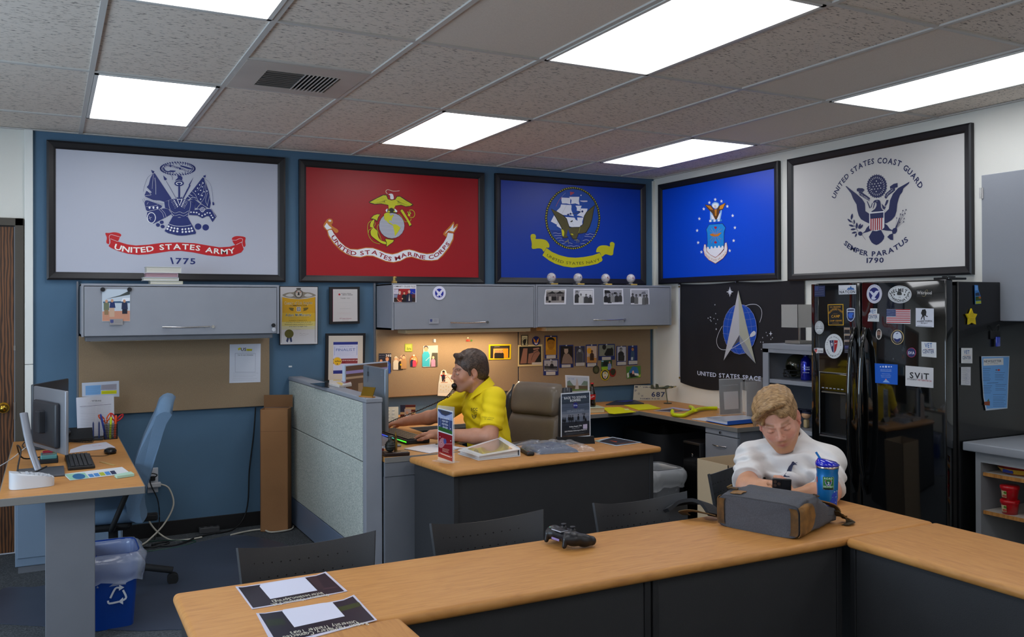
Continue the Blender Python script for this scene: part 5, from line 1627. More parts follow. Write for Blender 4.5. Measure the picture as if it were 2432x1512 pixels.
FA('flyer','dark night-scene flyer at the right end of the wooden desk','flyer',None,0.001,0.3,(-1.7422,-2.0415,0.7315),'z','''B 420 -195 -307 424 83 -54 576 -384 -172
P 421 -162 -257 367 47 -60 514 -336 -184
P 422 -27 111 41 -111 -64 -85
T 423 12 1|BONFIRE NIGHT|-117 -201 312 46
P 424 -207 178 1 -98 96 79 -24 52''')
FA('folder','bright yellow folder, nearer of two, on the rear desk corner','folder',None,0.003,0.5,(-0.8422,-0.6628,0.7315),'z','''B 425 -290 -239 39 -108 425 49 163 709 -307 63
P 426 150 -27 84 -5 86 179 -81 2''')
FA('folder','bright yellow folder nearer the right wall on the rear desk corner','folder',None,0.004,0.5,(-0.5077,-0.5486,0.7315),'z','''B 425 -322 -351 447 22 188 622 -430 93''')
FA('paper_sheets','dark magazines stacked left of licence plate on rear desk','papers',None,0.006,0.5,(-0.456,-0.2086,0.7315),'z','''B 427 -468 -108 301 -142 379 -9 158 507 -317 122
P 428 -42 223 72 -177 243 123 55 105
P 429 -186 -86 294 -72 -27 173''')
FA('flyer','orange and navy flyer between yellow folder and cane','flyer',None,0.001,0.5,(-0.4029,-0.8581,0.7315),'z','''B 430 -396 75 159 -293 418 62 55 81 -20 449
P 431 -325 89 131 -267 230 -4 46 338
P 432 -96 9 37 -135 116 44 11 200
P 433 143 333 65 21 12 -442 -68 -51''')
FA('paper_sheets','white form sheets beside the blue binder on the right desk','papers',None,0.004,0.5,(-0.5128,-1.4803,0.7315),'z','''B 434 -297 168 39 -324 224 7 326 46 6 342
L 435 0.9 -113 156 209 -66
L 435 0.9 -165 90 190 -55''')
FA('printed_sheet','colour leaflet with blue oval and yellow table near left desk edge','flyer',None,0.001,0.5,(-4.5969,-1.63,0.7315),'z','''B 340 -247 -281 545 131 -50 441 -547 -152
P 436 -243 -262 164 38 -29 337 -176 -11
E 437 -165 -88 56 -32 -4 -169
P 438 -70 -202 42 13 -15 191 -42 -15
P 438 -21 -188 43 14 -14 198 -43 -15
P 439 29 -173 43 14 -13 204 -43 -15
P 438 79 -158 43 14 -11 211 -44 -15
P 440 130 -143 43 14 -10 218 -44 -15''')
FA('paper_sheet','white sheet with red stamp under the handset cord on left desk','papers',None,0.001,0.5,(-4.5979,-0.6433,0.7315),'z','''B 441 -216 -370 494 194 -78 559 -261 -142 -141 -318
T 442 22 0|DUE|48 54 99 40
L 154 0.8 -34 184 135 -30
L 154 0.8 -38 64 121 -22''')
FA('sticky_note_pad','pale green sticky note pad at the corner of left desk','notepad',None,0.012,0.5,(-4.4817,-1.7805,0.7315),'z','''B 443 -70 -99 158 59 -19 161 -156 -103''')
FA('poster_stand','upright back-to-school bonfire poster in black stand on wooden desk','sign',None,0.004,0.3,(-1.9845,-1.9614,0.9029),(0.9345, -0.356, 0.0),'''B 367 -185 -292 369 30 -2 549 -364 -20
P 444 -174 -280 347 28 -2 527 -343 -20
P 445 -173 -92 345 21 0 134 -345 -22
P 446 -173 41 345 22 -1 77 -343 -18
P 447 -173 -35 345 22 0 38 -345 -17
P 448 -173 -125 346 25 0 -152 -347 -28
P 449 -173 -92 346 16 0 -33 -346 -24
P 450 -174 -254 347 28 0 -26 -347 -28
L 451 3 -172 218 121 7 106 -6 116 12
L 452 3 -172 170 121 7 106 -6 116 12
L 451 3 -172 127 121 7 106 -6 116 12
L 452 3 -173 89 121 7 107 -7 116 13
T 338 14 1|BACK TO SCHOOL|-141 193 275 16
T 338 14 1|BONFIRE|-67 162 130 9
E 453 -2 118 33 0 0 -39
E 454 -2 118 29 0 0 -35
T 455 9 1|SVA|-25 108 47 1
T 456 4 0|STUDENT VETERANS OF AMERICA|-110 50 218 14
T 456 4 0|COME JOIN US AT THE BEACH|-103 35 206 14
P 457 -167 -126 8 45 6 0 7 -45 2 65 -6 17 -12 0 -7 -16
E 457 -156 -34 7 0 0 -8
P 457 -143 -126 8 44 6 0 7 -45 3 64 -7 17 -12 0 -7 -17
E 457 -132 -36 7 -1 0 -9
P 457 -95 -118 8 56 6 0 8 -56 2 80 -7 22 -11 0 -7 -21
E 457 -83 -4 6 0 -1 -8
P 457 -73 -116 8 52 6 0 8 -52 2 74 -7 20 -12 0 -6 -19
E 457 -62 -11 7 0 0 -8
P 457 -49 -119 8 56 6 0 8 -56 2 81 -7 21 -11 0 -7 -21
E 457 -37 -5 6 0 -1 -8
P 457 22 -115 8 57 5 0 8 -58 2 84 -6 22 -12 0 -7 -22
E 457 33 3 7 0 0 -9
P 457 92 -107 8 55 6 0 7 -56 3 81 -7 21 -12 0 -7 -21
E 457 103 7 7 0 0 -9
P 457 114 -108 8 32 6 0 7 -32 2 46 -6 13 -12 0 -7 -12
E 457 125 -42 7 0 0 -9
P 457 -7 -124 7 27 6 0 8 -28 2 41 -7 10 -11 0 -7 -10
E 457 3 -67 7 -1 0 -9
L 457 2.4 89 3 -8 12 22 6 16 -6 -8 -13
T 340 8 1|Friday,August 29th|-77 -152 153 15
T 458 5 0|starting at 5:00pm|-48 -170 98 9
T 340 7 1|21601 PCH,Unit B,Huntington Beach,CA|-137 -208 278 23
P 459 90 -173 53 4 0 56 -52 -5
L 460 1 -123 -227 250 18
L 460 1 -123 -239 225 19
L 461 1 -101 -258 211 16''')
FA('acrylic_sign_holder','upright acrylic holder with blue football flyer above a red flyer','sign',None,0.003,0.25,(-2.9287,-2.1795,0.8775),(0.299, -0.9543, 0.0),'''B 326 -120 -253 243 -30 4 541 -258 20
P 462 -118 36 234 -28 3 239 -242 21
P 463 -121 251 60 -42 66 -11 78 23 34 15 0 -80 -238 19
P 464 -94 264 36 -42 63 -12 56 13 22 25
P 465 -118 36 234 -28 0 35 -112 28 -122 6
L 302 2 -108 188 -3 -111
L 466 2 -81 187 -4 -113
L 302 2 -54 186 -4 -116
L 466 2 -28 185 -4 -118
L 302 2 -2 183 -4 -120
L 466 2 24 182 -3 -122
L 302 2 51 181 -4 -125
L 466 2 77 180 -4 -127
L 302 2 103 179 -4 -130
T 467 9 1|SVA CHAPTER|-78 167 147 -4
T 467 9 1|FANTASY|-55 136 107 -7
T 467 9 1|FOOTBALL|-55 103 106 -7
T 467 9 1|LEAGUE|-42 71 82 -9
P 468 -120 -253 240 -28 -2 278 -234 25
P 469 -120 -253 240 -28 0 61 -239 29
S 470 -109 -92 47 47 46 -4 19 -41 -52 -56 -54 -1
E 471 -66 -90 15 1 0 -12
E 468 -66 -90 10 1 0 -8
S 472 -29 -59 33 12 16 -33 -17 -26 -23 10
L 473 5 3 -102 118 12
L 474 1.2 -50 -154 118 -7
L 474 1.2 -50 -165 107 -8
L 474 1.2 -50 -175 95 -9
L 474 1.2 -50 -186 112 -7
L 475 5 -73 -214 155 -21
E 476 -89 -35 6 0 0 -6
E 476 92 -60 6 1 0 -6
E 476 -88 -211 6 0 0 -6
E 476 99 -235 6 1 0 -6
E 476 -95 87 6 1 0 -5
E 476 89 68 6 0 0 -6''')
FA('licence_plate','cream prisoner-of-war licence plate with blue numbers leaning in the corner','licence plate',None,0.003,0.4,(-0.1416,-0.1313,0.797),(0.9144, -0.4049, 0.0),'''B 477 -306 -126 597 -14 6 266 -579 15
T 478 11 1|VIRGINIA|-132 94 276 -7
T 478 42 1|687|24 -65 244 -7
T 478 17 0|P|-270 27 35 -1
T 478 17 0|O|-220 -25 35 -2
T 478 17 0|W|-164 -67 44 -1
T 478 11 1|FORMER P.O.W.|-177 -110 364 -7
P 270 -270 99 50 -2 3 26 -50 2
E 478 -172 119 6 0 0 -6''')
FA('sign_holder','clear stand holding dark sheet with pale blank square on right desk','sign',None,0.002,0.25,(-0.205,-1.2981,0.869),(0.9929, -0.1186, 0.0),'''B 479 -194 -271 401 4 -7 536 -413 0
L 401 3 -213 266 413 1
T 480 8 0|Orientation Pre-Test|-151 165 284 6
P 481 -115 -200 256 4 -11 273 -262 -3''')
FA('acrylic_sheet_holder','clear stand with plain grey sheet behind the man in white','sign',None,0.002,0.3,(-0.2873,-1.6569,0.8654),(0.9994, -0.0357, 0.0),'''B 482 -139 -284 278 -16 3 594 -284 -4''')
FA('standing_picture','white-bordered photo of a tower monument behind the bonfire poster','photo',None,0.01,0.4,(-1.1486,-0.5699,0.9567),(0.9326, -0.361, 0.0),'''B 280 -184 -137 377 20 -5 233 -385 22
P 483 -169 -121 331 12 3 204 -336 23
P 484 -169 -121 331 12 0 76 -331 5
P 485 -169 -121 331 12 0 19 -166 10 -165 -10
P 486 -167 -28 1 66 38 18 48 -67 19 -19
P 486 162 -33 0 66 -60 10 -48 -65
P 487 -42 -87 62 1 -9 83 -9 57 -13 40 -10 -39 -6 -57
T 466 8 1|VET TOUR|-152 71 96 -4''')
FA('document_holder','white form sheet standing in holder at the back of left desk','notice',None,0.004,0.5,(-4.5218,-0.17,0.8622),'r','''B 266 -254 -237 304 -45 125 -3 -6 554 -40 6 -398 -15
T 488 9 1|VETERANS|-90 201 109 -3
L 489 1 -110 203 20 10
L 76 0.8 -136 184 186 -6
L 76 0.8 -136 171 168 -6
L 490 2 -226 143 362 11
L 491 1.3 -223 134 175 -4
L 491 0.9 -33 129 167 -1
L 491 0.9 -223 115 175 -5
L 491 0.9 -33 109 167 -1
L 491 0.9 -223 95 175 -4
L 491 0.9 -33 90 167 -2
L 491 0.9 -223 75 174 -4
L 491 0.9 -33 70 167 -2
L 491 1.3 -223 56 174 -5
L 491 0.9 -33 50 167 -2
L 491 0.9 -223 36 174 -4
L 491 0.9 -33 31 167 -2
L 491 0.9 -223 17 174 -5
L 491 0.9 -33 11 167 -2
L 491 0.9 -223 -3 174 -5
L 491 0.9 -33 -9 167 -2
L 491 1.3 -223 -22 174 -5
L 491 0.9 -33 -28 167 -3
L 491 0.9 -223 -42 174 -5
L 491 0.9 -33 -48 167 -3
L 491 0.9 -223 -61 174 -6
L 491 0.9 -33 -68 167 -2
L 491 0.9 -223 -81 174 -5
L 491 0.9 -33 -87 167 -3
L 491 1.3 -223 -100 174 -6
L 491 0.9 -33 -107 167 -3
L 491 0.9 -223 -120 174 -6
L 491 0.9 -33 -127 167 -3
L 491 0.9 -223 -139 174 -6
L 491 0.9 -33 -146 167 -4
L 491 0.9 -223 -159 174 -6
L 491 0.9 -33 -166 167 -3
L 491 1.3 -223 -178 174 -7
L 491 0.9 -33 -186 167 -3
L 491 0.9 -223 -198 174 -6
L 491 0.9 -33 -205 167 -4
L 491 0.9 -223 -217 174 -7
L 491 0.9 -33 -225 166 -4
L 491 0.9 -223 -237 174 -7
L 491 0.9 -33 -245 166 -4''')
FA('card_stack','glossy stack of white, yellow and maroon cards on the partition top','cards',None,0.012,0.25,(-3.1268,-0.8675,1.0635),'z','''B 492 -199 -139 25 -384 195 125 164 617 26 193 -255 17
P 493 -76 -22 -75 -515 114 299 21 205
P 494 34 108 151 111 -59 -233 -172 -256
P 495 -34 285 106 -24 41 141 -96 31''')
FA('clipboard','glossy black folder lying across the middle of the partition top','folder',None,0.003,0.12,(-3.2611,-0.9028,1.0635),'z','''B 496 -85 283 3 -568 66 -100 200 772''')
FA('business_cards','small white cards beside the partition end on the return desk','cards',None,0.003,0.5,(-3.0676,-1.5522,0.7315),'z','''B 467 -48 -84 64 33 11 112 -22 13''')
FA('tablet','thin grey tablet beside the partition on the return desk','tablet',None,0.009,0.3,(-2.9642,-1.2817,0.7315),'z','''B 497 -107 -180 94 -4 68 219 9 293''')
# ================================================================ shared materials
GREY = mat('8b8f98', .45, bump=.25, bscale=600, var=.03); GREYD = mat('6e7178', .45, bump=.25, bscale=600, var=.03); GREYT = mat('787673', .5)
BLUEW = mat((.298, .42, .522), .75, bump=.35, bscale=260, var=.04, vscale=3); WHITEW = mat((.878, .875, .847), .8, bump=.3, bscale=220, var=.02, vscale=2)
BLACKP = mat('16171a', .4, bump=.15, bscale=300); BLACKG = mat('08090a', .07, coat=1, bump=.04, bscale=6); CHAR = mat('2a2b2e', .65, bump=.5, bscale=500, var=.06)
CHROME = mat('c8c8c8', .22, 1); STEEL = mat('9a9a9a', .35, 1); WHITEP = mat('dcdcdc', .5); CARD = mat('9a6f48', .8, bump=.3, bscale=120, var=.06, vscale=5)
CLEAR = mat('f4f8fa', .05, alpha=.16, spec=.8); RUB = mat('101113', .7)
OAK = ramp_mat('maple_laminate', 'noise', [(.25, 'aa733a'), (.5, 'bb8344'), (.75, 'c38d4e')], 7, .5, (1.2, 9, 3), .05, .0005, 5, 0, dist=1.2)
OAKE = ramp_mat('maple_edge', 'noise', [(.3, '9c6832'), (.5, 'b67e42'), (.7, 'c08c4e')], 16, .3, (6, 6, .6), .05, .0005, 4, .3)
CORK = ramp_mat('tack_fabric', 'noise', [(.35, '85705a'), (.65, '9c876b')], 420, .95, bump=.3, bd=.001)
# ================================================================ room shell
def S(mb, name, **k): return mb.build(name, kind='structure', **k)
CARPET = ramp_mat('carpet', 'noise', [(.3, '26292c'), (.5, '3c4146'), (.7, '565c60')], 130, .98, bump=1, bd=.004, detail=6)
m = MB(); m.box(-7.6, -9.1, -.05, 0, 0, 0, CARPET); S(m, 'floor')
m = MB(); m.box(-4.915, 0, 0, 0.12, .1, HC+.2, BLUEW); m.box(-7.6, 0, 2.14, -4.915, .1, HC+.2, WHITEW); m.box(-4.965, 0, 0, -4.915, .1, 2.14, WHITEW); m.box(-7.6, 0, 0, -6.1, .1, 2.14, WHITEW); S(m, 'wall_rear')
m = MB(); m.box(0, -9.1, 0, .1, 0, HC+.2, WHITEW); S(m, 'wall_right')
m = MB(); m.box(-7.6, -9.2, 0, 0, -9.1, HC+.2, WHITEW); S(m, 'wall_front')
m = MB(); m.box(-7.7, -9.1, 0, -7.6, -5.2, HC+.2, WHITEW); m.box(-7.7, -1.6, 0, -7.6, 0, HC+.2, WHITEW); m.box(-7.7, -5.2, 0, -7.6, -1.6, .8, WHITEW); m.box(-7.7, -5.2, 2.3, -7.6, -1.6, HC+.2, WHITEW); S(m, 'wall_left')
m = MB(); AL = mat('b8bac0', .4, .6)
for a, b in ((-5.2, -5.15), (-3.43, -3.37), (-1.65, -1.6)): m.box(-7.68, a, .8, -7.6, b, 2.3, AL)
for a, b in ((.8, .85), (2.25, 2.3)): m.box(-7.68, -5.2, a, -7.6, -1.6, b, AL)
wd = S(m, 'assumed_window_1'); g = MB(); g.box(-7.65, -5.15, .85, -7.645, -1.65, 2.25, CLEAR); g.build('glass', wd)  # unseen window, assumed from the cool light on the partition
# small wear on the wall paint and the vertical wire channel
m = MB(); m.box(-4.946, -.022, 0, -4.898, 0, 1.205, mat('e4e6e2', .4), .003); m.box(-4.946, -.022, 1.208, -4.898, 0, HC, mat('e4e6e2', .4), .003); S(m, 'trim_1')
m = MB(); m.box(-4.898, -.012, 0, 0, 0, .10, mat('121214', .5), .002); S(m, 'baseboard_rear')
m = MB(); m.box(-.012, -9.1, 0, 0, -.012, .10, mat('121214', .5), .002); S(m, 'baseboard_right')
m = MB(); m.box(-.02, -.02, .73, 0, 0, 2.70, mat('d8d8d0', .5)); S(m, 'trim_2')
# door with its steel frame
DW = ramp_mat('oak_veneer', 'wave', [(0, '2c1a10'), (.35, '4c2e1a'), (.7, '6a4426'), (1, '74492a')], 5.5, .38, (3.2, 3.2, .55), .12, .0008, coat=.2, dist=7)
m = MB(); m.box(-6.0, -.012, .01, -5.005, .04, 2.09, DW, .002); d = S(m, 'door_1')
m = MB(); FRM = mat('4b463e', .5, bump=.15); m.box(-5.0, -.03, 0, -4.95, .06, 2.145, FRM, .004); m.box(-6.1, -.03, 2.095, -4.95, .06, 2.145, FRM, .004); m.box(-6.1, -.03, 0, -6.03, .06, 2.14, FRM, .004); m.build('door_frame', d)
m = MB(); BR = mat('b8963c', .25, 1); m.cyl((-5.063, -.012, .936), .034, .006, BR, 24, axis='y'); m.cyl((-5.063, -.018, .936), .012, .03, BR, 16, axis='y'); m.ball((-5.063, -.06, .936), .027, BR); m.build('door_knob', d)
m = MB(); m.box(-5.006, -.034, 1.30, -4.996, -.02, 1.33, STEEL); m.box(-5.006, -.034, .86, -4.996, -.02, .97, STEEL); m.build('strike_plate', d)
# ================================================================ ceiling: grid, tiles, light panels, air vent
TT = .6096; XB = -4.625
XL = [XB+k*TT for k in range(-5, 8)]; XL = [x for x in XL if x > -7.6]; XL = [-7.6]+XL+[0]
YL = [0, -.593, -1.812, -3.031, -4.25, -5.469, -6.689, -7.908, -9.1]
TILE = ramp_mat('fissured_tile', 'noise', [(.33, (.49, .463, .439)), (.41, (.867, .827, .784)), (1, (.914, .875, .831))], 85, .9, (.5, 1.5, 1), .5, .002, 3)
TILE2 = ramp_mat('smooth_tile', 'noise', [(.25, (.84, .796, .753)), (.6, (.875, .835, .792))], 160, .9, bump=.25, bd=.001)
m = MB(); m.box(-7.6, -9.1, HC+.06, 0, 0, HC+.1, mat('6a6a68')); ce = S(m, 'ceiling')
BAR = mat('c4c2be', .5); m = MB()
for x in XL[1:-1]: m.box(x-.012, -9.1, HC-.002, x+.012, 0, HC+.006, BAR)
for y in YL[1:-1]: m.box(-7.6, y-.012, HC-.0015, 0, y+.012, HC+.0065, BAR)
m.box(XB+TT, -2.43, HC-.0015, XB+2*TT, -2.41, HC+.0065, BAR); m.box(-.025, -9.1, HC-.003, 0, 0, HC+.004, BAR); m.box(-7.6, -.025, HC-.003, 0, 0, HC+.004, BAR)
m.build('ceiling_grid', ce)
lights = {(k, r) for k in (-3, 0, 3, 6) for r in (1, 3, 5, 7)}  # panels out of view are assumed repeats, added to light the room
def tile(x0, y0, x1, y1, mt, tilt=0):
    t = MB(); t.box(x0+.003, y0+.003, HC+.006, x1-.003, y1-.003, HC+.02, mt)
    if tilt: t.v = [(x, y, z+tilt*(x-x0)) for x, y, z in t.v]
    return t.build('ceiling_tile', ce)
for i in range(len(XL)-1):
    for r in range(len(YL)-1):
        k = round((XL[i]-XB)/TT); x0, x1 = XL[i], XL[i+1]; y0, y1 = YL[r+1], YL[r]
        if (k, r) in lights and i > 0: continue
        if (k, r) == (1, 2): tile(x0, y0, x1, -2.42, TILE); continue
        tile(x0, y0, x1, y1, TILE2 if (k, r) in ((2, 3), (6, 2), (5, 3)) else TILE, .012 if (k, r) == (5, 0) else 0)
LN = {(0, 1): 'ceiling light panel above the white army flag, left end', (3, 1): 'ceiling light panel above the red flag, near the rear wall', (6, 1): 'ceiling light panel nearest the room corner',
      (0, 3): 'ceiling light panel cut by the top edge, left part of photo', (3, 3): 'large ceiling light panel at top centre-right of photo', (6, 3): 'ceiling light panel at the right edge, above the eagle flag'}
DIF = bpy.data.materials.new('lit_diffuser'); DIF.use_nodes = True; N = DIF.node_tree.nodes; L = DIF.node_tree.links; b = N['Principled BSDF']
b.inputs['Base Color'].default_value = (.9, .9, .9, 1); b.inputs['Emission Color'].default_value = (.96, .97, 1, 1)
tc = N.new('ShaderNodeTexCoord'); wv = N.new('ShaderNodeTexWave'); wv.inputs['Scale'].default_value = 1.7; wv.bands_direction = 'X'; L.new(tc.outputs['Object'], wv.inputs[0])
mr = N.new('ShaderNodeMapRange'); mr.inputs[3].default_value = PANEL_STRENGTH*.8; mr.inputs[4].default_value = PANEL_STRENGTH*1.15; L.new(wv.outputs['Fac'], mr.inputs[0]); L.new(mr.outputs[0], b.inputs['Emission Strength'])
for k, r in sorted(lights):
    x0 = XB+k*TT+.014; x1 = x0+TT-.028; y0, y1 = YL[r+1]+.014, YL[r]-.014
    if x0 < -7.6: continue
    n = LN.get((k, r)); t = thing('ceiling_light', n or 'assumed ceiling light panel outside the view', 'ceiling light', ((x0+x1)/2, (y0+y1)/2, HC), 'recessed ceiling light panels')
    f = MB(); W_ = mat('d8d8d4', .4)
    for a in ((x0, y0, x0+.018, y1), (x1-.018, y0, x1, y1), (x0, y0, x1, y0+.018), (x0, y1-.018, x1, y1)): f.box(a[0], a[1], HC-.006, a[2], a[3], HC+.03, W_)
    f.box(x0, y0, HC+.03, x1, y1, HC+.05, W_); f.build('fixture_frame', t)
    f = MB(); f.box(x0+.018, y0+.018, HC+.002, x1-.018, y1-.018, HC+.005, DIF); f.build('diffuser', t)
# air vent
vx0, vx1, vy0, vy1 = XB+TT+.013, XB+2*TT-.013, -2.408, -1.826
t = thing('air_vent', 'square metal ceiling air vent with two sets of louvers', 'air vent', ((vx0+vx1)/2, (vy0+vy1)/2, HC))
VP = mat('bdb4ac', .5, var=.08, vscale=3); a0, a1, b0, b1 = vx0+.12, vx1-.10, vy0+.15, vy1-.10; xm = (a0+a1)/2
m = MB(); z0, z1 = HC-.004, HC+.004
m.box(vx0, vy0, z0, a0, vy1, z1, VP); m.box(a1, vy0, z0, vx1, vy1, z1, VP); m.box(a0, vy0, z0, a1, b0, z1, VP); m.box(a0, b1, z0, a1, vy1, z1, VP); m.build('vent_panel', t)
m = MB(); m.box(a0, b0, HC+.04, a1, b1, HC+.045, mat('0c0c0c', .8)); m.build('duct_opening', t)
for i in range(9):
    y = b0+(b1-b0)*(i+.5)/9; m = MB(); m.box(a0, y-.010, HC-.010, xm-.004, y-.006, HC+.022, mat('8c8884', .5)); m.v = [(x, yy+(z-HC)*.7, z) for x, yy, z in m.v]; m.build('louver', t)
for i in range(9):
    x = xm+(a1-xm)*(i+.5)/9; m = MB(); m.box(x-.006, b0, HC-.010, x+.001, b1, HC+.020, mat('c8c4c0', .5)); m.v = [(xx+(z-HC)*.8, y, z) for xx, y, z in m.v]; m.build('louver', t)
# ================================================================ framed service flags
def framed(name, label, wall, a0, a1, z0, z1, canvas, art, key):
    """wall 'r' rear (a = x) or 'w' right (a = -y, growing to the viewer's right)"""
    if wall == 'r': U = Vector((1, 0, 0)); P = lambda a, d, z: (a, -d, z)
    else: U = Vector((0, -1, 0)); P = lambda a, d, z: (-d, -a, z)
    t = thing(name, label, 'framed flag', P((a0+a1)/2, 0, z0)); f = MB(); fw = .052; FM = mat('15151a', .42, bump=.15, bscale=90)
    prof = [(0, .002), (0, .030), (.012, .034), (fw-.012, .026), (fw, .020), (fw, .006)]
    rings = []
    for inset, d in prof: rings.append([P(a0+inset, d, z0+inset), P(a1-inset, d, z0+inset), P(a1-inset, d, z1-inset), P(a0+inset, d, z1-inset)])
    vs = [p for r in rings for p in r]; n = len(rings)
    fs = [(j*4+i, j*4+(i+1) % 4, ((j+1) % n)*4+(i+1) % 4, ((j+1) % n)*4+i) for j in range(n) for i in range(4)]
    f.add(vs, fs, FM); f.build('frame', t)
    c = MB(); q = [P(a0+.03, .016, z0+.03), P(a1-.03, .016, z1-.03)]
    c.box(q[0][0], q[0][1], q[0][2], q[1][0]+(.008 if wall == 'w' else 0), q[1][1]+(.008 if wall == 'r' else 0), q[1][2], canvas); c.build('printed_panel', t)
    O = {'army': (-4.06, -.02, 2.2), 'marine': (-2.45, -.02, 2.2), 'navy': (-.85, -.02, 2.2), 'airforce': (-.02, -.875, 2.2), 'coastguard': (-.02, -2.50, 2.2)}[key]
    if wall == 'r': O = (O[0], -.0168, O[2])
    else: O = (-.0168, O[1], O[2])
    art_mesh('emblem', t, O, U, (0, 0, 1), ART[key]); return t
framed('framed_flag', 'black-framed white flag with navy army emblem and red ribbon', 'r', -4.822, -3.298, 1.753, 2.661, mat('b6bac8', .42), None, 'army')
framed('framed_flag', 'black-framed red marine flag with eagle, globe and anchor', 'r', -3.198, -1.700, 1.753, 2.658, mat('a00014', .42), None, 'marine')
framed('framed_flag', 'black-framed blue navy flag with sailing ship and yellow ribbon', 'r', -1.602, -.105, 1.757, 2.664, mat('0036a0', .4), None, 'navy')
framed('framed_flag', 'black-framed bright blue flag with small shield and ring of stars', 'w', .108, 1.640, 1.762, 2.654, mat('0046d0', .4), None, 'airforce')
framed('framed_flag', 'black-framed white coast guard flag with navy eagle and red-striped shield', 'w', 1.735, 3.268, 1.748, 2.648, mat('cccac8', .42), None, 'coastguard')
# space flag: cloth on the right wall, pinned at the top
FL_ = mat('17181f', .55, bump=.3, bscale=400, var=.05)
t = thing('cloth_flag', 'black cloth space force flag pinned below the blue framed flag', 'flag', (0, -1.14, .92))
def fl(u, v):
    y = -.405-u*1.485; z = .905+v*.855; sag = .035*math.sin(PI*u*2)*(1-v)**2*(-1 if u < .5 else .4)
    z += sag*(1-v)-.012*math.sin(PI*((u*2) % 1))*v**4; return (-.012-.0035*math.sin(u*23+v*2)*(1-v*.5)-.004*math.sin(v*5+u*9), y, z)
m = MB(); m.grid(fl, 60, 36, FL_, .0012); m.build('cloth', t)
art_mesh('emblem', t, (-.03, -1.14, 1.34), (0, -1, 0), (0, 0, 1), ART['space'], lift=-.0055)
m = MB(); m.box(-.0225, -.412, .925, -.0195, -.398, 1.752, mat('b8bcc8', .7)); m.build('header_tape', t)
for z in (.945, 1.735): m = MB(); m.cyl((-.023, -.405, z), .009, .003, mat('b89840', .3, 1), 14, axis='x'); m.build('grommet', t)
for y in (-.405, -1.155, -1.885): m = MB(); m.cyl((-.03, y, 1.757), .006, .03, CHROME, 10, axis='x'); m.build('push_pin', t)
# ================================================================ furniture
def overhead(label, x0, x1, z0, z1, yd, hx0, hx1, lx0, lx1, hz=1.448):
    t = thing('overhead_cabinet', label, 'cabinet', ((x0+x1)/2, 0, z0), 'grey overhead wall cabinets'); m = MB()
    m.box(x0, -.006, z0, x1, 0, z1, GREY); m.box(x0, yd+.02, z0, x0+.016, 0, z1, GREY); m.box(x1-.016, yd+.02, z0, x1, 0, z1, GREY)
    m.box(x0, yd+.02, z0, x1, 0, z0+.014, GREYD); m.box(x0, yd+.004, z1-.014, x1, 0, z1, GREY, .002); m.box(x0, yd+.003, z0, x0+.014, yd+.02, z1, GREY); m.box(x1-.014, yd+.003, z0, x1, yd+.02, z1, GREY); m.build('body', t)
    d = MB(); d.box(x0+.017, yd, z0+.004, x1-.017, yd+.02, z1-.018, GREY, .002); do = d.build('door', t)
    h = MB(); n = 10; h.tube([(hx0+(hx1-hx0)*i/n, yd-.014-.016*math.sin(PI*i/n), hz+.002*math.cos(PI*i/n*2)) for i in range(n+1)], .0048, CHROME, 8)
    for x in (hx0+.03, hx1-.03): h.cyl((x, yd, hz), .005, .02, CHROME, 10, axis='y')
    h.build('handle', do); k = MB(); k.cyl((hx1+.022, yd, hz), .010, .012, CHROME, 16, axis='y'); k.build('lock', do)
    u = MB(); u.box(lx0, -.335, z0-.030, lx1, -.16, z0, GREYD if 'left' in label else mat('a89878', .5), .004); u.box(lx0+.03, -.31, z0-.032, lx1-.03, -.19, z0-.030, mat('e8dcc0', .5)); u.build('under_cabinet_light', t); return t  # tan housing has the lamp's warm glow painted into its colour; left one stays grey
overhead('grey overhead cabinet on the left, above the bare corkboard', -4.632, -3.418, 1.387, 1.722, -.370, -4.165, -3.875, -4.607, -3.455, 1.441)
overhead('grey overhead cabinet over the lit corkboard, with eagle magnet', -2.606, -1.415, 1.398, 1.742, -.370, -2.152, -1.862, -2.49, -1.44)
overhead('grey overhead cabinet nearest the corner, with four photos on its door', -1.411, -.078, 1.400, 1.744, -.370, -.884, -.590, -1.30, -.20, 1.454)
def corkb(label, x0, x1, z0, z1):
    t = thing('tack_board', label, 'corkboard', ((x0+x1)/2, 0, z0)); m = MB(); m.box(x0, -.033, z0, x1, 0, z1, CORK, .004, 2); m.build('fabric_panel', t)
    m = MB(); m.box(x0-.012, -.022, z0, x0-.001, 0, z1+.36, GREYD); m.build('mounting_rail', t)
corkb('bare brown tackboard with two notices, left side', -4.638, -3.414, .858, 1.384)
corkb('brown tackboard in warm lamplight behind the man in yellow', -2.618, -1.402, .871, 1.396)
corkb('brown tackboard nearest the corner, covered with navy card portraits', -1.390, -.064, .868, 1.396)
# partition
t = thing('cubicle_partition', 'low office partition with speckled light fabric and grey end post', 'partition', (-3.225, -.93, 0))
FAB = ramp_mat('speckled_fabric', 'noise', [(.35, '8b938f'), (.5, 'aab0a9'), (.65, 'c0c5bc')], 150, .95, bump=.5, bd=.001, detail=5)
m = MB(); m.box(-3.262, -1.80, .02, -3.188, -.02, 1.03, GREYD); m.build('core', t)
m = MB(); m.box(-3.272, -1.855, 0, -3.178, -1.80, 1.035, GREY, .003); m.build('end_post', t)
m = MB(); m.box(-3.275, -1.862, 1.035, -3.175, -.005, 1.062, GREY, .006); m.build('top_cap', t)
for x0, x1 in ((-3.274, -3.262), (-3.188, -3.176)):
    for z0, z1 in ((.705, 1.033), (.20, .699)): m = MB(); m.box(x0, -1.797, z0, x1, -.02, z1, FAB, .003); m.build('fabric_tile', t)
    m = MB(); m.box(x0, -1.797, .012, x1, -.02, .194, mat('6e7c92', .35), .002); m.build('base_cover', t)
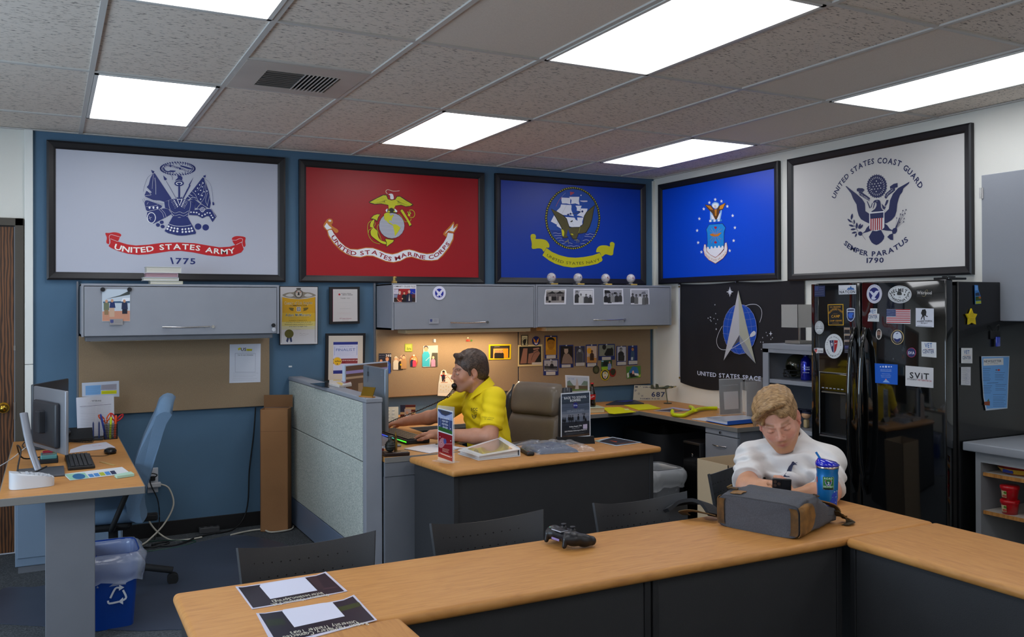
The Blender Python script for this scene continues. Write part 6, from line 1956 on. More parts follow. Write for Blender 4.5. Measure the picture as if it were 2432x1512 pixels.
# desks: wood laminate with grey edge
def worktop(t, x0, y0, x1, y1, z=.73, th=.03, edges='', wood=OAK):
    m = MB(); m.box(x0, y0, z-th, x1, y1, z, wood, .002); m.build('desktop', t); e = MB(); d = .004
    for s in edges:
        if s == 's': e.box(x0-d, y0-d, z-th-.002, x1+d, y0+.001, z-.001, GREYT, .002)
        if s == 'n': e.box(x0, y1-.001, z-th-.002, x1, y1+d, z-.001, GREYT, .002)
        if s == 'e': e.box(x1-.001, y0-d, z-th-.002, x1+d, y1, z-.001, GREYT, .002)
        if s == 'w': e.box(x0-d, y0, z-th-.002, x0+.001, y1, z-.001, GREYT, .002)
    e.build('edge_band', t)
t = thing('corner_desk', 'rear wood-top desk along the blue wall under the corkboards', 'desk', (-1.9, -.38, 0)); worktop(t, -3.17, -.75, -.685, -.006, edges='s')
m = MB(); m.box(-1.42, -.70, 0, -1.39, -.05, .70, GREYD); m.build('support_panel', t)
t = thing('corner_desk', 'wood-top desk along the white right wall under the black flag', 'desk', (-.34, -.98, 0)); worktop(t, -.68, -1.93, -.006, -.006, edges='sw')
m = MB(); m.box(-.09, -1.5, .25, -.06, -.1, .70, GREYD); m.build('modesty_panel', t)
t = thing('return_desk', 'wood-top return desk beside the partition, holding the keyboard', 'desk', (-2.9, -1.33, 0)); worktop(t, -3.17, -1.885, -2.62, -.755, edges='se')
m = MB(); m.box(-3.172, -1.885, .62, -2.66, -1.86, .70, GREYD, .002); m.box(-3.172, -1.88, 0, -2.66, -1.855, .62, GREYD, .002); m.build('end_panel', t)
# pedestal with three drawers under the right desk
t = thing('drawer_pedestal', 'grey three-drawer file pedestal under the right end of wood-top desk', 'cabinet', (-.36, -1.72, 0))
m = MB(); m.box(-.645, -1.915, .02, -.07, -1.56, .695, GREYD, .003); m.build('body', t)
for z0, z1 in ((.655, .695), (.47, .65), (.26, .465), (.03, .255)):
    m = MB(); m.box(-.665, -1.912, z0+.002, -.645, -1.563, z1, GREY, .003); d = m.build('drawer' if z1 < .69 else 'top_rail', t)
    if z1 < .69: h = MB(); h.tube([(-.667-.02*math.sin(PI*i/8), -1.80+.15*i/8, (z0+z1)/2+.02) for i in range(9)], .0045, CHROME, 8); h.build('handle', d)
    else: h = MB(); h.cyl((-.666, -1.74, .675), .009, -.012, CHROME, 14, axis='x'); h.build('lock', d)
# wooden front desk of the man in yellow, turned a few degrees
t = thing('wooden_desk', 'wooden desk with black panels in front of the man in yellow', 'desk', (-2.33, -2.13, 0)); Rm = rotz(-2.33, -2.13, math.radians(4.9))
m = MB(); m.M = Rm; m.box(-3.03, -2.40, .695, -1.63, -1.87, .73, OAK, .014, 3); m.build('desktop', t)
m = MB(); m.M = Rm; m.box(-2.985, -2.365, .03, -1.69, -2.345, .695, CHAR); m.build('modesty_panel', t)
for x in (-3.01, -1.70): m = MB(); m.M = Rm; m.box(x, -2.37, 0, x+.028, -1.90, .695, CHAR, .002); m.build('end_panel', t)
# U of tables in the foreground
def table(name, label, x0, y0, x1, y1, panels, posts, wood=OAK):
    t = thing(name, label, 'table', ((x0+x1)/2, (y0+y1)/2, 0), 'wooden training tables in a U'); m = MB(); m.box(x0, y0, .705, x1, y1, .74, wood, .016, 4); m.build('tabletop', t)
    for p in panels: m = MB(); m.box(p[0], p[1], .06, p[2], p[3], .705, CHAR, .002); m.build('modesty_panel', t)
    for p in posts: m = MB(); m.box(p[0], p[1], 0, p[2], p[3], .705, mat('232427', .5, bump=.3, bscale=400), .003); m.build('post', t)
table('front_table', 'long wooden table in the foreground with backpack and game controller', -4.495, -4.43, -1.845, -3.915,
      [(-4.46, -4.405, -4.01, -4.385), (-3.97, -4.405, -3.175, -4.385), (-3.12, -4.405, -2.34, -4.385)], [(-4.475, -4.40, -4.45, -3.95), (-3.175, -4.41, -3.151, -3.95), (-3.144, -4.41, -3.12, -3.95), (-2.34, -4.41, -2.315, -4.10), (-1.90, -4.40, -1.87, -3.95)])
OAK2 = ramp_mat('maple_laminate_turned', 'noise', [(.25, 'aa733a'), (.5, 'bb8344'), (.75, 'c38d4e')], 7, .5, (9, 1.2, 3), .05, .0005, 5, 0, dist=1.2)
table('side_table', 'wooden side table running towards the camera at lower right', -2.325, -6.2, -1.845, -4.433, [(-2.30, -6.1, -2.28, -4.46)], [(-2.305, -4.46, -2.28, -4.436), (-1.90, -4.48, -1.87, -4.45), (-2.3, -6.15, -1.87, -6.12)], OAK2)
table('side_table', 'wooden side table at lower left, under the two flyers', -4.495, -6.2, -3.985, -4.433, [(-4.47, -6.1, -4.45, -4.46), (-4.03, -6.1, -4.01, -4.46)], [(-4.47, -6.15, -4.01, -6.12)], OAK2)
# left desk
t = thing('computer_desk', 'wood-top desk with grey edge and legs at the far left', 'desk', (-4.70, -1.1, 0)); worktop(t, -5.005, -2.085, -4.415, -.13, edges='sew', th=.034)
m = MB(); m.box(-4.825, -1.99, 0, -4.62, -1.93, .695, GREYD, .003); m.build('leg', t)
m = MB(); m.box(-4.8, -.28, 0, -4.6, -.22, .695, GREYD, .003); m.build('leg', t)
t = thing('file_cabinet', 'pale blue-grey low cabinet behind the leg of the left desk', 'cabinet', (-4.70, -.40, 0)); BG = mat('7b8ea3', .45, bump=.2, bscale=500)
m = MB(); m.box(-4.985, -.54, .04, -4.41, -.30, .66, BG, .004); m.build('body', t); m = MB(); m.box(-4.97, -.53, 0, -4.42, -.31, .04, GREYD); m.build('plinth', t)
m = MB(); m.box(-4.975, -.548, .09, -4.70, -.54, .64, BG, .003); m.build('door', t); m = MB(); m.box(-4.695, -.548, .09, -4.42, -.54, .64, BG, .003); m.build('door', t)
# chair mat
pts = [(-5.04, -1.47), (-5.04, -.84), (-4.80, -.88), (-4.26, -.43), (-3.9, -.30), (-3.68, -.24), (-3.46, -.60), (-3.40, -1.10), (-3.36, -1.98), (-3.48, -2.42), (-3.9, -2.3), (-4.245, -2.02), (-4.48, -1.90)]
P3 = cat([Vector((x, y, 0)) for x, y in pts+[pts[0]]], 4)[:-1]
m = MB(); m.prism([(p.x, p.y) for p in P3], .0015, .005, mat('3a4150', .42, var=.12, vscale=3, bump=.1, bscale=30)); m.build('chair_mat', None, label='smooth grey-blue plastic chair mat on the carpet behind the front table', cat='mat')
# ================================================================ refrigerator
t = thing('refrigerator', 'black side-by-side refrigerator covered with magnets', 'refrigerator', (-.40, -3.18, 0))
BS = mat('101113', .22, bump=.12, bscale=500, coat=.3)
m = MB(); m.box(-.675, -3.66, .03, -.03, -2.70, 1.69, BS, .006, 3); m.build('body', t)
m = MB(); m.box(-.66, -3.63, 0, -.05, -2.73, .03, RUB); m.build('plinth', t)
m = MB(); m.box(-.705, -3.645, .06, -.675, -2.715, 1.67, RUB); m.build('door_gasket', t)
# freezer door with a recessed dispenser niche
D0, D1, Z0, Z1 = -3.002, -2.772, .80, 1.17
m = MB(); m.box(-.762, -3.085, .06, -.705, D0, 1.70, BLACKG, .006, 3); m.box(-.762, D1, .06, -.705, -2.705, 1.70, BLACKG, .006, 3)
m.box(-.7615, D0-.01, Z1, -.705, D1+.01, 1.70, BLACKG, .003); m.box(-.7615, D0-.01, .06, -.705, D1+.01, Z0, BLACKG, .003); m.box(-.715, D0-.01, Z0, -.705, D1+.01, Z1, mat('0c0d0f', .4)); fd = m.build('freezer_door', t)
m = MB(); F_ = mat('8c8e92', .3, .8)
for a in ((D0, Z1-.003, D1, Z1+.003), (D0, Z0-.012, D1, Z0-.004), (D1-.003, Z0, D1+.003, Z1), (D0-.003, Z0, D0+.003, Z1)): m.box(-.765, a[0], a[1], -.758, a[2], a[3], F_, .001)
m.build('dispenser_frame', t)
m = MB(); m.box(-.764, D0+.004, 1.06, -.73, D1-.004, Z1-.005, BLACKG, .003)
for i in range(6): m.box(-.7655, D1-.04-i*.03, 1.075, -.764, D1-.022-i*.03, 1.081, mat('8c9098'))
m.box(-.766, D0+.01, 1.05, -.735, D1-.02, 1.058, F_); m.build('dispenser_panel', t)
m = MB(); m.box(-.74, D0+.09, .90, -.725, D0+.04, 1.045, mat('2c2e32', .2), .004); m.box(-.755, D0+.004, Z0, -.715, D1-.004, Z0+.008, mat('26282c', .3)); m.build('dispenser_paddle', t)
def fdoor(u, v): y = -3.095-u*.556; bow = .012*math.sin(PI*u); return (-.7615-.0*bow, y, .06+v*1.64)
m = MB(); m.box(-.7618, -3.652, .06, -.705, -3.095, 1.70, BLACKG, .007, 3); m.build('refrigerator_door', t)
for y in (-3.045, -3.125):
    m = MB(); n = 16; m.tube([(-.766-.050*max(0, math.sin(PI*i/n))**.6, y, .50+.94*i/n) for i in range(n+1)], .013, BLACKG, 10, flat=1.2); m.build('handle', t)
m = MB(); m.box(-.74, -3.655, 1.70, -.60, -3.56, 1.712, BS, .003); m.box(-.70, -3.62, 1.712, -.64, -3.58, 1.72, BS, .003); m.build('hinge_cover', t)
# metal bookcase
t = thing('metal_bookcase', 'grey metal bookcase between the black flag and refrigerator', 'bookcase', (-.23, -2.32, 0)); m = MB(); y0, y1 = -2.69, -1.945
m.box(-.46, y1-.018, 0, -.01, y1, 1.29, GREY, .002); m.box(-.46, y0, 0, -.01, y0+.018, 1.29, GREY, .002); m.box(-.02, y0, 0, -.01, y1, 1.29, GREYD); m.box(-.465, y0, 1.27, -.01, y1, 1.305, GREY, .003); m.build('body', t)
m = MB(); m.box(-.462, y1-.055, 0, -.452, y1, 1.27, GREY); m.box(-.462, y0, 0, -.452, y0+.05, 1.27, GREY); m.box(-.462, y0, 1.245, -.452, y1, 1.27, GREY); m.build('face_frame', t)
for z in (1.035, .715, .40, .05): m = MB(); m.box(-.45, y0+.02, z, -.02, y1-.02, z+.028, GREY, .003); m.build('shelf', t)
# kitchen counter with open shelves and overhead cabinet
t = thing('kitchen_counter', 'grey laminate counter with open shelves below, right edge', 'counter', (-.33, -4.3, 0))
m = MB(); m.box(-.665, -5.2, .815, -.01, -3.672, .86, mat('8d929a', .35), .006, 3); m.build('countertop', t)
m = MB(); LG = mat('8a8d92', .5); m.box(-.62, -3.745, 0, -.01, -3.715, .815, LG); m.box(-.03, -5.2, 0, -.01, -3.745, .815, LG); m.box(-.62, -5.2, 0, -.01, -5.17, .815, LG); m.box(-.62, -5.17, .76, -.60, -3.745, .815, LG); m.build('cabinet_body', t)
for z in (.69, .495, .25, .04): m = MB(); m.box(-.60, -5.17, z, -.03, -3.748, z+.018, mat('c2bcb4', .5)); m.box(-.606, -5.17, z, -.60, -3.748, z+.018, OAKE); m.build('shelf', t)
t = thing('wall_cabinet', 'grey wall cabinet with chrome hinges above the counter', 'cabinet', (-.17, -4.2, 1.48))
m = MB(); m.box(-.31, -5.2, 1.48, -.01, -3.56, 2.28, GREYD); m.build('body', t); m = MB(); m.box(-.332, -4.25, 1.482, -.312, -3.552, 2.278, mat('80848c', .5, bump=.2, bscale=400), .002); d = m.build('door', t)
for z in (2.18, 1.575): m = MB(); m.cyl((-.336, -3.549, z-.03), .0055, .06, CHROME, 10); m.box(-.336, -3.565, z-.03, -.332, -3.551, z+.03, CHROME); m.build('hinge', d)
m = MB(); m.box(-.332, -4.96, 1.482, -.312, -4.255, 2.278, mat('80848c', .5, bump=.2, bscale=400), .002); m.build('door', t)
# ================================================================ chairs
def perforated_chair(label, loc, rot):
    t = thing('stacking_chair', label, 'chair', (loc[0], loc[1], 0), 'black stacking chairs with perforated backs'); cx, cy = loc
    PL = mat('34363a', .40, bump=.2, bscale=350)
    def bk(u, v):       # back: u across, v up; local +y is behind the sitter
        x = (u-.5)*(.395+.055*v); y = .235+.05*v-.075*(2*u-1)**2; z = .50+v*(.285+.035*(2*u-1)**2); return (cx+x, cy+y, z)
    m = MB(); m.grid(bk, 24, 10, PL, -.009); m.build('backrest', t)
    m = MB(); r = .0022
    for j in range(5):
        for i in range(11):
            u = .12+.76*(i+.5*(j % 2))/11; v = .25+j*.15; p = Vector(bk(u, v)); m.box(p.x-r, p.y-.0105, p.z-r, p.x+r, p.y-.0075, p.z+r, RUB)
    m.build('perforations', t, kind='stuff')
    def st(u, v): x = (u-.5)*.44; return (cx+x, cy+.22-v*.44, .455-.02*math.sin(PI*u)*math.sin(PI*v)-.02*(v > .85)*(v-.85)*6)
    m = MB(); m.grid(st, 14, 12, PL, -.012); m.build('seat', t)
    for sx in (-1, 1):
        m = MB(); m.tube([(cx+sx*.22, cy+.27, 0), (cx+sx*.215, cy+.24, .43), (cx+sx*.20, cy+.262, .55), (cx+sx*.185, cy+.235, .60)], .011, STEEL, 8, sub=3); m.build('leg', t)
        m = MB(); m.tube([(cx+sx*.21, cy+.22, .435), (cx+sx*.21, cy-.20, .435), (cx+sx*.23, cy-.25, .0)], .011, STEEL, 8); m.build('leg', t)
    if rot:
        for o in t.children: pass
        t.rotation_euler = (0, 0, rot)
    return t
c0 = perforated_chair('black perforated stacking chair behind the two flyers, leftmost', (-4.075, -4.02), 0)
def chair_copy(label, x, y, rot=0):
    c = clone(c0, (x+4.075, y+4.02, 0), label=label, rot=rot); return c
chair_copy('black perforated stacking chair behind the game controller', -3.435, -4.02)
chair_copy('black perforated stacking chair just left of the backpack', -2.775, -4.02)
chair_copy('black stacking chair under the man in the white shirt', -1.95, -3.66, .42)
chair_copy('black stacking chair right of the side table, cut by the photo edge', -1.62, -4.95, -PI/2-.15)
# executive chair
def rot_part(m, cx, cy, a): m.M = Matrix.Translation((cx, cy, 0)) @ Matrix.Rotation(a, 4, 'Z'); return m
ex, ey, ea = -2.17, -1.43, math.radians(112)
t = thing('executive_chair', 'padded leather executive chair with black arms behind the man in yellow', 'chair', (ex, ey, 0))
LT = mat('6a5f53', .38, bump=.35, bscale=160, var=.05, coat=.2); LB = mat('26282e', .35, bump=.3, bscale=160, coat=.2)
def R_(): return rot_part(MB(), ex, ey, ea)
def pad(m, w, z0, z1, y, th, lean, mt, bulge=.02):
    def f(u, v):
        e = (1-(2*u-1)**6)**.5*(1-(2*v-1)**6)**.5; x = (u-.5)*w*(1-.12*abs(2*v-1)**3); z = z0+(z1-z0)*v; return (x, y-lean*v+th*e-bulge*(2*u-1)**2*-1.2, z)
    def b(u, v): p = f(1-u, v); e = (1-(2*u-1)**6)**.5*(1-(2*v-1)**6)**.5; return (p[0], y-lean*v+bulge*(2*u-1)**2*1.2-th*.5*e, p[2])
    m.grid(f, 22, 16, mt); m.grid(b, 22, 16, mt)
m = R_(); pad(m, .47, .48, .86, -.24, .06, .05, LT); bk = m.build('backrest', t)
m = R_(); pad(m, .43, .83, 1.05, -.285, .075, .04, LT); m.build('headrest', t)
for sx in (-1, 1):
    m = R_(); m.tube([(sx*.25, -.20, .50), (sx*.258, -.255, .72), (sx*.245, -.29, .92), (sx*.225, -.32, 1.02)], [.045, .055, .055, .035], LB, 12, sub=4, flat=.8); m.build('side_bolster', t)
m = R_(); m.box(-.25, -.25, .42, .25, .25, .52, LT, .04, 4); m.build('seat', t)
for sx in (-1, 1):
    a = R_(); a.box(sx*.28-.04, .06, .685, sx*.28+.04, .34, .735, LB, .022, 4); a.build('armrest', t)
    a = R_(); a.box(sx*.28-.028, .11, .668, sx*.28+.028, .29, .686, CHROME, .006); a.tube([(sx*.28, .19, .68), (sx*.28, .12, .44), (sx*.15, .02, .41)], .02, CHROME, 10); a.build('armrest_bracket', t)
m = R_(); m.cyl((0, 0, .08), .03, .34, CHROME, 16); m.build('gas_lift', t)
for i in range(5):
    a = 2*PI*i/5+.3; m = R_(); m.tube([(0, 0, .12), (.3*math.cos(a), .3*math.sin(a), .075)], .022, LB, 8); b = m.build('base_arm', t); m = R_(); m.ball((.3*math.cos(a), .3*math.sin(a), .03), .03, RUB, 12, 8); m.build('caster', b)
# blue-grey task chair at the left desk
tx, ty, ta = -4.435, -1.12, math.radians(84)
t = thing('task_chair', 'slate blue task chair pushed under the left desk', 'chair', (tx, ty, 0)); BF = mat('58728c', .8, bump=.5, bscale=400, var=.05)
def R_(): return rot_part(MB(), tx, ty, ta)
m = R_()
prof = [(-.115, .40), (-.10, .50), (-.135, .62), (-.195, .85), (-.235, 1.00), (-.265, 1.055), (-.225, 1.075), (-.185, 1.05), (-.17, 1.0), (-.105, .85), (-.05, .66), (-.03, .55), (-.055, .42)]
prof = [(-a_, b_) for a_, b_ in prof]
def tc_(u, v):
    q = cat([Vector((-a_, b_, 0)) for a_, b_ in prof+[prof[0]]], 2); i = min(len(q)-1, int(round(u*(len(q)-1)))); p = q[i]; s = (2*v-1); k = (1-abs(s)**5*.12); wd = .23*(1-.12*max(0, p.y-.7)/.35)
    return (s*wd, p.x-.09*0+.02*s*s, .40+(p.y-.40)*k)
m.grid(tc_, 26, 14, BF)
for vv in (0, 1): ring = [tc_(i/26, vv) for i in range(26)]; m.add(ring, [tuple(range(26)) if vv else tuple(range(26))[::-1]], BF)
m.build('backrest', t)
m = R_(); m.box(-.23, -.08, .40, .23, .36, .48, BF, .035, 4); m.build('seat', t)
m = R_(); m.box(-.19, -.04, .355, .19, .32, .40, RUB, .02); m.box(-.03, -.17, .36, .03, 0, .40, RUB, .01); m.build('mechanism', t)
for sx in (-1, 1): m = R_(); m.tube([(sx*.2, .05, .38), (sx*.27, .05, .40), (sx*.275, -.03, .60)], .014, RUB, 8, sub=3); m.box(sx*.275-.03, -.06, .595, sx*.275+.03, .14, .62, RUB, .01, 3); m.build('armrest', t)
m = R_(); m.cyl((0, .06, .08), .025, .29, RUB, 14); m.build('gas_lift', t)
for i in range(5):
    a = 2*PI*i/5-.45; m = R_(); m.tube([(0, .06, .115), (.16*math.cos(a), .06+.16*math.sin(a), .105), (.31*math.cos(a), .06+.31*math.sin(a), .075)], .02, RUB, 8); b = m.build('base_arm', t)
    m = R_(); c = Vector((.31*math.cos(a), .06+.31*math.sin(a), .03)); m.cyl((c.x-.028, c.y, .03), .03, .022, RUB, 16, axis='x'); m.cyl((c.x+.006, c.y, .03), .03, .022, RUB, 16, axis='x'); m.build('caster', b)
# ================================================================ people: implicit surfaces meshed once per figure
class Field:
    def __init__(s, lo, hi, h):
        s.lo = np.array(lo, float); s.h = h; s.n = np.ceil((np.array(hi)-s.lo)/h).astype(int)+1
        s.g = np.full(s.n, .08, np.float32); s.M = None
    def _sl(s, pts, r):
        if s.M is not None: pts = [s.M @ Vector(p) for p in pts]
        P = np.array([tuple(p) for p in pts]); a = np.floor((P.min(0)-r-s.lo)/s.h).astype(int).clip(0); b = (np.ceil((P.max(0)+r-s.lo)/s.h).astype(int)+1); b = np.minimum(b, s.n)
        if (b <= a).any(): return None
        sl = tuple(slice(i, j) for i, j in zip(a, b)); ax = [s.lo[i]+s.h*np.arange(a[i], b[i]) for i in range(3)]
        X = np.stack(np.meshgrid(*ax, indexing='ij'), -1).astype(np.float32)
        if s.M is not None: Mi = np.array(s.M.inverted(), dtype=np.float32); X = X @ Mi[:3, :3].T+Mi[:3, 3]
        return sl, X
    def _mix(s, sl, d, k, op):
        a = s.g[sl]
        if op == 's': a2 = -a; h = np.clip(.5+.5*(a2-d)/k, 0, 1); s.g[sl] = -((a2*(1-h)+d*h)-k*h*(1-h)); return
        if op == 'i': s.g[sl] = np.maximum(a, d); return
        h = np.clip(.5+.5*(a-d)/k, 0, 1); s.g[sl] = a*(1-h)+d*h-k*h*(1-h)
    def cone(s, a, b, ra, rb, k=.012, op='u', flat=None):
        q = s._sl([a, b], max(ra, rb)+.05)
        if q is None: return
        sl, X = q; a = np.array(a, np.float32); b = np.array(b, np.float32); ab = b-a; X = X-a; t = np.clip(X @ ab/max(1e-9, ab @ ab), 0, 1); D = X-t[..., None]*ab
        if flat is not None: D = D*np.array(flat, np.float32)
        s._mix(sl, np.sqrt((D*D).sum(-1))-(ra+(rb-ra)*t), k, op)
    def ell(s, c, r, k=.012, op='u', R=None):
        mr = max(r)+.05; q = s._sl([(c[0]-mr, c[1]-mr, c[2]-mr), (c[0]+mr, c[1]+mr, c[2]+mr), (c[0]+mr, c[1]-mr, c[2]+mr), (c[0]-mr, c[1]+mr, c[2]-mr)], .0)
        if q is None: return
        sl, X = q; X = X-np.array(c, np.float32)
        if R is not None: X = X @ np.array(R, np.float32)
        r = np.array(r, np.float32); k0 = np.sqrt(((X/r)**2).sum(-1)); k1 = np.sqrt(((X/r**2)**2).sum(-1))+1e-9; s._mix(sl, k0*(k0-1)/k1, k, op)
    def sleeve(s, a, b, ra, rb, k=.02, cut=None):
        q = s._sl([a, b], max(ra, rb)+.05)
        sl, X = q; a = np.array(a, np.float32); b = np.array(b, np.float32); ab = b-a; X = X-a; L = float(np.sqrt(ab @ ab)); t0 = X @ ab/(L*L); t = np.clip(t0, 0, 1.3); D = X-t[..., None]*ab
        d = np.sqrt((D*D).sum(-1))-(ra+(rb-ra)*t); e = (t0-1)*L; q2 = np.maximum(d, e); s._mix(sl, q2, k, 'u')
    def chain(s, P, R, k=.012, op='u'):
        for i in range(len(P)-1): s.cone(P[i], P[i+1], R[i] if hasattr(R, '__len__') else R, R[i+1] if hasattr(R, '__len__') else R, k, op)
    def above(s, z): s.g = np.maximum(s.g, (z-(s.lo[2]+s.h*np.arange(s.n[2])))[None, None, :].astype(np.float32))
    def coords(s):
        ax = [s.lo[i]+s.h*np.arange(s.n[i]) for i in range(3)]; return np.stack(np.meshgrid(*ax, indexing='ij'), -1).astype(np.float32)
    def mesh(s):
        g = s.g; I = g < 0; A = (slice(None, -1), slice(1, None)); c = np.zeros(np.array(g.shape)-1, np.int8)
        for i in (0, 1):
            for j in (0, 1):
                for k in (0, 1): c += I[A[i], A[j], A[k]]
        act = (c > 0) & (c < 8); ids = np.full(act.shape, -1, np.int64); idx = np.argwhere(act); ids[act] = np.arange(len(idx))
        acc = np.zeros((len(idx), 3)); cnt = np.zeros(len(idx)); cor = [(i, j, k) for i in (0, 1) for j in (0, 1) for k in (0, 1)]
        for p in cor:
            for ax in range(3):
                if p[ax]: continue
                q = list(p); q[ax] = 1; va = g[idx[:, 0]+p[0], idx[:, 1]+p[1], idx[:, 2]+p[2]]; vb = g[idx[:, 0]+q[0], idx[:, 1]+q[1], idx[:, 2]+q[2]]
                m = (va < 0) != (vb < 0); t = np.where(m, va/(va-vb+1e-20), 0); pt = np.tile(np.array(p, float), (len(idx), 1)); pt[:, ax] += t; acc[m] += pt[m]; cnt[m] += 1
        V = (idx+acc/cnt[:, None])*s.h+s.lo; F = []
        for ax in range(3):
            o1, o2 = [(1, 2), (2, 0), (0, 1)][ax]; sa = [slice(None)]*3; sb = [slice(None)]*3; sa[ax] = slice(None, -1); sb[ax] = slice(1, None)
            ch = I[tuple(sa)] != I[tuple(sb)]; E_ = np.argwhere(ch); E_ = E_[(E_[:, o1] > 0) & (E_[:, o2] > 0) & (E_[:, o1] < g.shape[o1]-1) & (E_[:, o2] < g.shape[o2]-1)]
            def cell(d1, d2): q = E_.copy(); q[:, o1] += d1; q[:, o2] += d2; return ids[q[:, 0], q[:, 1], q[:, 2]]
            f = np.stack([cell(-1, -1), cell(0, -1), cell(0, 0), cell(-1, 0)], 1); ins = I[E_[:, 0], E_[:, 1], E_[:, 2]]; f[~ins] = f[~ins][:, ::-1]; F.append(f)
        F = np.concatenate(F); return V, F[(F >= 0).all(1)]
def smooth(V, F, it=2, lam=.5):
    E_ = np.concatenate([F[:, [0, 1]], F[:, [1, 2]], F[:, [2, 3]], F[:, [3, 0]]]); n = len(V)
    for _ in range(it):
        S_ = np.zeros_like(V); c = np.zeros(n)
        for a, b in ((0, 1), (1, 0)):
            for k in range(3): S_[:, k] += np.bincount(E_[:, a], V[E_[:, b], k], n)
            c += np.bincount(E_[:, a], minlength=n)
        V = V+lam*(S_/np.maximum(c, 1)[:, None]-V)
    return V
def field_obj(fd, name, parent, mt, colfn=None, it=1, label=None):
    V, F = fd.mesh(); V = smooth(V, F, it); O = np.array(WL[parent]); me = bpy.data.meshes.new(name); me.from_pydata((V-O).tolist(), [], F.tolist()); me.materials.append(mt)
    me.polygons.foreach_set('use_smooth', [True]*len(F))
    if colfn is not None: c = np.ones((len(V), 4), np.float32); c[:, :3] = colfn(V); a = me.color_attributes.new('Col', 'FLOAT_COLOR', 'POINT'); a.data.foreach_set('color', c.ravel())
    me.update(); o = bpy.data.objects.new(name, me); COL.objects.link(o); o.parent = parent; WL[o] = WL[parent]; return tag(o, label)
def attr_mat(name, rough=.5, sss=.0, bs=300, bump=.15, wave=False):
    m = bpy.data.materials.new(name); m.use_nodes = True; N = m.node_tree.nodes; L = m.node_tree.links; b = N['Principled BSDF']
    a = N.new('ShaderNodeAttribute'); a.attribute_name = 'Col'; tc = N.new('ShaderNodeTexCoord'); n = N.new('ShaderNodeTexNoise'); n.inputs['Scale'].default_value = 40; n.inputs['Detail'].default_value = 6; L.new(tc.outputs['Object'], n.inputs[0])
    r = N.new('ShaderNodeMapRange'); r.inputs[3].default_value = .88; r.inputs[4].default_value = 1.12; L.new(n.outputs[0], r.inputs[0]); v = N.new('ShaderNodeVectorMath'); v.operation = 'SCALE'; L.new(a.outputs['Color'], v.inputs[0]); L.new(r.outputs[0], v.inputs['Scale']); L.new(v.outputs[0], b.inputs['Base Color'])
    b.inputs['Roughness'].default_value = rough; b.inputs['Subsurface Weight'].default_value = sss; b.inputs['Subsurface Radius'].default_value = (.9, .35, .2); b.inputs['Subsurface Scale'].default_value = .008
    n2 = N.new('ShaderNodeTexNoise'); n2.inputs['Scale'].default_value = bs; L.new(tc.outputs['Object'], n2.inputs[0]); bp = N.new('ShaderNodeBump'); bp.inputs['Strength'].default_value = bump; bp.inputs['Distance'].default_value = .001; L.new(n2.outputs[0], bp.inputs['Height']); L.new(bp.outputs[0], b.inputs['Normal']); return m
SKIN = attr_mat('skin', .48, .12); HAIRM = attr_mat('hair', .45, 0, 900, .5)
def c3(h): return np.array(lin(h)[:3])
def head_fields(F, M, sc=1.0):
    """skull, face and ears in head space: x to the person's right, y forward, z up"""
    F.M = M @ Matrix.Scale(sc, 4) if sc != 1 else M
    F.ell((0, -.018, .030), (.074, .094, .086), .01); F.ell((0, .022, -.030), (.060, .070, .080), .03)
    F.ell((0, .035, -.070), (.045, .052, .045), .02); F.ell((0, .072, -.098), (.021, .020, .018), .018); F.ell((0, .062, -.058), (.030, .027, .034), .02)       # jaw and chin
    for s in (-1, 1):
        F.cone((s*.060, -.002, -.050), (s*.022, .072, -.098), .017, .012, .022)                               # jaw line
        F.ell((s*.040, .062, -.024), (.020, .018, .018), .025)                                                  # cheekbones
        F.ell((s*.032, .099, .005), (.016, .013, .010), .014, 's')                                             # eye sockets
        F.ell((s*.032, .0775, .002), (.0145, .0125, .0115), .003)                                               # eyelids
        F.cone((s*.014, .089, .021), (s*.047, .076, .024), .0055, .005, .012)                                  # brow ridge
        F.ell((s*.011, .100, -.030), (.008, .010, .007), .005)                                                 # nostril wings
        F.cone((s*.009, .086, -.034), (s*.012, .086, -.046), .006, .006, .012)
    F.cone((0, .086, .018), (0, .106, -.020), .0065, .0090, .009); F.ell((0, .108, -.025), (.0095, .009, .008), .006)
    for s in (-1, 1): F.ell((s*.006, .104, -.0385), (.0032, .005, .004), .002, 's')
    F.cone((-.020, .0845, -.0595), (0, .0945, -.0570), .0035, .0055, .004); F.cone((0, .0945, -.0570), (.020, .0845, -.0595), .0055, .0035, .004)
    F.cone((-.015, .0855, -.0665), (.015, .0855, -.0665), .0048, .0048, .004); F.ell((0, .0925, -.0670), (.012, .0055, .005), .004)
    F.cone((-.021, .0905, -.0622), (0, .0985, -.0622), .0011, .0013, .002, 's'); F.cone((0, .0985, -.0622), (.021, .0905, -.0622), .0013, .0011, .002, 's')
    for s in (-1, 1):
        R = np.array(Matrix.Rotation(s*.35, 3, 'Z') @ Matrix.Rotation(-.2, 3, 'X'))
        F.ell((s*.078, -.008, -.006), (.0075, .018, .031), .004, R=R); F.ell((s*.085, -.004, -.002), (.006, .010, .018), .004, 's', R=R); F.ell((s*.079, .002, -.034), (.006, .007, .009), .004)
    F.M = None
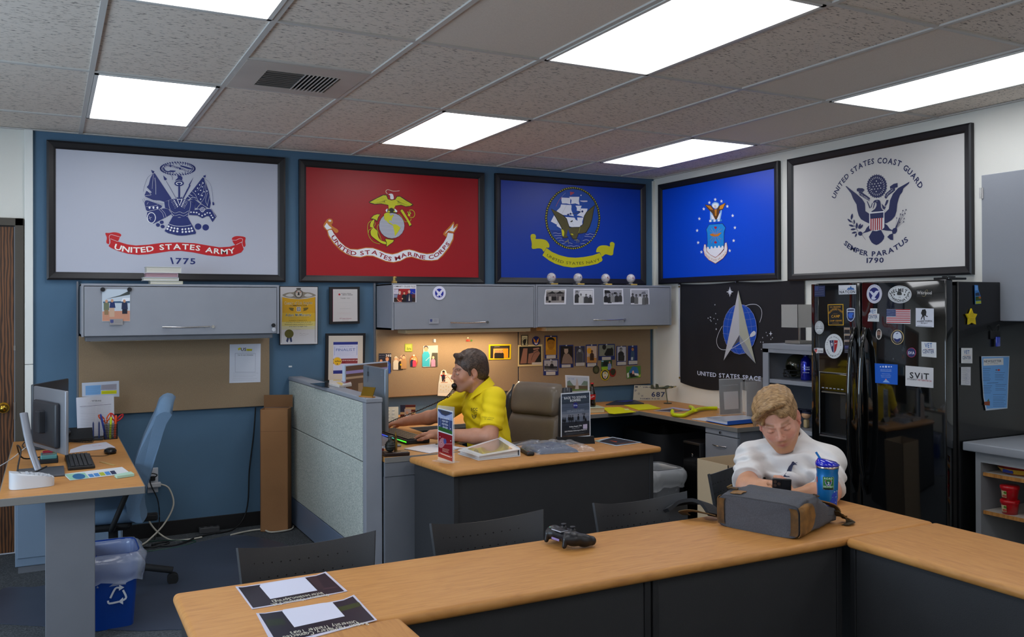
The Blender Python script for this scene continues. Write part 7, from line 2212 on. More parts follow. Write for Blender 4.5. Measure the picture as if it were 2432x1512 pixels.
def head_color(V, M, skin, sc, lip='a86058', brow='3a2a20', stub=None, stubk=.5, browk=.8, flush=.25):
    Mi = np.array((M @ Matrix.Scale(sc, 4)).inverted()); L = V @ Mi[:3, :3].T+Mi[:3, 3]; x, y, z = L.T; ax = np.abs(x); c = np.tile(c3(skin), (len(V), 1))
    def blend(w, h):
        nonlocal c
        w = np.clip(w, 0, 1)[:, None]; c = c*(1-w)+c3(h)*w
    g = lambda d, s: np.exp(-(d/s)**2)
    near = (y > .03) & (np.abs(z) < .16)
    blend(flush*g(ax-.042, .02)*g(z+.03, .022)*near, 'c86858'); blend(flush*g(x, .012)*g(z+.026, .014)*(y > .09), 'c86858'); blend(flush*1.2*(ax > .072)*(np.abs(z) < .05), 'c06050')
    if stub: blend(stubk*g((z+.085), .034)*(y > .01)*(z < -.045)*(1-.9*g(x, .018)*g(z+.063, .010)), stub); blend(stubk*.9*g(z+.049, .007)*g(ax-.012, .016)*(y > .075), stub)
    blend(.85*g(x, .021)*g(z+.0625, .0075)*(y > .08), lip)
    zb = .0245+.004*g(ax-.03, .016); blend(browk*g(z-zb, .0042)*np.clip((ax-.010)/.006, 0, 1)*np.clip((.052-ax)/.008, 0, 1)*(y > .055), brow)
    blend(.75*g(z-(.0005-18*(ax-.032)**2*.4), .0013)*(np.abs(ax-.032) < .015)*(y > .07), '2c1c16'); return c
def hand(F, wrist, dirv, up, s=1, curl=.5, side=1, spread=.16, thumb=.6, scale=1.0):
    """palm from the wrist along dirv, back of the hand towards up, five separate fingers; side=+1 thumb to dirv x up"""
    d = Vector(dirv).normalized(); u = Vector(up); u = (u-d*u.dot(d)).normalized(); r = d.cross(u)*side; W = Vector(wrist); q = scale
    F.M = None; P = lambda a, b, c: tuple(W+d*(a*q)+r*(b*q)+u*(c*q))
    F.cone(P(-.01, 0, 0), P(.03, 0, 0), .027*q, .028*q, .012, flat=None); 
    for b in (-.028, -.010, .010, .028): F.cone(P(.015, b*.6, 0), P(.078, b*1.05, 0), .015*q, .0125*q, .010)
    for i, (b, ln) in enumerate(((.031, .070), (.0105, .080), (-.0105, .074), (-.030, .058))):
        a = P(.080, b*1.05, .0); sp = (b/.03)*spread; f = (d+r*sp).normalized(); pts = [Vector(a)]; ang = .15
        for seg, L_ in enumerate((.45, .30, .25)):
            ang += curl*(.5+.35*seg)*(1+.12*i*(1 if i < 3 else .5)); dd = f*math.cos(ang)-u*math.sin(ang); pts.append(pts[-1]+dd*(ln*L_*q))
        F.chain([tuple(p) for p in pts], [.0098*q, .0088*q, .0082*q, .0068*q], .004)
    t0 = Vector(P(.018, .026, -.006)); t1 = t0+(d*.55+r*.75-u*.25*thumb).normalized()*.040*q; t2 = t1+(d*.85+r*.32-u*.45*thumb).normalized()*.032*q; t3 = t2+(d*.95-r*.05-u*.4*thumb).normalized()*.025*q
    F.chain([tuple(t0), tuple(t1), tuple(t2), tuple(t3)], [.015*q, .0125*q, .0105*q, .0085*q], .008)
def folds(F, amp, dirs, seed=0):
    """shallow cloth folds; dirs = [(centre, falloff, direction, wavelength, gain)]"""
    X = F.coords(); m = np.abs(F.g) < .03; P = X[m]; d = np.zeros(len(P))
    for c, fo, dv, wl, gn in dirs:
        q = P-np.array(c); w_ = np.exp(-(q*q).sum(1)/fo**2); dv = np.array(dv, float); dv /= np.linalg.norm(dv); t = q @ dv; o = q @ np.array([dv[1], -dv[0], .3]); d += gn*w_*np.sin(2*PI*t/wl+1.7*np.sin(o*23+seed)+9*o*o)
    F.g[m] += (amp*d).astype(np.float32)
# ---------------------------------------------------------------- man in the yellow polo shirt, on the phone
p1 = thing('person', 'man in yellow polo shirt typing with telephone handset at his chin', 'person', (-2.36, -1.52, .45))
M1 = Matrix.Translation((-2.478, -1.468, 1.163)) @ Matrix.Rotation(math.radians(85), 4, 'Z') @ Matrix.Rotation(math.radians(-9), 4, 'X') @ Matrix.Rotation(math.radians(-4), 4, 'Y'); s1 = 1.07
Ls, Rs, Le, Re, Lw, Rw = (-2.392, -1.672, 1.005), (-2.40, -1.265, .975), (-2.470, -1.765, .785), (-2.523, -1.060, .84), (-2.725, -1.520, .783), (-2.690, -.850, .785)
F = Field((-2.98, -1.87, .55), (-2.18, -.70, 1.33), .0042); head_fields(F, M1, s1)
F.cone((-2.440, -1.478, 1.09), (-2.385, -1.482, .97), .056, .062, .03); F.cone((-2.38, -1.48, .90), (-2.36, -1.5, .66), .10, .10, .03); F.cone((-2.39, -1.60, .98), (-2.395, -1.36, .965), .04, .04, .04)
for a, e, w_ in ((Ls, Le, Lw), (Rs, Re, Rw)):
    F.cone(a, e, .056, .046, .03); v = Vector(w_)-Vector(e); md = tuple(Vector(e)+v*.28+Vector((0, 0, -.004))); F.chain([e, md, w_], [.046, .046, .029], .02)
hand(F, Lw, (-.80, .58, -.02), (0, .05, 1), curl=.42, side=-1, scale=1.0)
hand(F, Rw, (-.80, .55, -.16), (.0, .1, 1), curl=.45, side=1, scale=1.0)
def col1(V):
    c = head_color(V, M1, 'c08a70', s1, lip='b06c60', brow='3c2a20', stub='806050', stubk=.45, flush=.12); return c
field_obj(F, 'body', p1, SKIN, col1, 1)
# eyes
for sx in (-1, 1):
    m = MB(); m.M = M1 @ Matrix.Scale(s1, 4); m.ball((sx*.032, .0800, .0005), (.0125, .0112, .0052), mat('c8bcb4', .25), 12, 8); m.ball((sx*.032, .0875, .0002), (.0042, .0042, .0042), mat('2c3436', .15), 10, 8); m.build('eye', p1)
# hair
def hair_noise(F, M, amp, fr, dirn=(0, 1, .3)):
    X = F.coords(); m = np.abs(F.g) < .02; Mi = np.array(M.inverted()); L = X[m] @ Mi[:3, :3].T+Mi[:3, 3]; x, y, z = L.T
    a = np.sin(x*fr+5*np.sin(y*31+1)+3*np.sin(z*37))+.6*np.sin(y*fr*.6+4*np.sin(x*43)+2*np.sin(z*29+2)); F.g[m] += (amp*a/2).astype(np.float32)
def hair_mat(name, cols, stretch):
    m = bpy.data.materials.new(name); m.use_nodes = True; N = m.node_tree.nodes; L = m.node_tree.links; b = N['Principled BSDF']
    a = N.new('ShaderNodeAttribute'); a.attribute_name = 'Col'; mp = N.new('ShaderNodeMapping'); mp.inputs['Scale'].default_value = stretch; L.new(a.outputs['Vector'], mp.inputs[0])
    n = N.new('ShaderNodeTexNoise'); n.inputs['Scale'].default_value = 1; n.inputs['Detail'].default_value = 5; n.inputs['Distortion'].default_value = 1.0; L.new(mp.outputs[0], n.inputs[0])
    r = N.new('ShaderNodeValToRGB'); e = r.color_ramp.elements; e.new(.5)
    for i, (p, c) in enumerate(cols): e[i].position = p; e[i].color = lin(c)
    L.new(n.outputs[0], r.inputs[0]); L.new(r.outputs[0], b.inputs['Base Color']); b.inputs['Roughness'].default_value = .5
    bp = N.new('ShaderNodeBump'); bp.inputs['Strength'].default_value = .5; bp.inputs['Distance'].default_value = .0015; L.new(n.outputs[0], bp.inputs['Height']); L.new(bp.outputs[0], b.inputs['Normal']); return m
def loc_fn(M):
    Mi = np.array(M.inverted()); return lambda V: V @ Mi[:3, :3].T+Mi[:3, 3]+.5
F = Field((-2.63, -1.62, 1.02), (-2.33, -1.32, 1.34), .0026); F.M = M1 @ Matrix.Scale(s1, 4)
F.ell((0, -.022, .036), (.084, .101, .094), .01); F.ell((0, -.055, -.02), (.074, .062, .06), .03); F.cone((-.042, .056, .098), (.042, .056, .098), .014, .014, .02)
F.ell((0, .098, -.045), (.10, .088, .105), .006, 's'); F.ell((0, .02, -.13), (.12, .16, .088), .01, 's')
for sx in (-1, 1): F.ell((sx*.085, -.004, -.018), (.03, .026, .042), .004, 's'); F.cone((sx*.075, .026, .03), (sx*.077, .022, -.012), .010, .007, .005); F.ell((sx*.09, .07, .02), (.03, .032, .05), .01, 's')
F.M = None; hair_noise(F, M1, .0016, 330)
field_obj(F, 'hair', p1, hair_mat('brown_hair', [(.3, '241a14'), (.5, '43322a'), (.72, '6a5444')], (330, 70, 120)), loc_fn(M1), 1)
# yellow polo
F = Field((-2.72, -1.88, .52), (-2.14, -1.02, 1.10), .0045)
F.ell((-2.375, -1.475, .90), (.125, .20, .15), .04); F.ell((-2.355, -1.50, .72), (.135, .175, .17), .06); F.ell((-2.34, -1.52, .58), (.145, .185, .10), .05)
F.cone((-2.385, -1.63, 1.0), (-2.39, -1.30, .985), .062, .060, .05); F.cone((-2.385, -1.482, 1.015), (-2.40, -1.480, 1.035), .078, .070, .03)
for a, e in ((Ls, Le), (Rs, Re)):
    A = Vector(a); E_ = Vector(e); q = A+(E_-A)*.80; F.sleeve(tuple(A), tuple(q), .069, .071, .03)
F.cone((-2.43, -1.478, 1.075), (-2.395, -1.482, 1.0), .062, .055, .004, 's'); F.above(.545)
folds(F, .0065, [((-2.46, -1.58, .86), .13, (.5, -.2, 1), .07, 1), ((-2.44, -1.70, .90), .10, (.3, 0, 1), .055, .8), ((-2.42, -1.60, .70), .14, (.2, .3, 1), .08, 1), ((-2.30, -1.64, .78), .12, (1, 0, .5), .07, .8), ((-2.47, -1.35, .9), .12, (.2, .5, 1), .06, .8)])
YEL = mat('f2d502', .72, bump=.4, bscale=900, name='yellow_pique'); sh = field_obj(F, 'polo_shirt', p1, YEL, None, 1)
# collar, placket, chest print
def ringpts(n, c, rx, ry, tz, a0=0, a1=2*PI): return [(c[0]+rx*math.cos(a0+(a1-a0)*i/n), c[1]+ry*math.sin(a0+(a1-a0)*i/n), c[2]+tz*math.cos(a0+(a1-a0)*i/n)) for i in range(n+1)]
m = MB()
def clr(u, v):
    a = -2.62+5.24*u; dx, dy = math.cos(a), math.sin(a); r = .063+v*.032*(1+.3*abs(u-.5)*2); ft = abs(u-.5)*2
    return (-2.414+dx*r, -1.480+dy*r*1.05, 1.103-v*.046-.060*ft**3+dx*.020)
m.grid(clr, 40, 5, YEL, .003); m.build('collar', sh)
# ---------------------------------------------------------------- man in the white T-shirt
p2 = thing('person', 'blond man in white T-shirt looking down at his phone behind the backpack', 'person', (-1.86, -3.68, .45))
M2 = Matrix.Translation((-1.976, -3.722, 1.066)) @ Matrix.Rotation(math.radians(139), 4, 'Z') @ Matrix.Rotation(math.radians(-27), 4, 'X') @ Matrix.Rotation(math.radians(14), 4, 'Y'); s2 = 1.10
Ls, Rs, Le, Re = (-1.800, -3.845, .875), (-1.985, -3.560, .870), (-1.940, -3.985, .785), (-2.150, -3.715, .785)
Lw, Rw = (-2.135, -3.995, .79), (-2.09, -3.94, .775)
F = Field((-2.34, -4.10, .56), (-1.62, -3.42, 1.28), .0042); head_fields(F, M2, s2)
F.cone((-1.945, -3.70, 1.01), (-1.865, -3.69, .90), .058, .064, .03); F.cone((-1.86, -3.69, .80), (-1.83, -3.67, .66), .10, .10, .03); F.cone((-1.83, -3.78, .865), (-1.93, -3.62, .86), .04, .04, .04)
F.cone(Ls, Le, .055, .047, .03); F.chain([Le, (-2.04, -3.995, .788), Lw], [.047, .043, .030], .02)
F.cone(Rs, Re, .055, .046, .03); F.chain([Re, (-2.13, -3.83, .78), Rw], [.046, .042, .030], .02)
hand(F, (-2.13, -3.975, .775), (-.45, .45, .18), (-.6, -.6, .35), curl=.85, side=1, spread=.05)
hand(F, (-2.155, -3.83, .785), (-.10, .75, .10), (-.75, .0, .65), curl=.5, side=-1, spread=.04)
def col2(V): return head_color(V, M2, 'cf9a84', s2, lip='a04c44', brow='7c5838', stub='a8743c', stubk=.6, browk=.7, flush=.32)
field_obj(F, 'body', p2, SKIN, col2, 1)
F = Field((-2.17, -3.92, .90), (-1.78, -3.52, 1.28), .0028); F.M = M2 @ Matrix.Scale(s2, 4)
F.ell((0, -.022, .030), (.084, .098, .086), .01); F.ell((0, -.060, -.03), (.072, .056, .06), .03)
F.ell((0, .108, -.030), (.10, .090, .108), .006, 's'); F.ell((0, .02, -.135), (.12, .16, .085), .01, 's')
for sx in (-1, 1): F.ell((sx*.088, -.004, -.018), (.032, .026, .042), .004, 's'); F.ell((sx*.09, .07, .0), (.03, .034, .05), .01, 's')
rr = random.Random(3)
for i in range(15):      # locks swept over from the part on his left (viewer's right) to his right
    y0 = .058-i*.0115; P = []
    for j in range(9):
        a = math.radians(52-j*17.5); yy = y0+.006*math.sin(j*.8+i*.9)+.010*(j < 2); e = math.sqrt(max(.1, 1-(min(.095, max(-.11, yy+.022))/.108)**2)); P.append((-.086*e*math.sin(a), yy, .026+.088*e*math.cos(a)))
    F.chain(P, [.0085+.002*math.sin(j*.6+i*1.7) for j in range(9)], .012)
F.chain([(-.045, .062, .104), (.0, .074, .110), (.045, .078, .098), (.080, .064, .062), (.092, .050, .020)], [.010, .012, .013, .012, .005], .012)
F.M = None; hair_noise(F, M2, .0007, 200)
field_obj(F, 'hair', p2, hair_mat('blond_hair', [(.3, '5c4428'), (.5, '94724a'), (.72, 'b8986c')], (40, 210, 60)), loc_fn(M2), 1)
# T-shirt
F = Field((-2.28, -4.08, .50), (-1.60, -3.38, 1.02), .0045)
F.ell((-1.865, -3.70, .80), (.155, .175, .17), .05, R=np.array(Matrix.Rotation(math.radians(-30), 3, 'Z'))); F.ell((-1.84, -3.68, .62), (.17, .19, .16), .06)
F.cone(Ls, Rs, .066, .066, .05); F.cone((-1.865, -3.69, .89), (-1.895, -3.70, .962), .085, .070, .03)
for a, e in ((Ls, Le), (Rs, Re)):
    A = Vector(a); E_ = Vector(e); F.sleeve(tuple(A), tuple(A+(E_-A)*.84), .066, .072, .03); F.cone((-1.875, -3.692, .945), tuple(A), .050, .058, .05)
F.cone((-1.965, -3.715, 1.03), (-1.895, -3.704, .945), .064, .064, .004, 's'); F.above(.53)
folds(F, .017, [((-1.97, -3.80, .85), .13, (.7, .5, .8), .075, 1), ((-2.0, -3.66, .80), .12, (.3, -.6, 1), .07, 1), ((-1.90, -3.90, .86), .10, (.6, -.3, 1), .06, .9), ((-1.93, -3.83, .72), .14, (1, 0, .4), .08, 1), ((-2.05, -3.62, .86), .09, (.2, .3, 1), .05, .7)], 2)
TEE = mat('d6d3d2', .85, bump=.3, bscale=500, name='white_jersey'); ts = field_obj(F, 't_shirt', p2, TEE, None, 1)
m = MB(); nk = Vector((-.07, -.011, .085)).normalized(); e1 = Vector((0, 1, 0)).cross(nk).normalized(); e2 = nk.cross(e1)
from mathutils.bvhtree import BVHTree
bv = BVHTree.FromPolygons([v.co for v in ts.data.vertices], [tuple(p.vertices) for p in ts.data.polygons]); rp = []; c_ = Vector((-1.913, -3.703, .981))-WL[p2]
for i in range(33):
    a = i*2*PI/32; q = c_+(e1*math.cos(a)+e2*math.sin(a))*.0695+nk*.12; h_ = bv.ray_cast(q, -nk, .25); rp.append((h_[0] if h_[0] else q-nk*.12)+WL[p2]+nk*.0005)
m.tube(rp, .0062, TEE, 8, flat=.7); m.build('neckband', ts)
# legs, trousers and shoes of both (mostly hidden by the desks)
def legs(p, hip, fwd, side, mt, knee=.44, low=.40):
    F = Field((hip[0]-.75, hip[1]-.75, .0), (hip[0]+.75, hip[1]+.75, .70), .014); f = Vector(fwd).normalized(); r = Vector(side)
    F.ell(hip, (.17, .17, .11), .04)
    for s in (-1, 1):
        h = Vector(hip)+r*(.09*s); k = h+f*knee+r*(.04*s)+Vector((0, 0, -.02)); a = k+Vector((0, 0, -low))-f*.03
        F.cone(tuple(h), tuple(k), .088, .062, .03); F.cone(tuple(k), tuple(a), .062, .047, .03)
    field_obj(F, 'trousers', p, mt, None, 2)
    for s in (-1, 1):
        h = Vector(hip)+r*(.09*s); k = h+f*knee+r*(.04*s); a = k+Vector((0, 0, -low))-f*.03; m = MB(); c = Vector((a.x, a.y, 0))+f*.05
        m.M = Matrix.Translation(c) @ Matrix.Rotation(math.atan2(f.y, f.x), 4, 'Z'); m.box(-.11, -.045, .002, .15, .045, .085, mat('2a2a2c', .6), .035, 4); m.build('shoe', p)
legs(p1, (-2.33, -1.50, .56), (-.93, .25, 0), (.25, .93, 0), mat('56657c', .9, bump=.4, bscale=500), .42, .42)
legs(p2, (-1.82, -3.66, .56), (-.62, -.55, 0), (.62, -.62, 0), mat('2c3444', .9, bump=.4, bscale=500), .30, .42)
# ================================================================ objects on the desks and tables
def V3(*a): return Vector(a)
def frameM(o, u, n):      # local x=u, y=n (normal), z up
    u = Vector(u).normalized(); n = Vector(n).normalized(); z = Vector((0, 0, 1)); m = Matrix((u, n, z)).transposed().to_4x4(); m.translation = Vector(o); return m
# --- left desk
def monitor(label, rx, ry, lx, ly, z0, z1, bz, col, arm=None, name='monitor'):
    """panel seen from behind; right edge (rx,ry), left edge (lx,ly)"""
    t = thing(name, label, 'monitor', ((rx+lx)/2, (ry+ly)/2, .73)); u = Vector((rx-lx, ry-ly, 0)); w_ = u.length; u.normalize(); n = Vector((-u.y, u.x, 0))
    M = frameM(((rx+lx)/2, (ry+ly)/2, z0), u, n); h = z1-z0; m = MB(); m.M = M
    m.box(-w_/2, 0, 0, w_/2, .018, h, col[0], .005, 3); m.box(-w_*.36, -.028, h*.08, w_*.36, .002, h*.80, col[1], .02, 3); m.build('housing', t)
    m = MB(); m.M = M; m.box(-w_/2+.008, .018, .012, w_/2-.008, .0185, h-.008, mat('0b0d10', .12)); m.build('screen', t)
    return t, M, u, n, w_, h
DKM = mat('2b2e34', .4, bump=.1, bscale=300); SLV = mat('8f939c', .35, .5)
t, M, u, n, w_, h = monitor('dark-backed monitor with silver edge, front one on the left desk', -4.735, -1.39, -4.885, -.93, .80, 1.135, .73, (SLV, DKM))
m = MB(); m.M = M; m.box(-.03, -.06, .10, .03, -.02, .22, DKM, .006); m.build('rear_mount', t)
m = MB(); m.tube([(-4.855, -1.42, .735), (-4.895, -1.36, .86), (-4.925, -1.27, 1.02)], .02, SLV, 12, flat=.5, sub=3); m.build('stand_column', t)
m = MB(); m.box(-4.955, -1.62, .7305, -4.74, -1.34, .742, mat('4c4f56', .4), .004); m.build('stand_base', t)
t, M, u, n, w_, h = monitor('black monitor standing behind the silver-edged one on the left desk', -4.70, -.30, -4.885, -.72, .80, 1.127, .73, (DKM, mat('17181b', .4)))
m = MB(); m.tube([(-4.80, -.50, .735), (-4.815, -.515, .95)], .018, DKM, 10); m.build('stand_column', t); m = MB(); m.box(-4.90, -.60, .7305, -4.74, -.42, .741, DKM, .004); m.build('stand_base', t)
def keyboard(label, cx, cy, w_, l, a, z, col, lit=False):
    t = thing('keyboard', label, 'keyboard', (cx, cy, z)); M = Matrix.Translation((cx, cy, z)) @ Matrix.Rotation(a, 4, 'Z'); m = MB(); m.M = M; m.box(-w_/2, -l/2, .001, w_/2, l/2, .018, col, .004)
    if lit: m.v = [(x, y, zz+(.010 if zz > z+.009 else 0)) for x, y, zz in m.v]
    m.build('case', t); k = MB(); k.M = M; nx, ny = 5, 17; h0 = .018+(.010 if lit else 0)
    for i in range(nx):
        for j in range(ny):
            x = -w_/2+.012+(w_-.024)*(i+.5)/nx; y = -l/2+.010+(l-.02)*(j+.5)/ny; k.box(x-(w_-.03)/nx*.46, y-(l-.02)/ny*.44, h0, x+(w_-.03)/nx*.46, y+(l-.02)/ny*.44, h0+.006, mat('1b1c1f', .45), .0015, 1)
    k.build('keys', t); return t, M
keyboard('black keyboard on the left desk beside the dark-backed monitor', -4.665, -1.225, .125, .46, .02, .73, mat('141517', .4))
m = MB(); m.ball((-4.50, -.94, .742), (.034, .058, .021), mat('141416', .3), 20, 12); m.v = [(x, y, max(z, .731)) for x, y, z in m.v]; t = thing('computer_mouse', 'black mouse near the right edge of the left desk', 'mouse', (-4.50, -.94, .73)); m.build('shell', t)
m = MB(); m.tube([(-4.503, -.995, .737), (-4.53, -1.05, .734), (-4.60, -1.02, .734), (-4.68, -.93, .734)], .0018, RUB, 6, sub=4); m.build('cord', t)
t = thing('desk_phone', 'black desk phone at the back of the left desk', 'telephone', (-4.64, -.26, .73)); m = MB(); m.prism([(-.34, .731), (-.16, .731), (-.16, .80), (-.34, .748)], -4.74, -4.565, RUB, axis='x'); m.build('base', t)
m = MB(); m.box(-4.73, -.335, .772, -4.69, -.165, .80, mat('1a1b1e', .3), .012, 3); m.build('handset', t); m = MB(); m.tube([(-4.70+.009*math.cos(i*.9)+i*.0012, -.35-.0016*i*(1-.004*i), .744+.009*math.sin(i*.9)) for i in range(110)], .0022, RUB, 5); m.build('coiled_cord', t)
t = thing('pen_cup', 'black mesh pen cup holding scissors and pens, left desk', 'pen cup', (-4.464, -.29, .73)); m = MB(); MS = mat('1a1b1e', .5)
x0, x1, y0, y1 = -4.502, -4.426, -.328, -.252
for i in range(12):
    f = i/11; X = x0+(x1-x0)*f; Y = y0+(y1-y0)*f
    for yy in (y0, y1): m.box(X-.0010, yy-.001, .732, X+.0010, yy+.001, .825, MS)
    for xx in (x0, x1): m.box(xx-.001, Y-.0010, .732, xx+.001, Y+.0010, .825, MS)
for z in (.731, .745, .760, .775, .79, .805, .822):
    m.box(x0, y0-.0012, z, x1, y0+.0012, z+.002, MS); m.box(x0, y1-.0012, z, x1, y1+.0012, z+.002, MS); m.box(x0-.0012, y0, z, x0+.0012, y1, z+.002, MS); m.box(x1-.0012, y0, z, x1+.0012, y1, z+.002, MS)
m.box(x0, y0, .7305, x1, y1, .733, MS); m.build('mesh_basket', t)
def scissors(label, x, y, col, tilt):
    t = thing('scissors', label, 'scissors', (x, y, .74)); M = Matrix.Translation((x, y, .74)) @ Matrix.Rotation(tilt, 4, 'Y'); m = MB(); m.M = M; m.box(-.006, -.001, 0, .002, .001, .10, STEEL); m.box(-.002, .001, 0, .006, .003, .10, STEEL); m.build('blades', t)
    for s in (-1, 1):
        m = MB(); m.M = M; m.tube([(s*.004, 0, .09), (s*.010, 0, .108)]+[(s*.021+.016*math.cos(a)*s*-1, 0, .128+.022*math.sin(a-.9)) for a in [i*2*PI/14 for i in range(15)]], .0042, mat(col, .35), 8); m.build('finger_loop', t)
scissors('orange-handled scissors in the mesh pen cup', -4.478, -.285, 'd8541c', -.12); scissors('red-handled scissors in the mesh pen cup', -4.450, -.30, 'c01c20', .16)
for nm, lab, x, c, tl, L_ in (('highlighter', 'yellow highlighter in the mesh pen cup', -4.468, 'c8e020', .05, .125), ('pen', 'blue pen leaning left in the mesh pen cup', -4.490, '283c90', -.2, .15), ('marker', 'orange marker standing in the mesh pen cup', -4.440, 'e0501c', .05, .135)):
    m = MB(); m.M = Matrix.Translation((x, -.31, .735)) @ Matrix.Rotation(tl, 4, 'Y'); m.cyl((0, 0, 0), .0065, L_, mat(c, .35), 10); m.cyl((0, 0, L_), .0065, .012, mat(c, .35), 10, r2=.003); m.build(nm, None, loc=(x, -.31, .735), label=lab, cat='pen')
t = thing('desk_tray', 'flat black pen tray left of the mesh pen cup', 'tray', (-4.545, -.30, .73)); m = MB(); m.box(-4.585, -.34, .7305, -4.508, -.255, .74, MS, .003); m.build('tray', t)
for x, g in ((-4.563, 'first'), (-4.530, 'second')): m = MB(); m.cyl((x, -.30, .740), .0045, .095, mat('2c3c70', .4), 8); m.cyl((x, -.30, .835), .0045, .012, mat('2c3c70', .4), 8, r2=.001); m.build('pen', None, loc=(x, -.30, .74), label='blue pen upright in the black tray, '+('left' if g == 'first' else 'right')+' of the pair', cat='pen')
# white card reader
t = thing('card_reader', 'white desktop calculator-like card reader at the near left desk corner', 'card reader', (-4.88, -1.84, .73)); m = MB(); m.M = rotz(-4.88, -1.84, .12); WP = mat('c8ccd2', .35)
sq_ = lambda c: math.copysign(abs(c)**.55, c); m.grid(lambda a, b: (-4.88+.092*sq_(math.cos(2*PI*a)), -1.84+.055*sq_(math.sin(2*PI*a)), .731+b*(.058-.022*math.cos(2*PI*a))), 40, 4, WP)
top = [(-4.88+.092*math.copysign(abs(math.cos(2*PI*i/40))**.55, math.cos(2*PI*i/40)), -1.84+.055*math.copysign(abs(math.sin(2*PI*i/40))**.55, math.sin(2*PI*i/40)), .789-.022*math.cos(2*PI*i/40)) for i in range(40)]
m.add(top, [tuple(range(40))], WP); m.build('casing', t)
m = MB(); m.M = rotz(-4.88, -1.84, .12); zt = lambda x: .7895-.022*(x+4.88)/.092
m.box(-4.955, -1.87, zt(-4.92), -4.925, -1.81, zt(-4.92)+.002, mat('788088', .3)); m.build('display', t)
m = MB(); m.M = rotz(-4.88, -1.84, .12)
for i in range(6):
    for j in range(4): x = -4.905+i*.018; y = -1.875+j*.019; m.box(x, y, zt(x)-.002, x+.013, y+.013, zt(x)+.004, mat('b0b4bc', .4), .002, 1)
m.build('keys', t)
t = thing('adapter_box', 'small black box with clear blister of red and teal parts under monitor', 'box', (-4.80, -1.05, .73)); m = MB(); m.box(-4.855, -1.16, .7305, -4.765, -1.02, .752, RUB, .004); m.build('base', t); m = MB(); m.box(-4.85, -1.15, .752, -4.77, -1.03, .775, mat('5a8c8c', .15), .006); m.box(-4.84, -1.07, .775, -4.79, -1.03, .785, mat('a02838', .3), .003); m.box(-4.80, -1.06, .775, -4.775, -1.035, .783, mat('c8a040', .3), .003); m.build('contents', t)
for lab, pts_, c, r in (('black cable looping around the silver monitor column', [(-4.83, -1.00, .75), (-4.93, -1.10, .76), (-4.955, -1.25, .85), (-4.935, -1.38, .84), (-4.945, -1.48, .745), (-4.88, -1.55, .75), (-4.82, -1.45, .76)], '141518', .004), ('white cable running off the left edge of the left desk', [(-4.84, -.60, .745), (-4.88, -.62, .775), (-4.93, -.68, .76), (-4.975, -.85, .74), (-5.03, -1.0, .72), (-5.1, -1.1, .70)], 'c8c8c8', .003), ('thin black cable behind the monitors on the left desk', [(-4.80, -.45, .75), (-4.86, -.30, .78), (-4.92, -.28, .76), (-4.95, -.40, .74), (-4.93, -.55, .74)], '141518', .0035)):
    m = MB(); m.tube(pts_, r, mat(c, .4), 6, sub=6); m.build('cable', None, label=lab, cat='cable')
m = MB(); m.M = rotz(-4.53, -1.33, .35); m.box(-4.54, -1.42, .7305, -4.528, -1.24, .7335, mat('b89a5c', .4)); m.build('ruler', None, label='thin wooden stick lying on the left desk', cat='ruler')
# --- partition top, monitors of the yellow-shirt desk
t = thing('name_plate', 'small gold desk name plate on the near end of partition', 'name plate', (-3.245, -1.80, 1.0625)); GD = mat('8a6a20', .25, .9); m = MB(); m.M = rotz(-3.245, -1.80, -1.15); m.box(-3.30, -1.815, 1.0625, -3.19, -1.79, 1.069, mat('a87030', .4), .001); m.build('base', t)
m = MB(); m.M = rotz(-3.245, -1.80, -1.15); m.add([(-3.295, -1.806, 1.069), (-3.195, -1.806, 1.069), (-3.195, -1.785, 1.118), (-3.295, -1.785, 1.118), (-3.295, -1.803, 1.069), (-3.195, -1.803, 1.069), (-3.195, -1.782, 1.118), (-3.295, -1.782, 1.118)], [(0, 1, 2, 3), (7, 6, 5, 4), (0, 3, 7, 4), (1, 5, 6, 2), (3, 2, 6, 7), (0, 4, 5, 1)], GD); m.build('plate', t)
SLB = mat('7e8894', .32, .55)
t = thing('monitor', 'silver monitor with maker logo on its back, beside the partition end', 'monitor', (-3.06, -1.44, .73)); m = MB()
m.box(-3.085, -1.625, .835, -3.060, -1.205, 1.205, SLB, .006, 3); m.build('housing', t); m = MB(); m.box(-3.060, -1.615, .85, -3.0595, -1.215, 1.198, mat('0b0d10', .1)); m.build('screen', t)
m = MB(); m.box(-3.11, -1.50, .75, -3.075, -1.38, 1.02, SLB, .01, 3); m.build('stand_column', t); m = MB(); m.box(-3.14, -1.56, .7305, -2.96, -1.32, .742, SLB, .004); m.build('stand_base', t)
lg = [['L', '1c2026', 4, [14, 44, -8, -12]], ['L', '1c2026', 4, [-2, 2, 8, 14, 8, 0, 2, -12]], ['L', '1c2026', 4, [16, 12, 0, -50]], ['L', '1c2026', 4, [14, 12, 26, 12, 22, -8, 12, -8]], ['C', 'c0c8d4', 1.2, [262, 34, 286, 34, 286, 10, 262, 10]]]
lg = [[o[0], o[1], o[2], [(-q if i % 2 == 0 else q) for i, q in enumerate(o[3])]] for o in lg]
art_mesh('logo', t, (-3.0856, -1.30, 1.155), (0, -1, 0), (0, 0, 1), [[o[0], o[1], o[2], [(-q if i % 2 == 0 else q) for i, q in enumerate(o[3])]] for o in lg], lift=.0008)
t = thing('monitor', 'white-edged lit monitor angled behind the silver one', 'monitor', (-2.93, -.78, .73)); u = Vector((.27, .19, 0)).normalized(); n = Vector((u.y, -u.x, 0)); M = frameM((-2.905, -.72, .855), u, n); m = MB(); m.M = M
m.box(-.24, -.022, 0, .24, 0, .33, mat('a8b8cc', .35), .004); m.build('housing', t); m = MB(); m.M = M; m.box(-.228, 0, .012, .228, .0008, .322, mat('5c4638', .2, emit=.15))  # screen's dim brown is a reflection painted into a faintly glowing colour
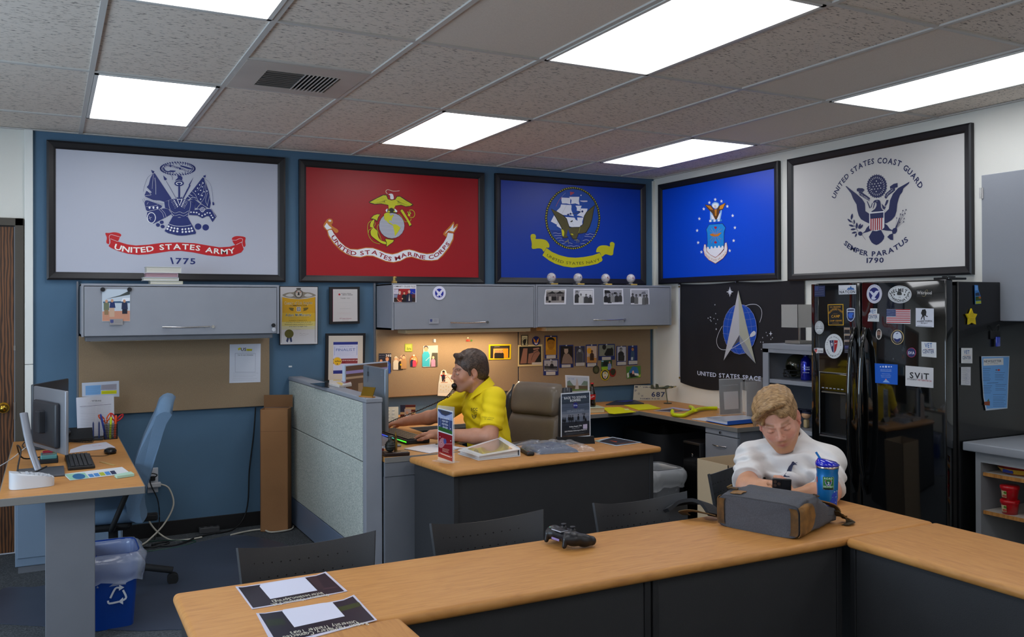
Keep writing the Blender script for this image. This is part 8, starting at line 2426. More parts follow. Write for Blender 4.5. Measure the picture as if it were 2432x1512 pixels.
for x0, z0, x1, z1, c in ((-.228, .27, .228, .29, '8c80b0'), (-.228, .235, .1, .25, 'a08870'), (-.2, .06, -.17, .17, 'a04c38'), (-.15, .06, -.12, .12, '5c9c50'), (-.1, .06, -.05, .2, '907860'), (0, .05, .2, .22, 'b0a090')): m.box(x0, .0008, z0, x1, .0012, z1, mat(c, .2, emit=.15))
m.build('screen', t); m = MB(); m.M = M; m.box(-.03, -.05, -.12, .03, -.02, .1, SLB, .004); m.box(-.1, -.12, -.129, .1, .06, -.12, SLB, .003); m.build('stand', t)
# lit gaming keyboard
t, M = keyboard('black gaming keyboard with blue and green backlight under his hands', -2.845, -1.225, .155, .55, .05, .7305, mat('17181b', .35), True)
m = MB(); m.M = M
for j in range(14):
    f = j/13; c = (.1+.2*(1-f), .9*(1-f)**1.5+.05, .15+.85*f); h_ = '%02x%02x%02x' % tuple(int(255*min(1, q)) for q in c); y = -.275+.55*f
    m.box(-.079, y, .012, -.0775, y+.55/14, .019, mat(h_, .3, emit=1.6))
m.build('light_strip', t)
t = thing('computer_mouse', 'computer mouse under the right hand of the man in yellow', 'mouse', (-2.80, -.72, .73)); m = MB(); m.ball((-2.80, -.72, .742), (.055, .033, .019), RUB, 18, 10); m.v = [(x, y, max(z, .731)) for x, y, z in m.v]; m.build('shell', t)
# office phone base and handset
t = thing('desk_phone', 'grey office telephone base with keypad beside the silver monitor', 'telephone', (-2.72, -.52, .73)); PG = mat('a8a498', .45); m = MB(); m.M = rotz(-2.72, -.52, -.35); m.prism([(-.62, .731), (-.42, .731), (-.42, .845), (-.62, .752)], -2.83, -2.62, PG, axis='x'); m.build('base', t)
m = MB(); m.M = rotz(-2.72, -.52, -.35)
for i in range(5):
    for j in range(4): y = -.60+j*.042; z = .7525+(y+.62)*.465; m.box(-2.80+i*.034, y, z-.002, -2.782+i*.034, y+.016, z+.010, mat('d8d4c8', .4), .002, 1)
m.build('keypad', t)
t = thing('telephone_handset', 'black telephone handset held under his chin with long cord', 'telephone handset', (-2.50, -1.37, 1.06)); BK = mat('0f1012', .3); m = MB()
m.tube([(-2.575, -1.455, 1.068), (-2.54, -1.415, 1.045), (-2.50, -1.375, 1.050), (-2.455, -1.345, 1.085), (-2.435, -1.345, 1.12)], [.016, .013, .013, .015, .018], BK, 12, sub=4); m.ball((-2.572, -1.457, 1.070), (.020, .020, .018), BK); m.ball((-2.435, -1.35, 1.125), (.024, .024, .024), BK); m.build('handle', t)
m = MB(); P = cat([V3(-2.57, -1.45, 1.05), V3(-2.60, -1.40, .995), V3(-2.62, -1.20, .93), V3(-2.68, -1.02, .865), V3(-2.74, -.86, .81), V3(-2.76, -.70, .76)], 26)
m.tube([p+V3(.009*math.cos(i*1.5), 0, .009*math.sin(i*1.5))*(1 if i < 26 else .25) for i, p in enumerate(P)], .0032, BK, 6); m.build('coiled_cord', t)
# flag-striped photo frame
t = thing('desk_picture', 'small flag-striped picture frame beside the office telephone', 'photo frame', (-2.50, -.40, .73)); u = V3(.9, -.35, 0).normalized(); n = V3(u.y, -u.x, 0); M = frameM((-2.505, -.42, .731), u, n); m = MB(); m.M = M
for i in range(7): m.box(-.055, 0, i*.017, .055, .012, (i+1)*.017, mat('c8a878' if i % 2 else '5a1c18', .5))
m.box(-.055, .0, .068, -.018, .0135, .119, mat('20243c', .5)); m.build('frame', t); m = MB(); m.M = M; m.box(-.024, .012, .026, .024, .0145, .092, mat('b8a8a0', .4)); m.ball((-.006, .0145, .062), (.010, .002, .012), mat('c89878')); m.box(-.018, .0145, .030, .006, .0155, .052, mat('d8d8e0')); m.build('picture', t)
# grenade display
t = thing('grenade_paperweight', 'dark grenade-shaped paperweight on a wooden plaque, return desk corner', 'paperweight', (-3.10, -1.83, .73)); m = MB(); WDK = mat('2a1c18', .3, var=.2, vscale=40); m.M = rotz(-3.10, -1.83, -.15); m.box(-3.165, -1.885, .731, -3.02, -1.79, .752, WDK, .005); m.build('plaque', t)
m = MB(); GR = mat('2b2d28', .45, .3, bump=.3, bscale=120); prof = [(.008, 0)]+[(.012+.017*max(0, math.sin(PI*i/18.5))**.6*(1+.10*math.cos(i*PI/2)), .001+.060*i/18) for i in range(1, 19)]+[(.012, .064), (.010, .070)]
m.lathe((-3.125, -1.835, .752), prof, GR, 20); m.build('grenade_body', t); m = MB(); m.cyl((-3.125, -1.835, .818), .010, .020, mat('585c58', .35, .7), 14); m.box(-3.135, -1.845, .834, -3.108, -1.825, .842, mat('585c58', .35, .7), .002); m.tube([(-3.11, -1.835, .840), (-3.098, -1.835, .825), (-3.096, -1.835, .79)], .003, mat('585c58', .35, .7), 6); m.build('fuze', t)
m = MB(); m.M = rotz(-3.10, -1.83, -.15); m.box(-3.07, -1.88, .752, -3.03, -1.845, .7535, mat('686460', .3, .6)); m.build('label_plate', t)
m = MB(); m.lathe((-3.085, -1.815, .752), [(.0095, 0), (.0095, .055), (.0065, .064), (.0065, .075), (.005, .09), (.0008, .108)], mat('8a6c30', .3, .9), 14); m.build('brass_cartridge', t)
t = thing('small_box', 'small dark red box beside the partition end post', 'box', (-3.155, -1.66, .73)); m = MB(); m.box(-3.17, -1.70, .731, -3.115, -1.62, .75, mat('701820', .4), .003); m.box(-3.17, -1.70, .75, -3.115, -1.62, .758, mat('c8ccd8', .5), .002); m.build('box', t)
t = thing('sunglasses', 'folded blue-grey sunglasses near his wrist on the return desk', 'glasses', (-2.72, -1.68, .73)); m = MB()
for dx in (-.028, .028): m.ball((-2.735+dx, -1.70+dx*.3, .750), (.024, .008, .017), mat('48586c', .15), 14, 8)
m.tube([(-2.785, -1.71, .752), (-2.78, -1.66, .745), (-2.70, -1.645, .738)], .003, RUB, 6); m.tube([(-2.69, -1.685, .752), (-2.70, -1.65, .745), (-2.76, -1.655, .738)], .003, RUB, 6); m.build('frame', t)
t = thing('pen', 'red and white pen lying on the loose papers', 'pen', (-2.72, -1.83, .735)); m = MB(); m.tube([(-2.775, -1.80, .739), (-2.74, -1.815, .739)], .005, mat('a01828', .35), 8); m.tube([(-2.74, -1.815, .739), (-2.64, -1.86, .739)], .004, mat('d0d0d8', .35), 8); m.build('barrel', t)
# --- wooden desk: binder, remote, bagged shirt
t = thing('ring_binder', 'white ring binder lying on the wooden desk', 'binder', (-2.60, -2.05, .73)); bq = [(-2.775, -1.985), (-2.765, -2.245), (-2.507, -2.232), (-2.425, -1.80)]
def slab(m, q, z0, z1, mt, ins=0):
    c = sum((Vector(p) for p in q), Vector((0, 0)))/4; m.prism([tuple(Vector(p)+(c-Vector(p)).normalized()*ins) for p in q], z0, z1, mt)
qz = lambda p, z: z
m = MB(); W_ = mat('d8dadf', .3, coat=.3); slab(m, bq, .731, .735, W_); m.build('back_cover', t); m = MB(); slab(m, bq, .736, .762, mat('c8c8c8', .8), .012); m.v = [(x, y, z if z < .75 else z+.010*((x+2.77)/.3-.5)) for x, y, z in m.v]; m.build('pages', t)
m = MB(); slab(m, bq, .762, .766, W_); m.v = [(x, y, z+.018*((x+2.77)/.3-.6)) for x, y, z in m.v]; m.build('front_cover', t)
m = MB(); slab(m, bq, .7662, .7666, mat('a8a49c', .1, coat=1), .045); m.v = [(x, y, z+.018*((x+2.77)/.3-.6)) for x, y, z in m.v]; m.build('cover_pocket', t)
m = MB(); m.add([(-2.507, -2.232, .731), (-2.425, -1.80, .731), (-2.425, -1.80, .782), (-2.507, -2.232, .777), (-2.503, -2.232, .731), (-2.421, -1.80, .731), (-2.421, -1.80, .782), (-2.503, -2.232, .777)], [(0, 1, 2, 3), (7, 6, 5, 4), (3, 2, 6, 7), (0, 3, 7, 4), (1, 5, 6, 2)], W_); m.build('spine', t)
t = thing('remote_control', 'black remote control between the binder and the bagged garment', 'remote control', (-2.42, -2.16, .73)); m = MB(); M = Matrix.Translation((-2.425, -2.16, .731)) @ Matrix.Rotation(-.22, 4, 'Z'); m.M = M; m.box(-.022, -.095, 0, .022, .095, .022, mat('17181b', .35), .009, 4); m.build('body', t)
m = MB(); m.M = M; rc = random.Random(5)
for i in range(3):
    for j in range(9): m.box(-.014+i*.011, -.085+j*.018, .0215, -.008+i*.011, -.075+j*.018, .0245, mat(rc.choice(['808488', '606468', 'a02828' if j == 0 else '707478']), .4), .001, 1)
m.build('buttons', t)
t = thing('bagged_garment', 'folded navy garment in crumpled clear plastic bag on the wooden desk', 'garment', (-2.21, -2.08, .73)); nv = lambda x, y, s, a: a*noise.noise(Vector((x*s, y*s, 3.3)))
def gm(u, v): x = -2.375+.23*u+.02*v; y = -2.235+.29*v-.04*u; e = (1-(2*u-1)**8)*(1-(2*v-1)**8); return (x, y, .733+(.024+nv(x, y, 14, .008))*max(e, 0)**.5)
m = MB(); m.grid(gm, 30, 30, mat('2c3a58', .8, bump=.4, bscale=200), .0); m.build('folded_shirt', t)
def pb(u, v): x = -2.41+.36*u+.03*v; y = -2.255+.33*v-.05*u; e = (1-(2*u-1)**10)*(1-(2*v-1)**10); f = .8 if u > .7 else 1; return (x, y, .7335+(.029*f+nv(x, y, 26, .011)+nv(x, y, 60, .006)+.006)*max(e, 0)**.5)
m = MB(); m.grid(pb, 60, 56, mat('dfe6f0', .08, alpha=.20, spec=1, coat=1, bump=1, bscale=45)); m.build('plastic_bag', t)
# --- rear desk: books, bottle, aircraft model
t = thing('book', 'thick cream book lying under the cola bottle', 'book', (-1.02, -.62, .73)); m = MB(); m.M = rotz(-1.02, -.60, -.2); m.box(-1.10, -.68, .731, -.95, -.50, .736, mat('b8b090', .6), .001); m.box(-1.095, -.675, .736, -.955, -.505, .765, mat('c8b894', .9)); m.box(-1.10, -.68, .765, -.95, -.50, .770, mat('b8c0a8', .5), .001); m.build('cover_and_pages', t)
t = thing('glass_bottle', 'dark cola bottle with red label and cap on the cream book', 'bottle', (-1.03, -.60, .770)); m = MB(); m.lathe((-1.03, -.60, .770), [(0, 0), (.027, .001), (.029, .012), (.0275, .035), (.026, .055), (.028, .085), (.027, .105), (.020, .130), (.0125, .155), (.011, .178), (.0125, .182)], mat('140805', .06, coat=1), 24); m.build('bottle', t)
m = MB(); m.lathe((-1.03, -.60, .770), [(.0265, .058), (.0285, .085), (.0282, .100)], mat('b01018', .35), 24); m.build('label', t); m = MB(); m.lathe((-1.03, -.60, .770), [(.0135, .180), (.014, .190), (.0, .1915)], mat('b01018', .35), 20); m.build('cap', t)
art_mesh('lettering', t, (-1.03-.0145, -.60-.0262, .848), (.875, -.484, 0), (0, 0, 1), [['T', 'd8d0d0', 'Cola', 12, 1, [-17, -9, 17, 6]]], lift=.002)
t = thing('aircraft_model', 'small olive twin-boom aircraft model on a stand in the desk corner', 'model aircraft', (-.16, -.42, .73)); G_ = mat('3c4234', .5); m = MB(); ax, ay, az = -.17, -.40, .865; M = Matrix.Translation((ax, ay, az)) @ Matrix.Rotation(math.radians(205), 4, 'Z') @ Matrix.Rotation(.12, 4, 'X'); m.M = M
m.box(-.15, -.012, -.002, .15, .028, .003, G_, .002)
for s in (-1, 1): m.tube([(s*.042, .07, 0), (s*.042, .04, 0), (s*.042, -.10, .003)], [.004, .010, .005], G_, 8, sub=3); m.add([(s*.042-.001, -.085, 0), (s*.042-.001, -.12, .002), (s*.042-.001, -.115, .040), (s*.042-.001, -.09, .034), (s*.042+.001, -.085, 0), (s*.042+.001, -.12, .002), (s*.042+.001, -.115, .040), (s*.042+.001, -.09, .034)], [(0, 1, 2, 3), (7, 6, 5, 4), (0, 3, 7, 4), (1, 5, 6, 2), (3, 2, 6, 7)], G_)
m.box(-.055, -.112, .002, .055, -.092, .005, G_); m.tube([(0, .06, .004), (0, .03, .008), (0, -.03, .003)], [.005, .011, .004], G_, 8, sub=3); m.build('airframe', t)
m = MB(); m.M = M
for s in (-1, 1): m.box(s*.042-.028, .070, -.002, s*.042+.028, .0715, .002, mat('b0a060', .4)); m.cyl((s*.042, .072, 0), .005, .006, mat('b0a060', .4), 8, axis='y')
m.build('propellers', t); m = MB(); m.cyl((-.16, -.42, .7305), .035, .006, mat('2a2c24', .4), 20); m.tube([(-.16, -.42, .736), (-.165, -.41, .80), (ax, ay, az)], .004, mat('505848', .4), 8); m.build('stand', t)
t = thing('plastic_cane', 'bright yellow forked plastic tube tool on the right desk', 'tool', (-.42, -1.08, .73)); YC = mat('c8d400', .35); m = MB()
m.tube([(-.592, -1.07, .757), (-.655, -1.16, .747), (-.685, -1.235, .747), (-.64, -1.275, .747), (-.55, -1.21, .749), (-.46, -1.145, .752), (-.40, -1.10, .752), (-.30, -1.03, .749), (-.20, -1.00, .747), (-.12, -1.03, .747)], .0145, YC, 12, sub=4); m.tube([(-.44, -1.13, .754), (-.36, -1.03, .758), (-.28, -.90, .752), (-.25, -.85, .748)], .0145, YC, 12, sub=3); m.cyl((-.435, -1.155, .752), .020, .02, YC, 12); m.build('tube', t)
t = thing('ring_binder', 'blue and white flat binder at the end of the right desk', 'binder', (-.50, -1.69, .73)); q = [(-.655, -1.56), (-.67, -1.81), (-.36, -1.795), (-.33, -1.585)]
m = MB(); slab(m, q, .7355, .739, mat('1458c0', .35)); slab(m, q, .760, .763, mat('b8c0d0', .2, coat=.5)); m.build('covers', t); m = MB(); slab(m, q, .739, .760, mat('d0d4dc', .6), .010); m.build('pages', t)
m = MB(); m.add([(-.67, -1.812, .736), (-.36, -1.797, .736), (-.36, -1.797, .763), (-.67, -1.812, .763), (-.67, -1.816, .736), (-.36, -1.801, .736), (-.36, -1.801, .763), (-.67, -1.816, .763)], [(4, 5, 6, 7), (0, 3, 2, 1), (3, 7, 6, 2), (0, 4, 7, 3), (1, 2, 6, 5)], mat('1458c0', .35)); m.build('spine', t)
# --- baseballs on the right cabinet, books and figure
for i, (x, lab, mk) in enumerate(((-1.235, 'baseball on gold stand, leftmost of four on the corner cabinet', 'A'), (-.985, 'baseball on gold stand with blue interlocked logo, second from left', 'LA'), (-.715, 'baseball on gold stand with letter mark, third from left', 'A'), (-.46, 'baseball on gold stand nearest the room corner', 'A'))):
    t = thing('baseball_display', lab, 'baseball', (x, -.30, 1.744), 'baseballs on the corner cabinet'); z = 1.744; m = MB(); m.M = rotz(x, -.30, -.3); m.box(x-.045, -.335, z+.001, x+.02, -.265, z+.010, mat('14151a', .3), .002); m.box(x-.008, -.345, z+.001, x+.05, -.275, z+.012, mat('b89a50', .35, .5), .002); m.build('base', t)
    m = MB(); m.lathe((x+.002, -.305, z+.012), [(.022, 0), (.020, .006), (.012, .014), (.018, .022)], CLEAR, 18); m.build('holder', t)
    m = MB(); m.ball((x+.002, -.305, z+.060), .036, mat('c8c4c8', .35, coat=.4), 24, 16); m.build('ball', t)
    m = MB()
    for s in (-1, 1): m.tube([(x+.002+s*.0365*math.cos(.65+.35*math.cos(2*a)), -.305+.0365*math.sin(.65+.35*math.cos(2*a))*math.cos(a), z+.060+.0365*math.sin(.65+.35*math.cos(2*a))*math.sin(a)) for a in [k*2*PI/30 for k in range(31)]], .0009, mat('a83038', .5), 4)
    m.build('stitching', t)
    m = MB(); c = mat('f0f4f8', .03, alpha=.10, spec=1, coat=1); m.ball((x+.002, -.305, z+.060), .041, c, 24, 16); m.build('clear_globe', t)
    art_mesh('mark', t, (x+.002+.014*-1+.012, -.305-.0345, z+.062), (.95, -.3, 0), (0, 0, 1), [['T', '1c3c78' if mk == 'LA' else '8c2030', mk, 17, 1, [-9 if mk == 'A' else -12, -8, 9 if mk == 'A' else 12, -8]]], lift=.002)
for k, (z0, z1, x0, x1, lab, c) in enumerate(((1.7225, 1.745, -4.235, -4.035, 'cream paperback at the bottom of the pile on left cabinet', 'b8b89c'), (1.745, 1.768, -4.275, -4.06, 'white paperback second from the bottom of the pile', 'c0c4cc'), (1.768, 1.797, -4.26, -4.065, 'pale book with pink spine in the pile on left cabinet', 'b4a4b0'), (1.797, 1.838, -4.258, -4.045, 'thick white book on top of the pile on left cabinet', 'd0d2d4'))):
    t = thing('book', lab, 'book', ((x0+x1)/2, -.27, z0), 'books piled on the left cabinet'); m = MB(); m.box(x0, -.345, z0, x1, -.20, z0+.0025, mat(c, .5)); m.box(x0, -.345, z1-.0035, x1, -.20, z1-.001, mat(c, .5)); m.box(x1-.003, -.345, z0, x1, -.20, z1-.001, mat(c, .5)); m.build('cover', t); m = MB(); m.box(x0+.004, -.341, z0+.0025, x1-.003, -.204, z1-.0035, mat('c4c2b8' if k != 2 else '9c7c84', .9, bump=.6, bscale=700)); m.build('pages', t)
t = thing('figurine', 'tiny golden figurine on the cabinet above the college photo', 'figurine', (-2.575, -.33, 1.742)); GF = mat('a88c50', .35, .5); m = MB(); m.box(-2.592, -.347, 1.743, -2.558, -.313, 1.758, GF, .003); m.lathe((-2.575, -.33, 1.758), [(.010, 0), (.014, .008), (.008, .016), (.013, .024), (.009, .034), (0, .038)], GF, 12); m.ball((-2.565, -.33, 1.786), .008, GF, 8, 6); m.build('figure', t)
# --- bookcase contents
t = thing('table_lamp', 'small table lamp with square grey linen shade on the metal bookcase', 'lamp', (-.28, -2.12, 1.306)); LS = mat('a8a6a2', .9, bump=.6, bscale=500); m = MB(); m.box(-.36, -2.195, 1.3065, -.22, -2.055, 1.328, mat('8a8680', .4, .5), .003); m.build('base', t); m = MB(); m.box(-.298, -2.130, 1.328, -.288, -2.12, 1.45, STEEL); m.build('stem', t)
m = MB(); a, b, c, d = -.375, -2.135, -.215, -1.985; a, c, b, d = -.375, -.21, -2.195, -2.035
for q in ((a, b, a+.003, d), (c-.003, b, c, d), (a, b, c, b+.003), (a, d-.003, c, d)): m.box(q[0], q[1], 1.418, q[2], q[3], 1.575, LS)
m.build('shade', t)
t = thing('white_bowl', 'white rounded object behind the lamp beside the refrigerator', 'ornament', (-.20, -2.30, 1.306)); m = MB(); m.ball((-.20, -2.30, 1.345), (.05, .05, .039), WHITEP, 18, 10); m.build('body', t)
t = thing('football_helmet', 'dark olive football helmet with face mask on the bookcase shelf', 'helmet', (-.30, -2.10, 1.063)); HM = mat('3a3a2c', .12, .4, coat=1); F = Field((-.45, -2.25, 1.06), (-.15, -1.95, 1.28), .004); F.ell((-.29, -2.10, 1.155), (.085, .075, .080), .01); F.cone((-.27, -2.10, 1.13), (-.27, -2.10, 1.10), .065, .06, .02); F.ell((-.37, -2.10, 1.115), (.06, .055, .045), .006, 's'); F.ell((-.29, -2.10, 1.145), (.075, .065, .072), .001, 's'); F.g = np.maximum(F.g, (1.075-(F.lo[2]+F.h*np.arange(F.n[2])))[None, None, :].astype(np.float32)); field_obj(F, 'shell', t, HM)
m = MB()
for z, r in ((1.125, .062), (1.10, .066), (1.08, .060)): m.tube([(-.315-r*1.25*math.cos(a), -2.10+r*math.sin(a)*1.05, z) for a in [-1.35+i*2.7/12 for i in range(13)]], .0035, RUB, 6)
for y in (-2.125, -2.075): m.tube([(-.385, y, 1.13), (-.392, y, 1.08)], .0035, RUB, 6)
m.cyl((-.30, -2.165, 1.150), .012, -.008, mat('b0b0a0', .3), 12, axis='y'); m.build('face_mask', t)
t = thing('water_bottle', 'shiny blue metal water bottle beside the helmet on the shelf', 'bottle', (-.34, -2.235, 1.063)); BM = mat('0a1c9c', .18, .6, coat=1); m = MB(); m.lathe((-.34, -2.235, 1.064), [(0, 0), (.035, .001), (.037, .008), (.037, .120), (.030, .145), (.017, .155), (.016, .163)], BM, 28); m.build('bottle', t); m = MB(); m.lathe((-.34, -2.235, 1.227), [(.019, 0), (.019, .022), (0, .024)], mat('101840', .3), 20); m.build('cap', t)
art_mesh('lettering', t, (-.34-.0265, -2.235-.0285, 1.12), (.68, -.73, 0), (0, 0, 1), [['T', 'c8d0f0', 'MILITARY', 8, 1, [-24, 30, 22, 30]], ['T', 'c8d0f0', 'VETERANS', 8, 1, [-24, 16, 22, 16]], ['T', 'c8d0f0', 'alliance', 7, 1, [-24, -4, 18, -4]]], lift=.0025)
for nm, lab, x, y, c1_, c2_ in (('figurine', 'small figurine in navy suit and cap on the lower shelf', -.36, -2.17, '1c2440', 'a87850'), ('figurine', 'small fair-haired figurine beside the navy one on lower shelf', -.34, -2.235, 'b09a70', 'd0a078')):
    t = thing(nm, lab, 'figurine', (x, y, .743)); m = MB(); m.box(x-.016, y-.016, .744, x+.016, y+.016, .80, mat(c1_, .5), .008, 3); m.build('body', t); m = MB(); m.ball((x, y, .832), (.032, .032, .028), mat(c2_, .5), 16, 10); m.build('head', t)
    m = MB(); m.ball((x+.004, y, .845), (.034, .034, .022), mat('1c2038' if 'navy' in lab else 'b08c50', .6), 16, 8)
    if 'navy' in lab: m.box(x-.035, y-.035, .862, x+.035, y+.035, .867, mat('1c2038', .6), .001)
    m.build('cap' if 'navy' in lab else 'hair', t)
t = thing('toy', 'yellow-green rounded toy left of the shelf figurines', 'toy', (-.38, -2.12, .743)); m = MB(); m.ball((-.38, -2.12, .765), (.025, .022, .022), mat('b8cc10', .4), 14, 10); m.build('body', t)
# --- counter goods
for i, (x, y, z, lab) in enumerate(((-.56, -3.865, .5135, 'red tub at the bottom of the two-tub stack'), (-.56, -3.865, .5855, 'red tub on top of the two-tub stack'), (-.53, -3.985, .5135, 'single red tub right of the stacked pair'))):
    t = thing('red_tub', lab+' on the counter shelf', 'tub', (x, y, z), 'red plastic food tubs'); m = MB(); RD = mat('b8101c', .3, coat=.4); m.lathe((x, y, z), [(0, 0), (.036, 0), (.042, .055)], RD, 24); m.build('tub', t); m = MB(); m.lathe((x, y, z), [(.0445, .053), (.046, .056), (.046, .068), (.043, .0715), (0, .0715)], RD, 24); m.build('lid', t)
    m = MB()
    for k in range(9): a0, a1 = PI*.82+k*.085, PI*.82+(k+1)*.085; pts_ = [(x+r*math.cos(a), y+r*math.sin(a), z+h_) for r, a, h_ in ((.0385, a0, .012), (.0385, a1, .012), (.0422, a1, .046), (.0422, a0, .046))]; m.add(pts_, [(0, 1, 2, 3)], mat('c8c498', .4))
    m.build('label', t); art_mesh('mark', t, (x-.043, y-.004, z+.028), (0, -1, 0), (0, 0, 1), [['E', '50701c', [0, 10, 9, 10, 0, 16]], ['E', 'a8503c', [-3, -6, 9, -6, -3, 0]]], lift=.0005)
t = thing('noodle_pack', 'red and yellow instant noodle bowl on the upper counter shelf', 'food pack', (-.50, -3.86, .708)); m = MB(); m.lathe((-.50, -3.87, .709), [(0, 0), (.05, 0), (.075, .040), (.085, .045), (.083, .049), (0, .052)], mat('a02818', .25, coat=.5), 24, 1, 1.5); m.build('bowl', t)
m = MB(); m.lathe((-.50, -3.87, .710), [(.0555, .004), (.070, .028)], mat('c89c30', .3), 24, 1, 1.5); m.box(-.566, -3.885, .718, -.560, -3.83, .734, mat('28388c', .3)); m.build('wrapper_band', t)
# magnetic clip on refrigerator side
t = thing('magnetic_clip', 'black magnetic clip holding blue key tag on the refrigerator side', 'clip', (-.385, -3.675, 1.40)); m = MB(); m.box(-.425, -3.672, 1.385, -.345, -3.661, 1.43, RUB, .004); m.tube([(-.40, -3.675, 1.43), (-.405, -3.69, 1.455), (-.385, -3.69, 1.46), (-.375, -3.675, 1.43)], .0025, RUB, 6, sub=3); m.build('clip', t); m = MB(); m.box(-.395, -3.682, 1.345, -.362, -3.673, 1.398, mat('1030a8', .25, coat=1), .006, 3); m.build('tag', t)
# ================================================================ foreground table: controller, backpack, tumbler, phone
t = thing('game_controller', 'black game controller lying on the front table', 'game controller', (-3.24, -4.0, .74)); GC = mat('131419', .35, bump=.15, bscale=600)
MG = Matrix.Translation((-3.250, -4.025, .741)) @ Matrix.Rotation(math.radians(97), 4, 'Z')   # local x along the pad, y towards the grips
F = Field((-.10, -.10, -.005), (.10, .075, .075), .0022); F.cone((-.045, .0, .034), (.045, .0, .034), .020, .020, .01, flat=(1, 1, 1)); F.cone((-.05, .012, .036), (.05, .012, .036), .017, .017, .01)
for s in (-1, 1):
    F.ell((s*.052, .002, .034), (.030, .031, .019), .012); F.chain([(s*.058, -.006, .032), (s*.068, -.040, .024), (s*.070, -.070, .019)], [.023, .019, .0165], .014); F.cone((s*.052, .028, .034), (s*.052, .034, .012), .011, .008, .006); F.cone((s*.026, -.022, .045), (s*.026, -.022, .050), .013, .012, .006)
WL['gc'] = Vector((0, 0, 0)); V_, F_2 = F.mesh(); V_ = smooth(V_, F_2, 1); m = MB(); m.M = MG; m.add(V_.tolist(), F_2.tolist(), GC, True); m.build('body', t)
m = MB(); m.M = MG; m.box(-.026, -.004, .0535, .026, .030, .0565, mat('1b1c22', .4), .002); m.build('touchpad', t)
m = MB(); m.M = MG; m.box(-.0265, .0295, .0535, .0265, .0305, .0568, mat('b0b4c0', .3)); m.box(-.027, -.002, .0535, -.0262, .030, .0568, mat('b0b4c0', .3)); m.build('trim_line', t)
for s in (-1, 1): m = MB(); m.M = MG; m.lathe((s*.026, -.022, .056), [(.007, 0), (.005, .005), (.009, .008), (.0095, .011), (.007, .0105), (0, .010)], mat('24252a', .6), 18); m.build('thumbstick', t)
m = MB(); m.M = MG
for dx, dy, c in ((-.009, 0, 'a06070'), (.009, 0, 'b06058'), (0, .009, '50a088'), (0, -.009, '8090b8')): m.lathe((.054+dx, .006+dy, .050), [(.0046, 0), (.0046, .005), (.003, .0058), (0, .006)], mat(c, .25), 12)
m.build('face_buttons', t); m = MB(); m.M = MG
for dx, dy in ((-.008, 0), (.008, 0), (0, .008), (0, -.008)): m.box(-.054+dx-.0042, .006+dy-.0042, .050, -.054+dx+.0042, .006+dy+.0042, .0562, mat('3a3c44', .2), .0015)
m.build('direction_pad', t); m = MB(); m.M = MG; m.box(-.022, .031, .022, .022, .0345, .030, mat('8a7cb0', .2), .003); m.build('light_bar', t)
# backpack lying on its back, base panel towards the camera
t = thing('backpack', 'grey canvas backpack with tan leather corners lying on the front table', 'backpack', (-2.40, -4.17, .74)); A_ = V3(.31, -.95, 0).normalized(); B_ = V3(.95, .31, 0).normalized(); O_ = V3(-2.595, -4.06, .7405)
CV = ramp_mat('canvas', 'noise', [(.3, '404148'), (.7, '4e5057')], 260, .85, bump=.6, bd=.001, detail=6); LE = ramp_mat('leather', 'noise', [(.3, '5c401e'), (.7, '93672e')], 25, .6, bump=.3, bd=.001)
def bag(s, v, off=0):       # s around the section 0..1, v along the length 0..1
    w_ = .335-.05*v**2-.03*v; h_ = (.118+.020*math.sin(PI*min(1, v*1.35))-.055*max(0, v-.45)**1.1*2); shift = .02*v
    a = 2*PI*s; ex = .30 if v < .5 else .30+.35*(v-.5); ca, sa = math.cos(a), math.sin(a); x = math.copysign(abs(ca)**ex, ca); z = math.copysign(abs(sa)**ex, sa)
    wr = .0065*noise.noise(Vector((s*9, v*7, 1)))+.004*noise.noise(Vector((s*21, v*15, 5))) if v > .04 else .002*noise.noise(Vector((s*9, 0, 1)))
    X = (w_/2+off+wr)*x; Z = (h_/2+off+wr*(1 if sa > 0 else .1))*z; return O_+A_*(.1675+shift+X)+B_*(.325*v-(.0)+.008*(1-abs(x)**4)*(v < .02)*-1)+V3(0, 0, h_/2+Z)
m = MB(); m.grid(lambda a, b: bag(a, b), 72, 28, CV); r0 = [bag(i/72, 0) for i in range(72)]; c0_ = sum(r0, V3(0, 0, 0))/72-B_*.006; m.add(r0+[c0_], [(72, (i+1) % 72, i) for i in range(72)], CV, False); r1 = [bag(i/72, 1) for i in range(72)]; c1_ = sum(r1, V3(0, 0, 0))/72+B_*.02; m.add(r1+[c1_], [(72, i, (i+1) % 72) for i in range(72)], CV, True); m.build('bag', t)
m = MB(); m.grid(lambda a, b: bag(a, .003+b*.012, .0022), 72, 2, mat('2c2d33', .8)); m.build('base_piping', t)
for nm, s0, s1, v1 in (('leather_corner', .42, .58, .10), ('leather_corner', -.085, .085, .34)):
    m = MB(); m.grid(lambda a, b: bag((s0+(s1-s0)*a) % 1, b*v1*(1 if nm else 1)*(1-.55*abs(2*a-1)), .003), 20, 10, LE, .002); m.build('leather_corner', t)
    sx = -1 if s0 > .3 else 1; m = MB(); q = [bag((s0+(s1-s0)*i/10) % 1, 0) for i in range(11)]; q2 = [p-A_*(sx*.030) for p in q]; dd = -B_*.0075
    m.add([p+dd for p in q+q2], [(i, i+1, 12+i, 11+i) for i in range(10)]+[(11+i, 12+i, i+1, i) for i in range(10)], LE); m.build('leather_edge', t)
m = MB(); m.grid(lambda a, b: bag(.262+.05*a, .05+.10*b, .003), 6, 6, LE, .002); m.build('leather_patch', t)
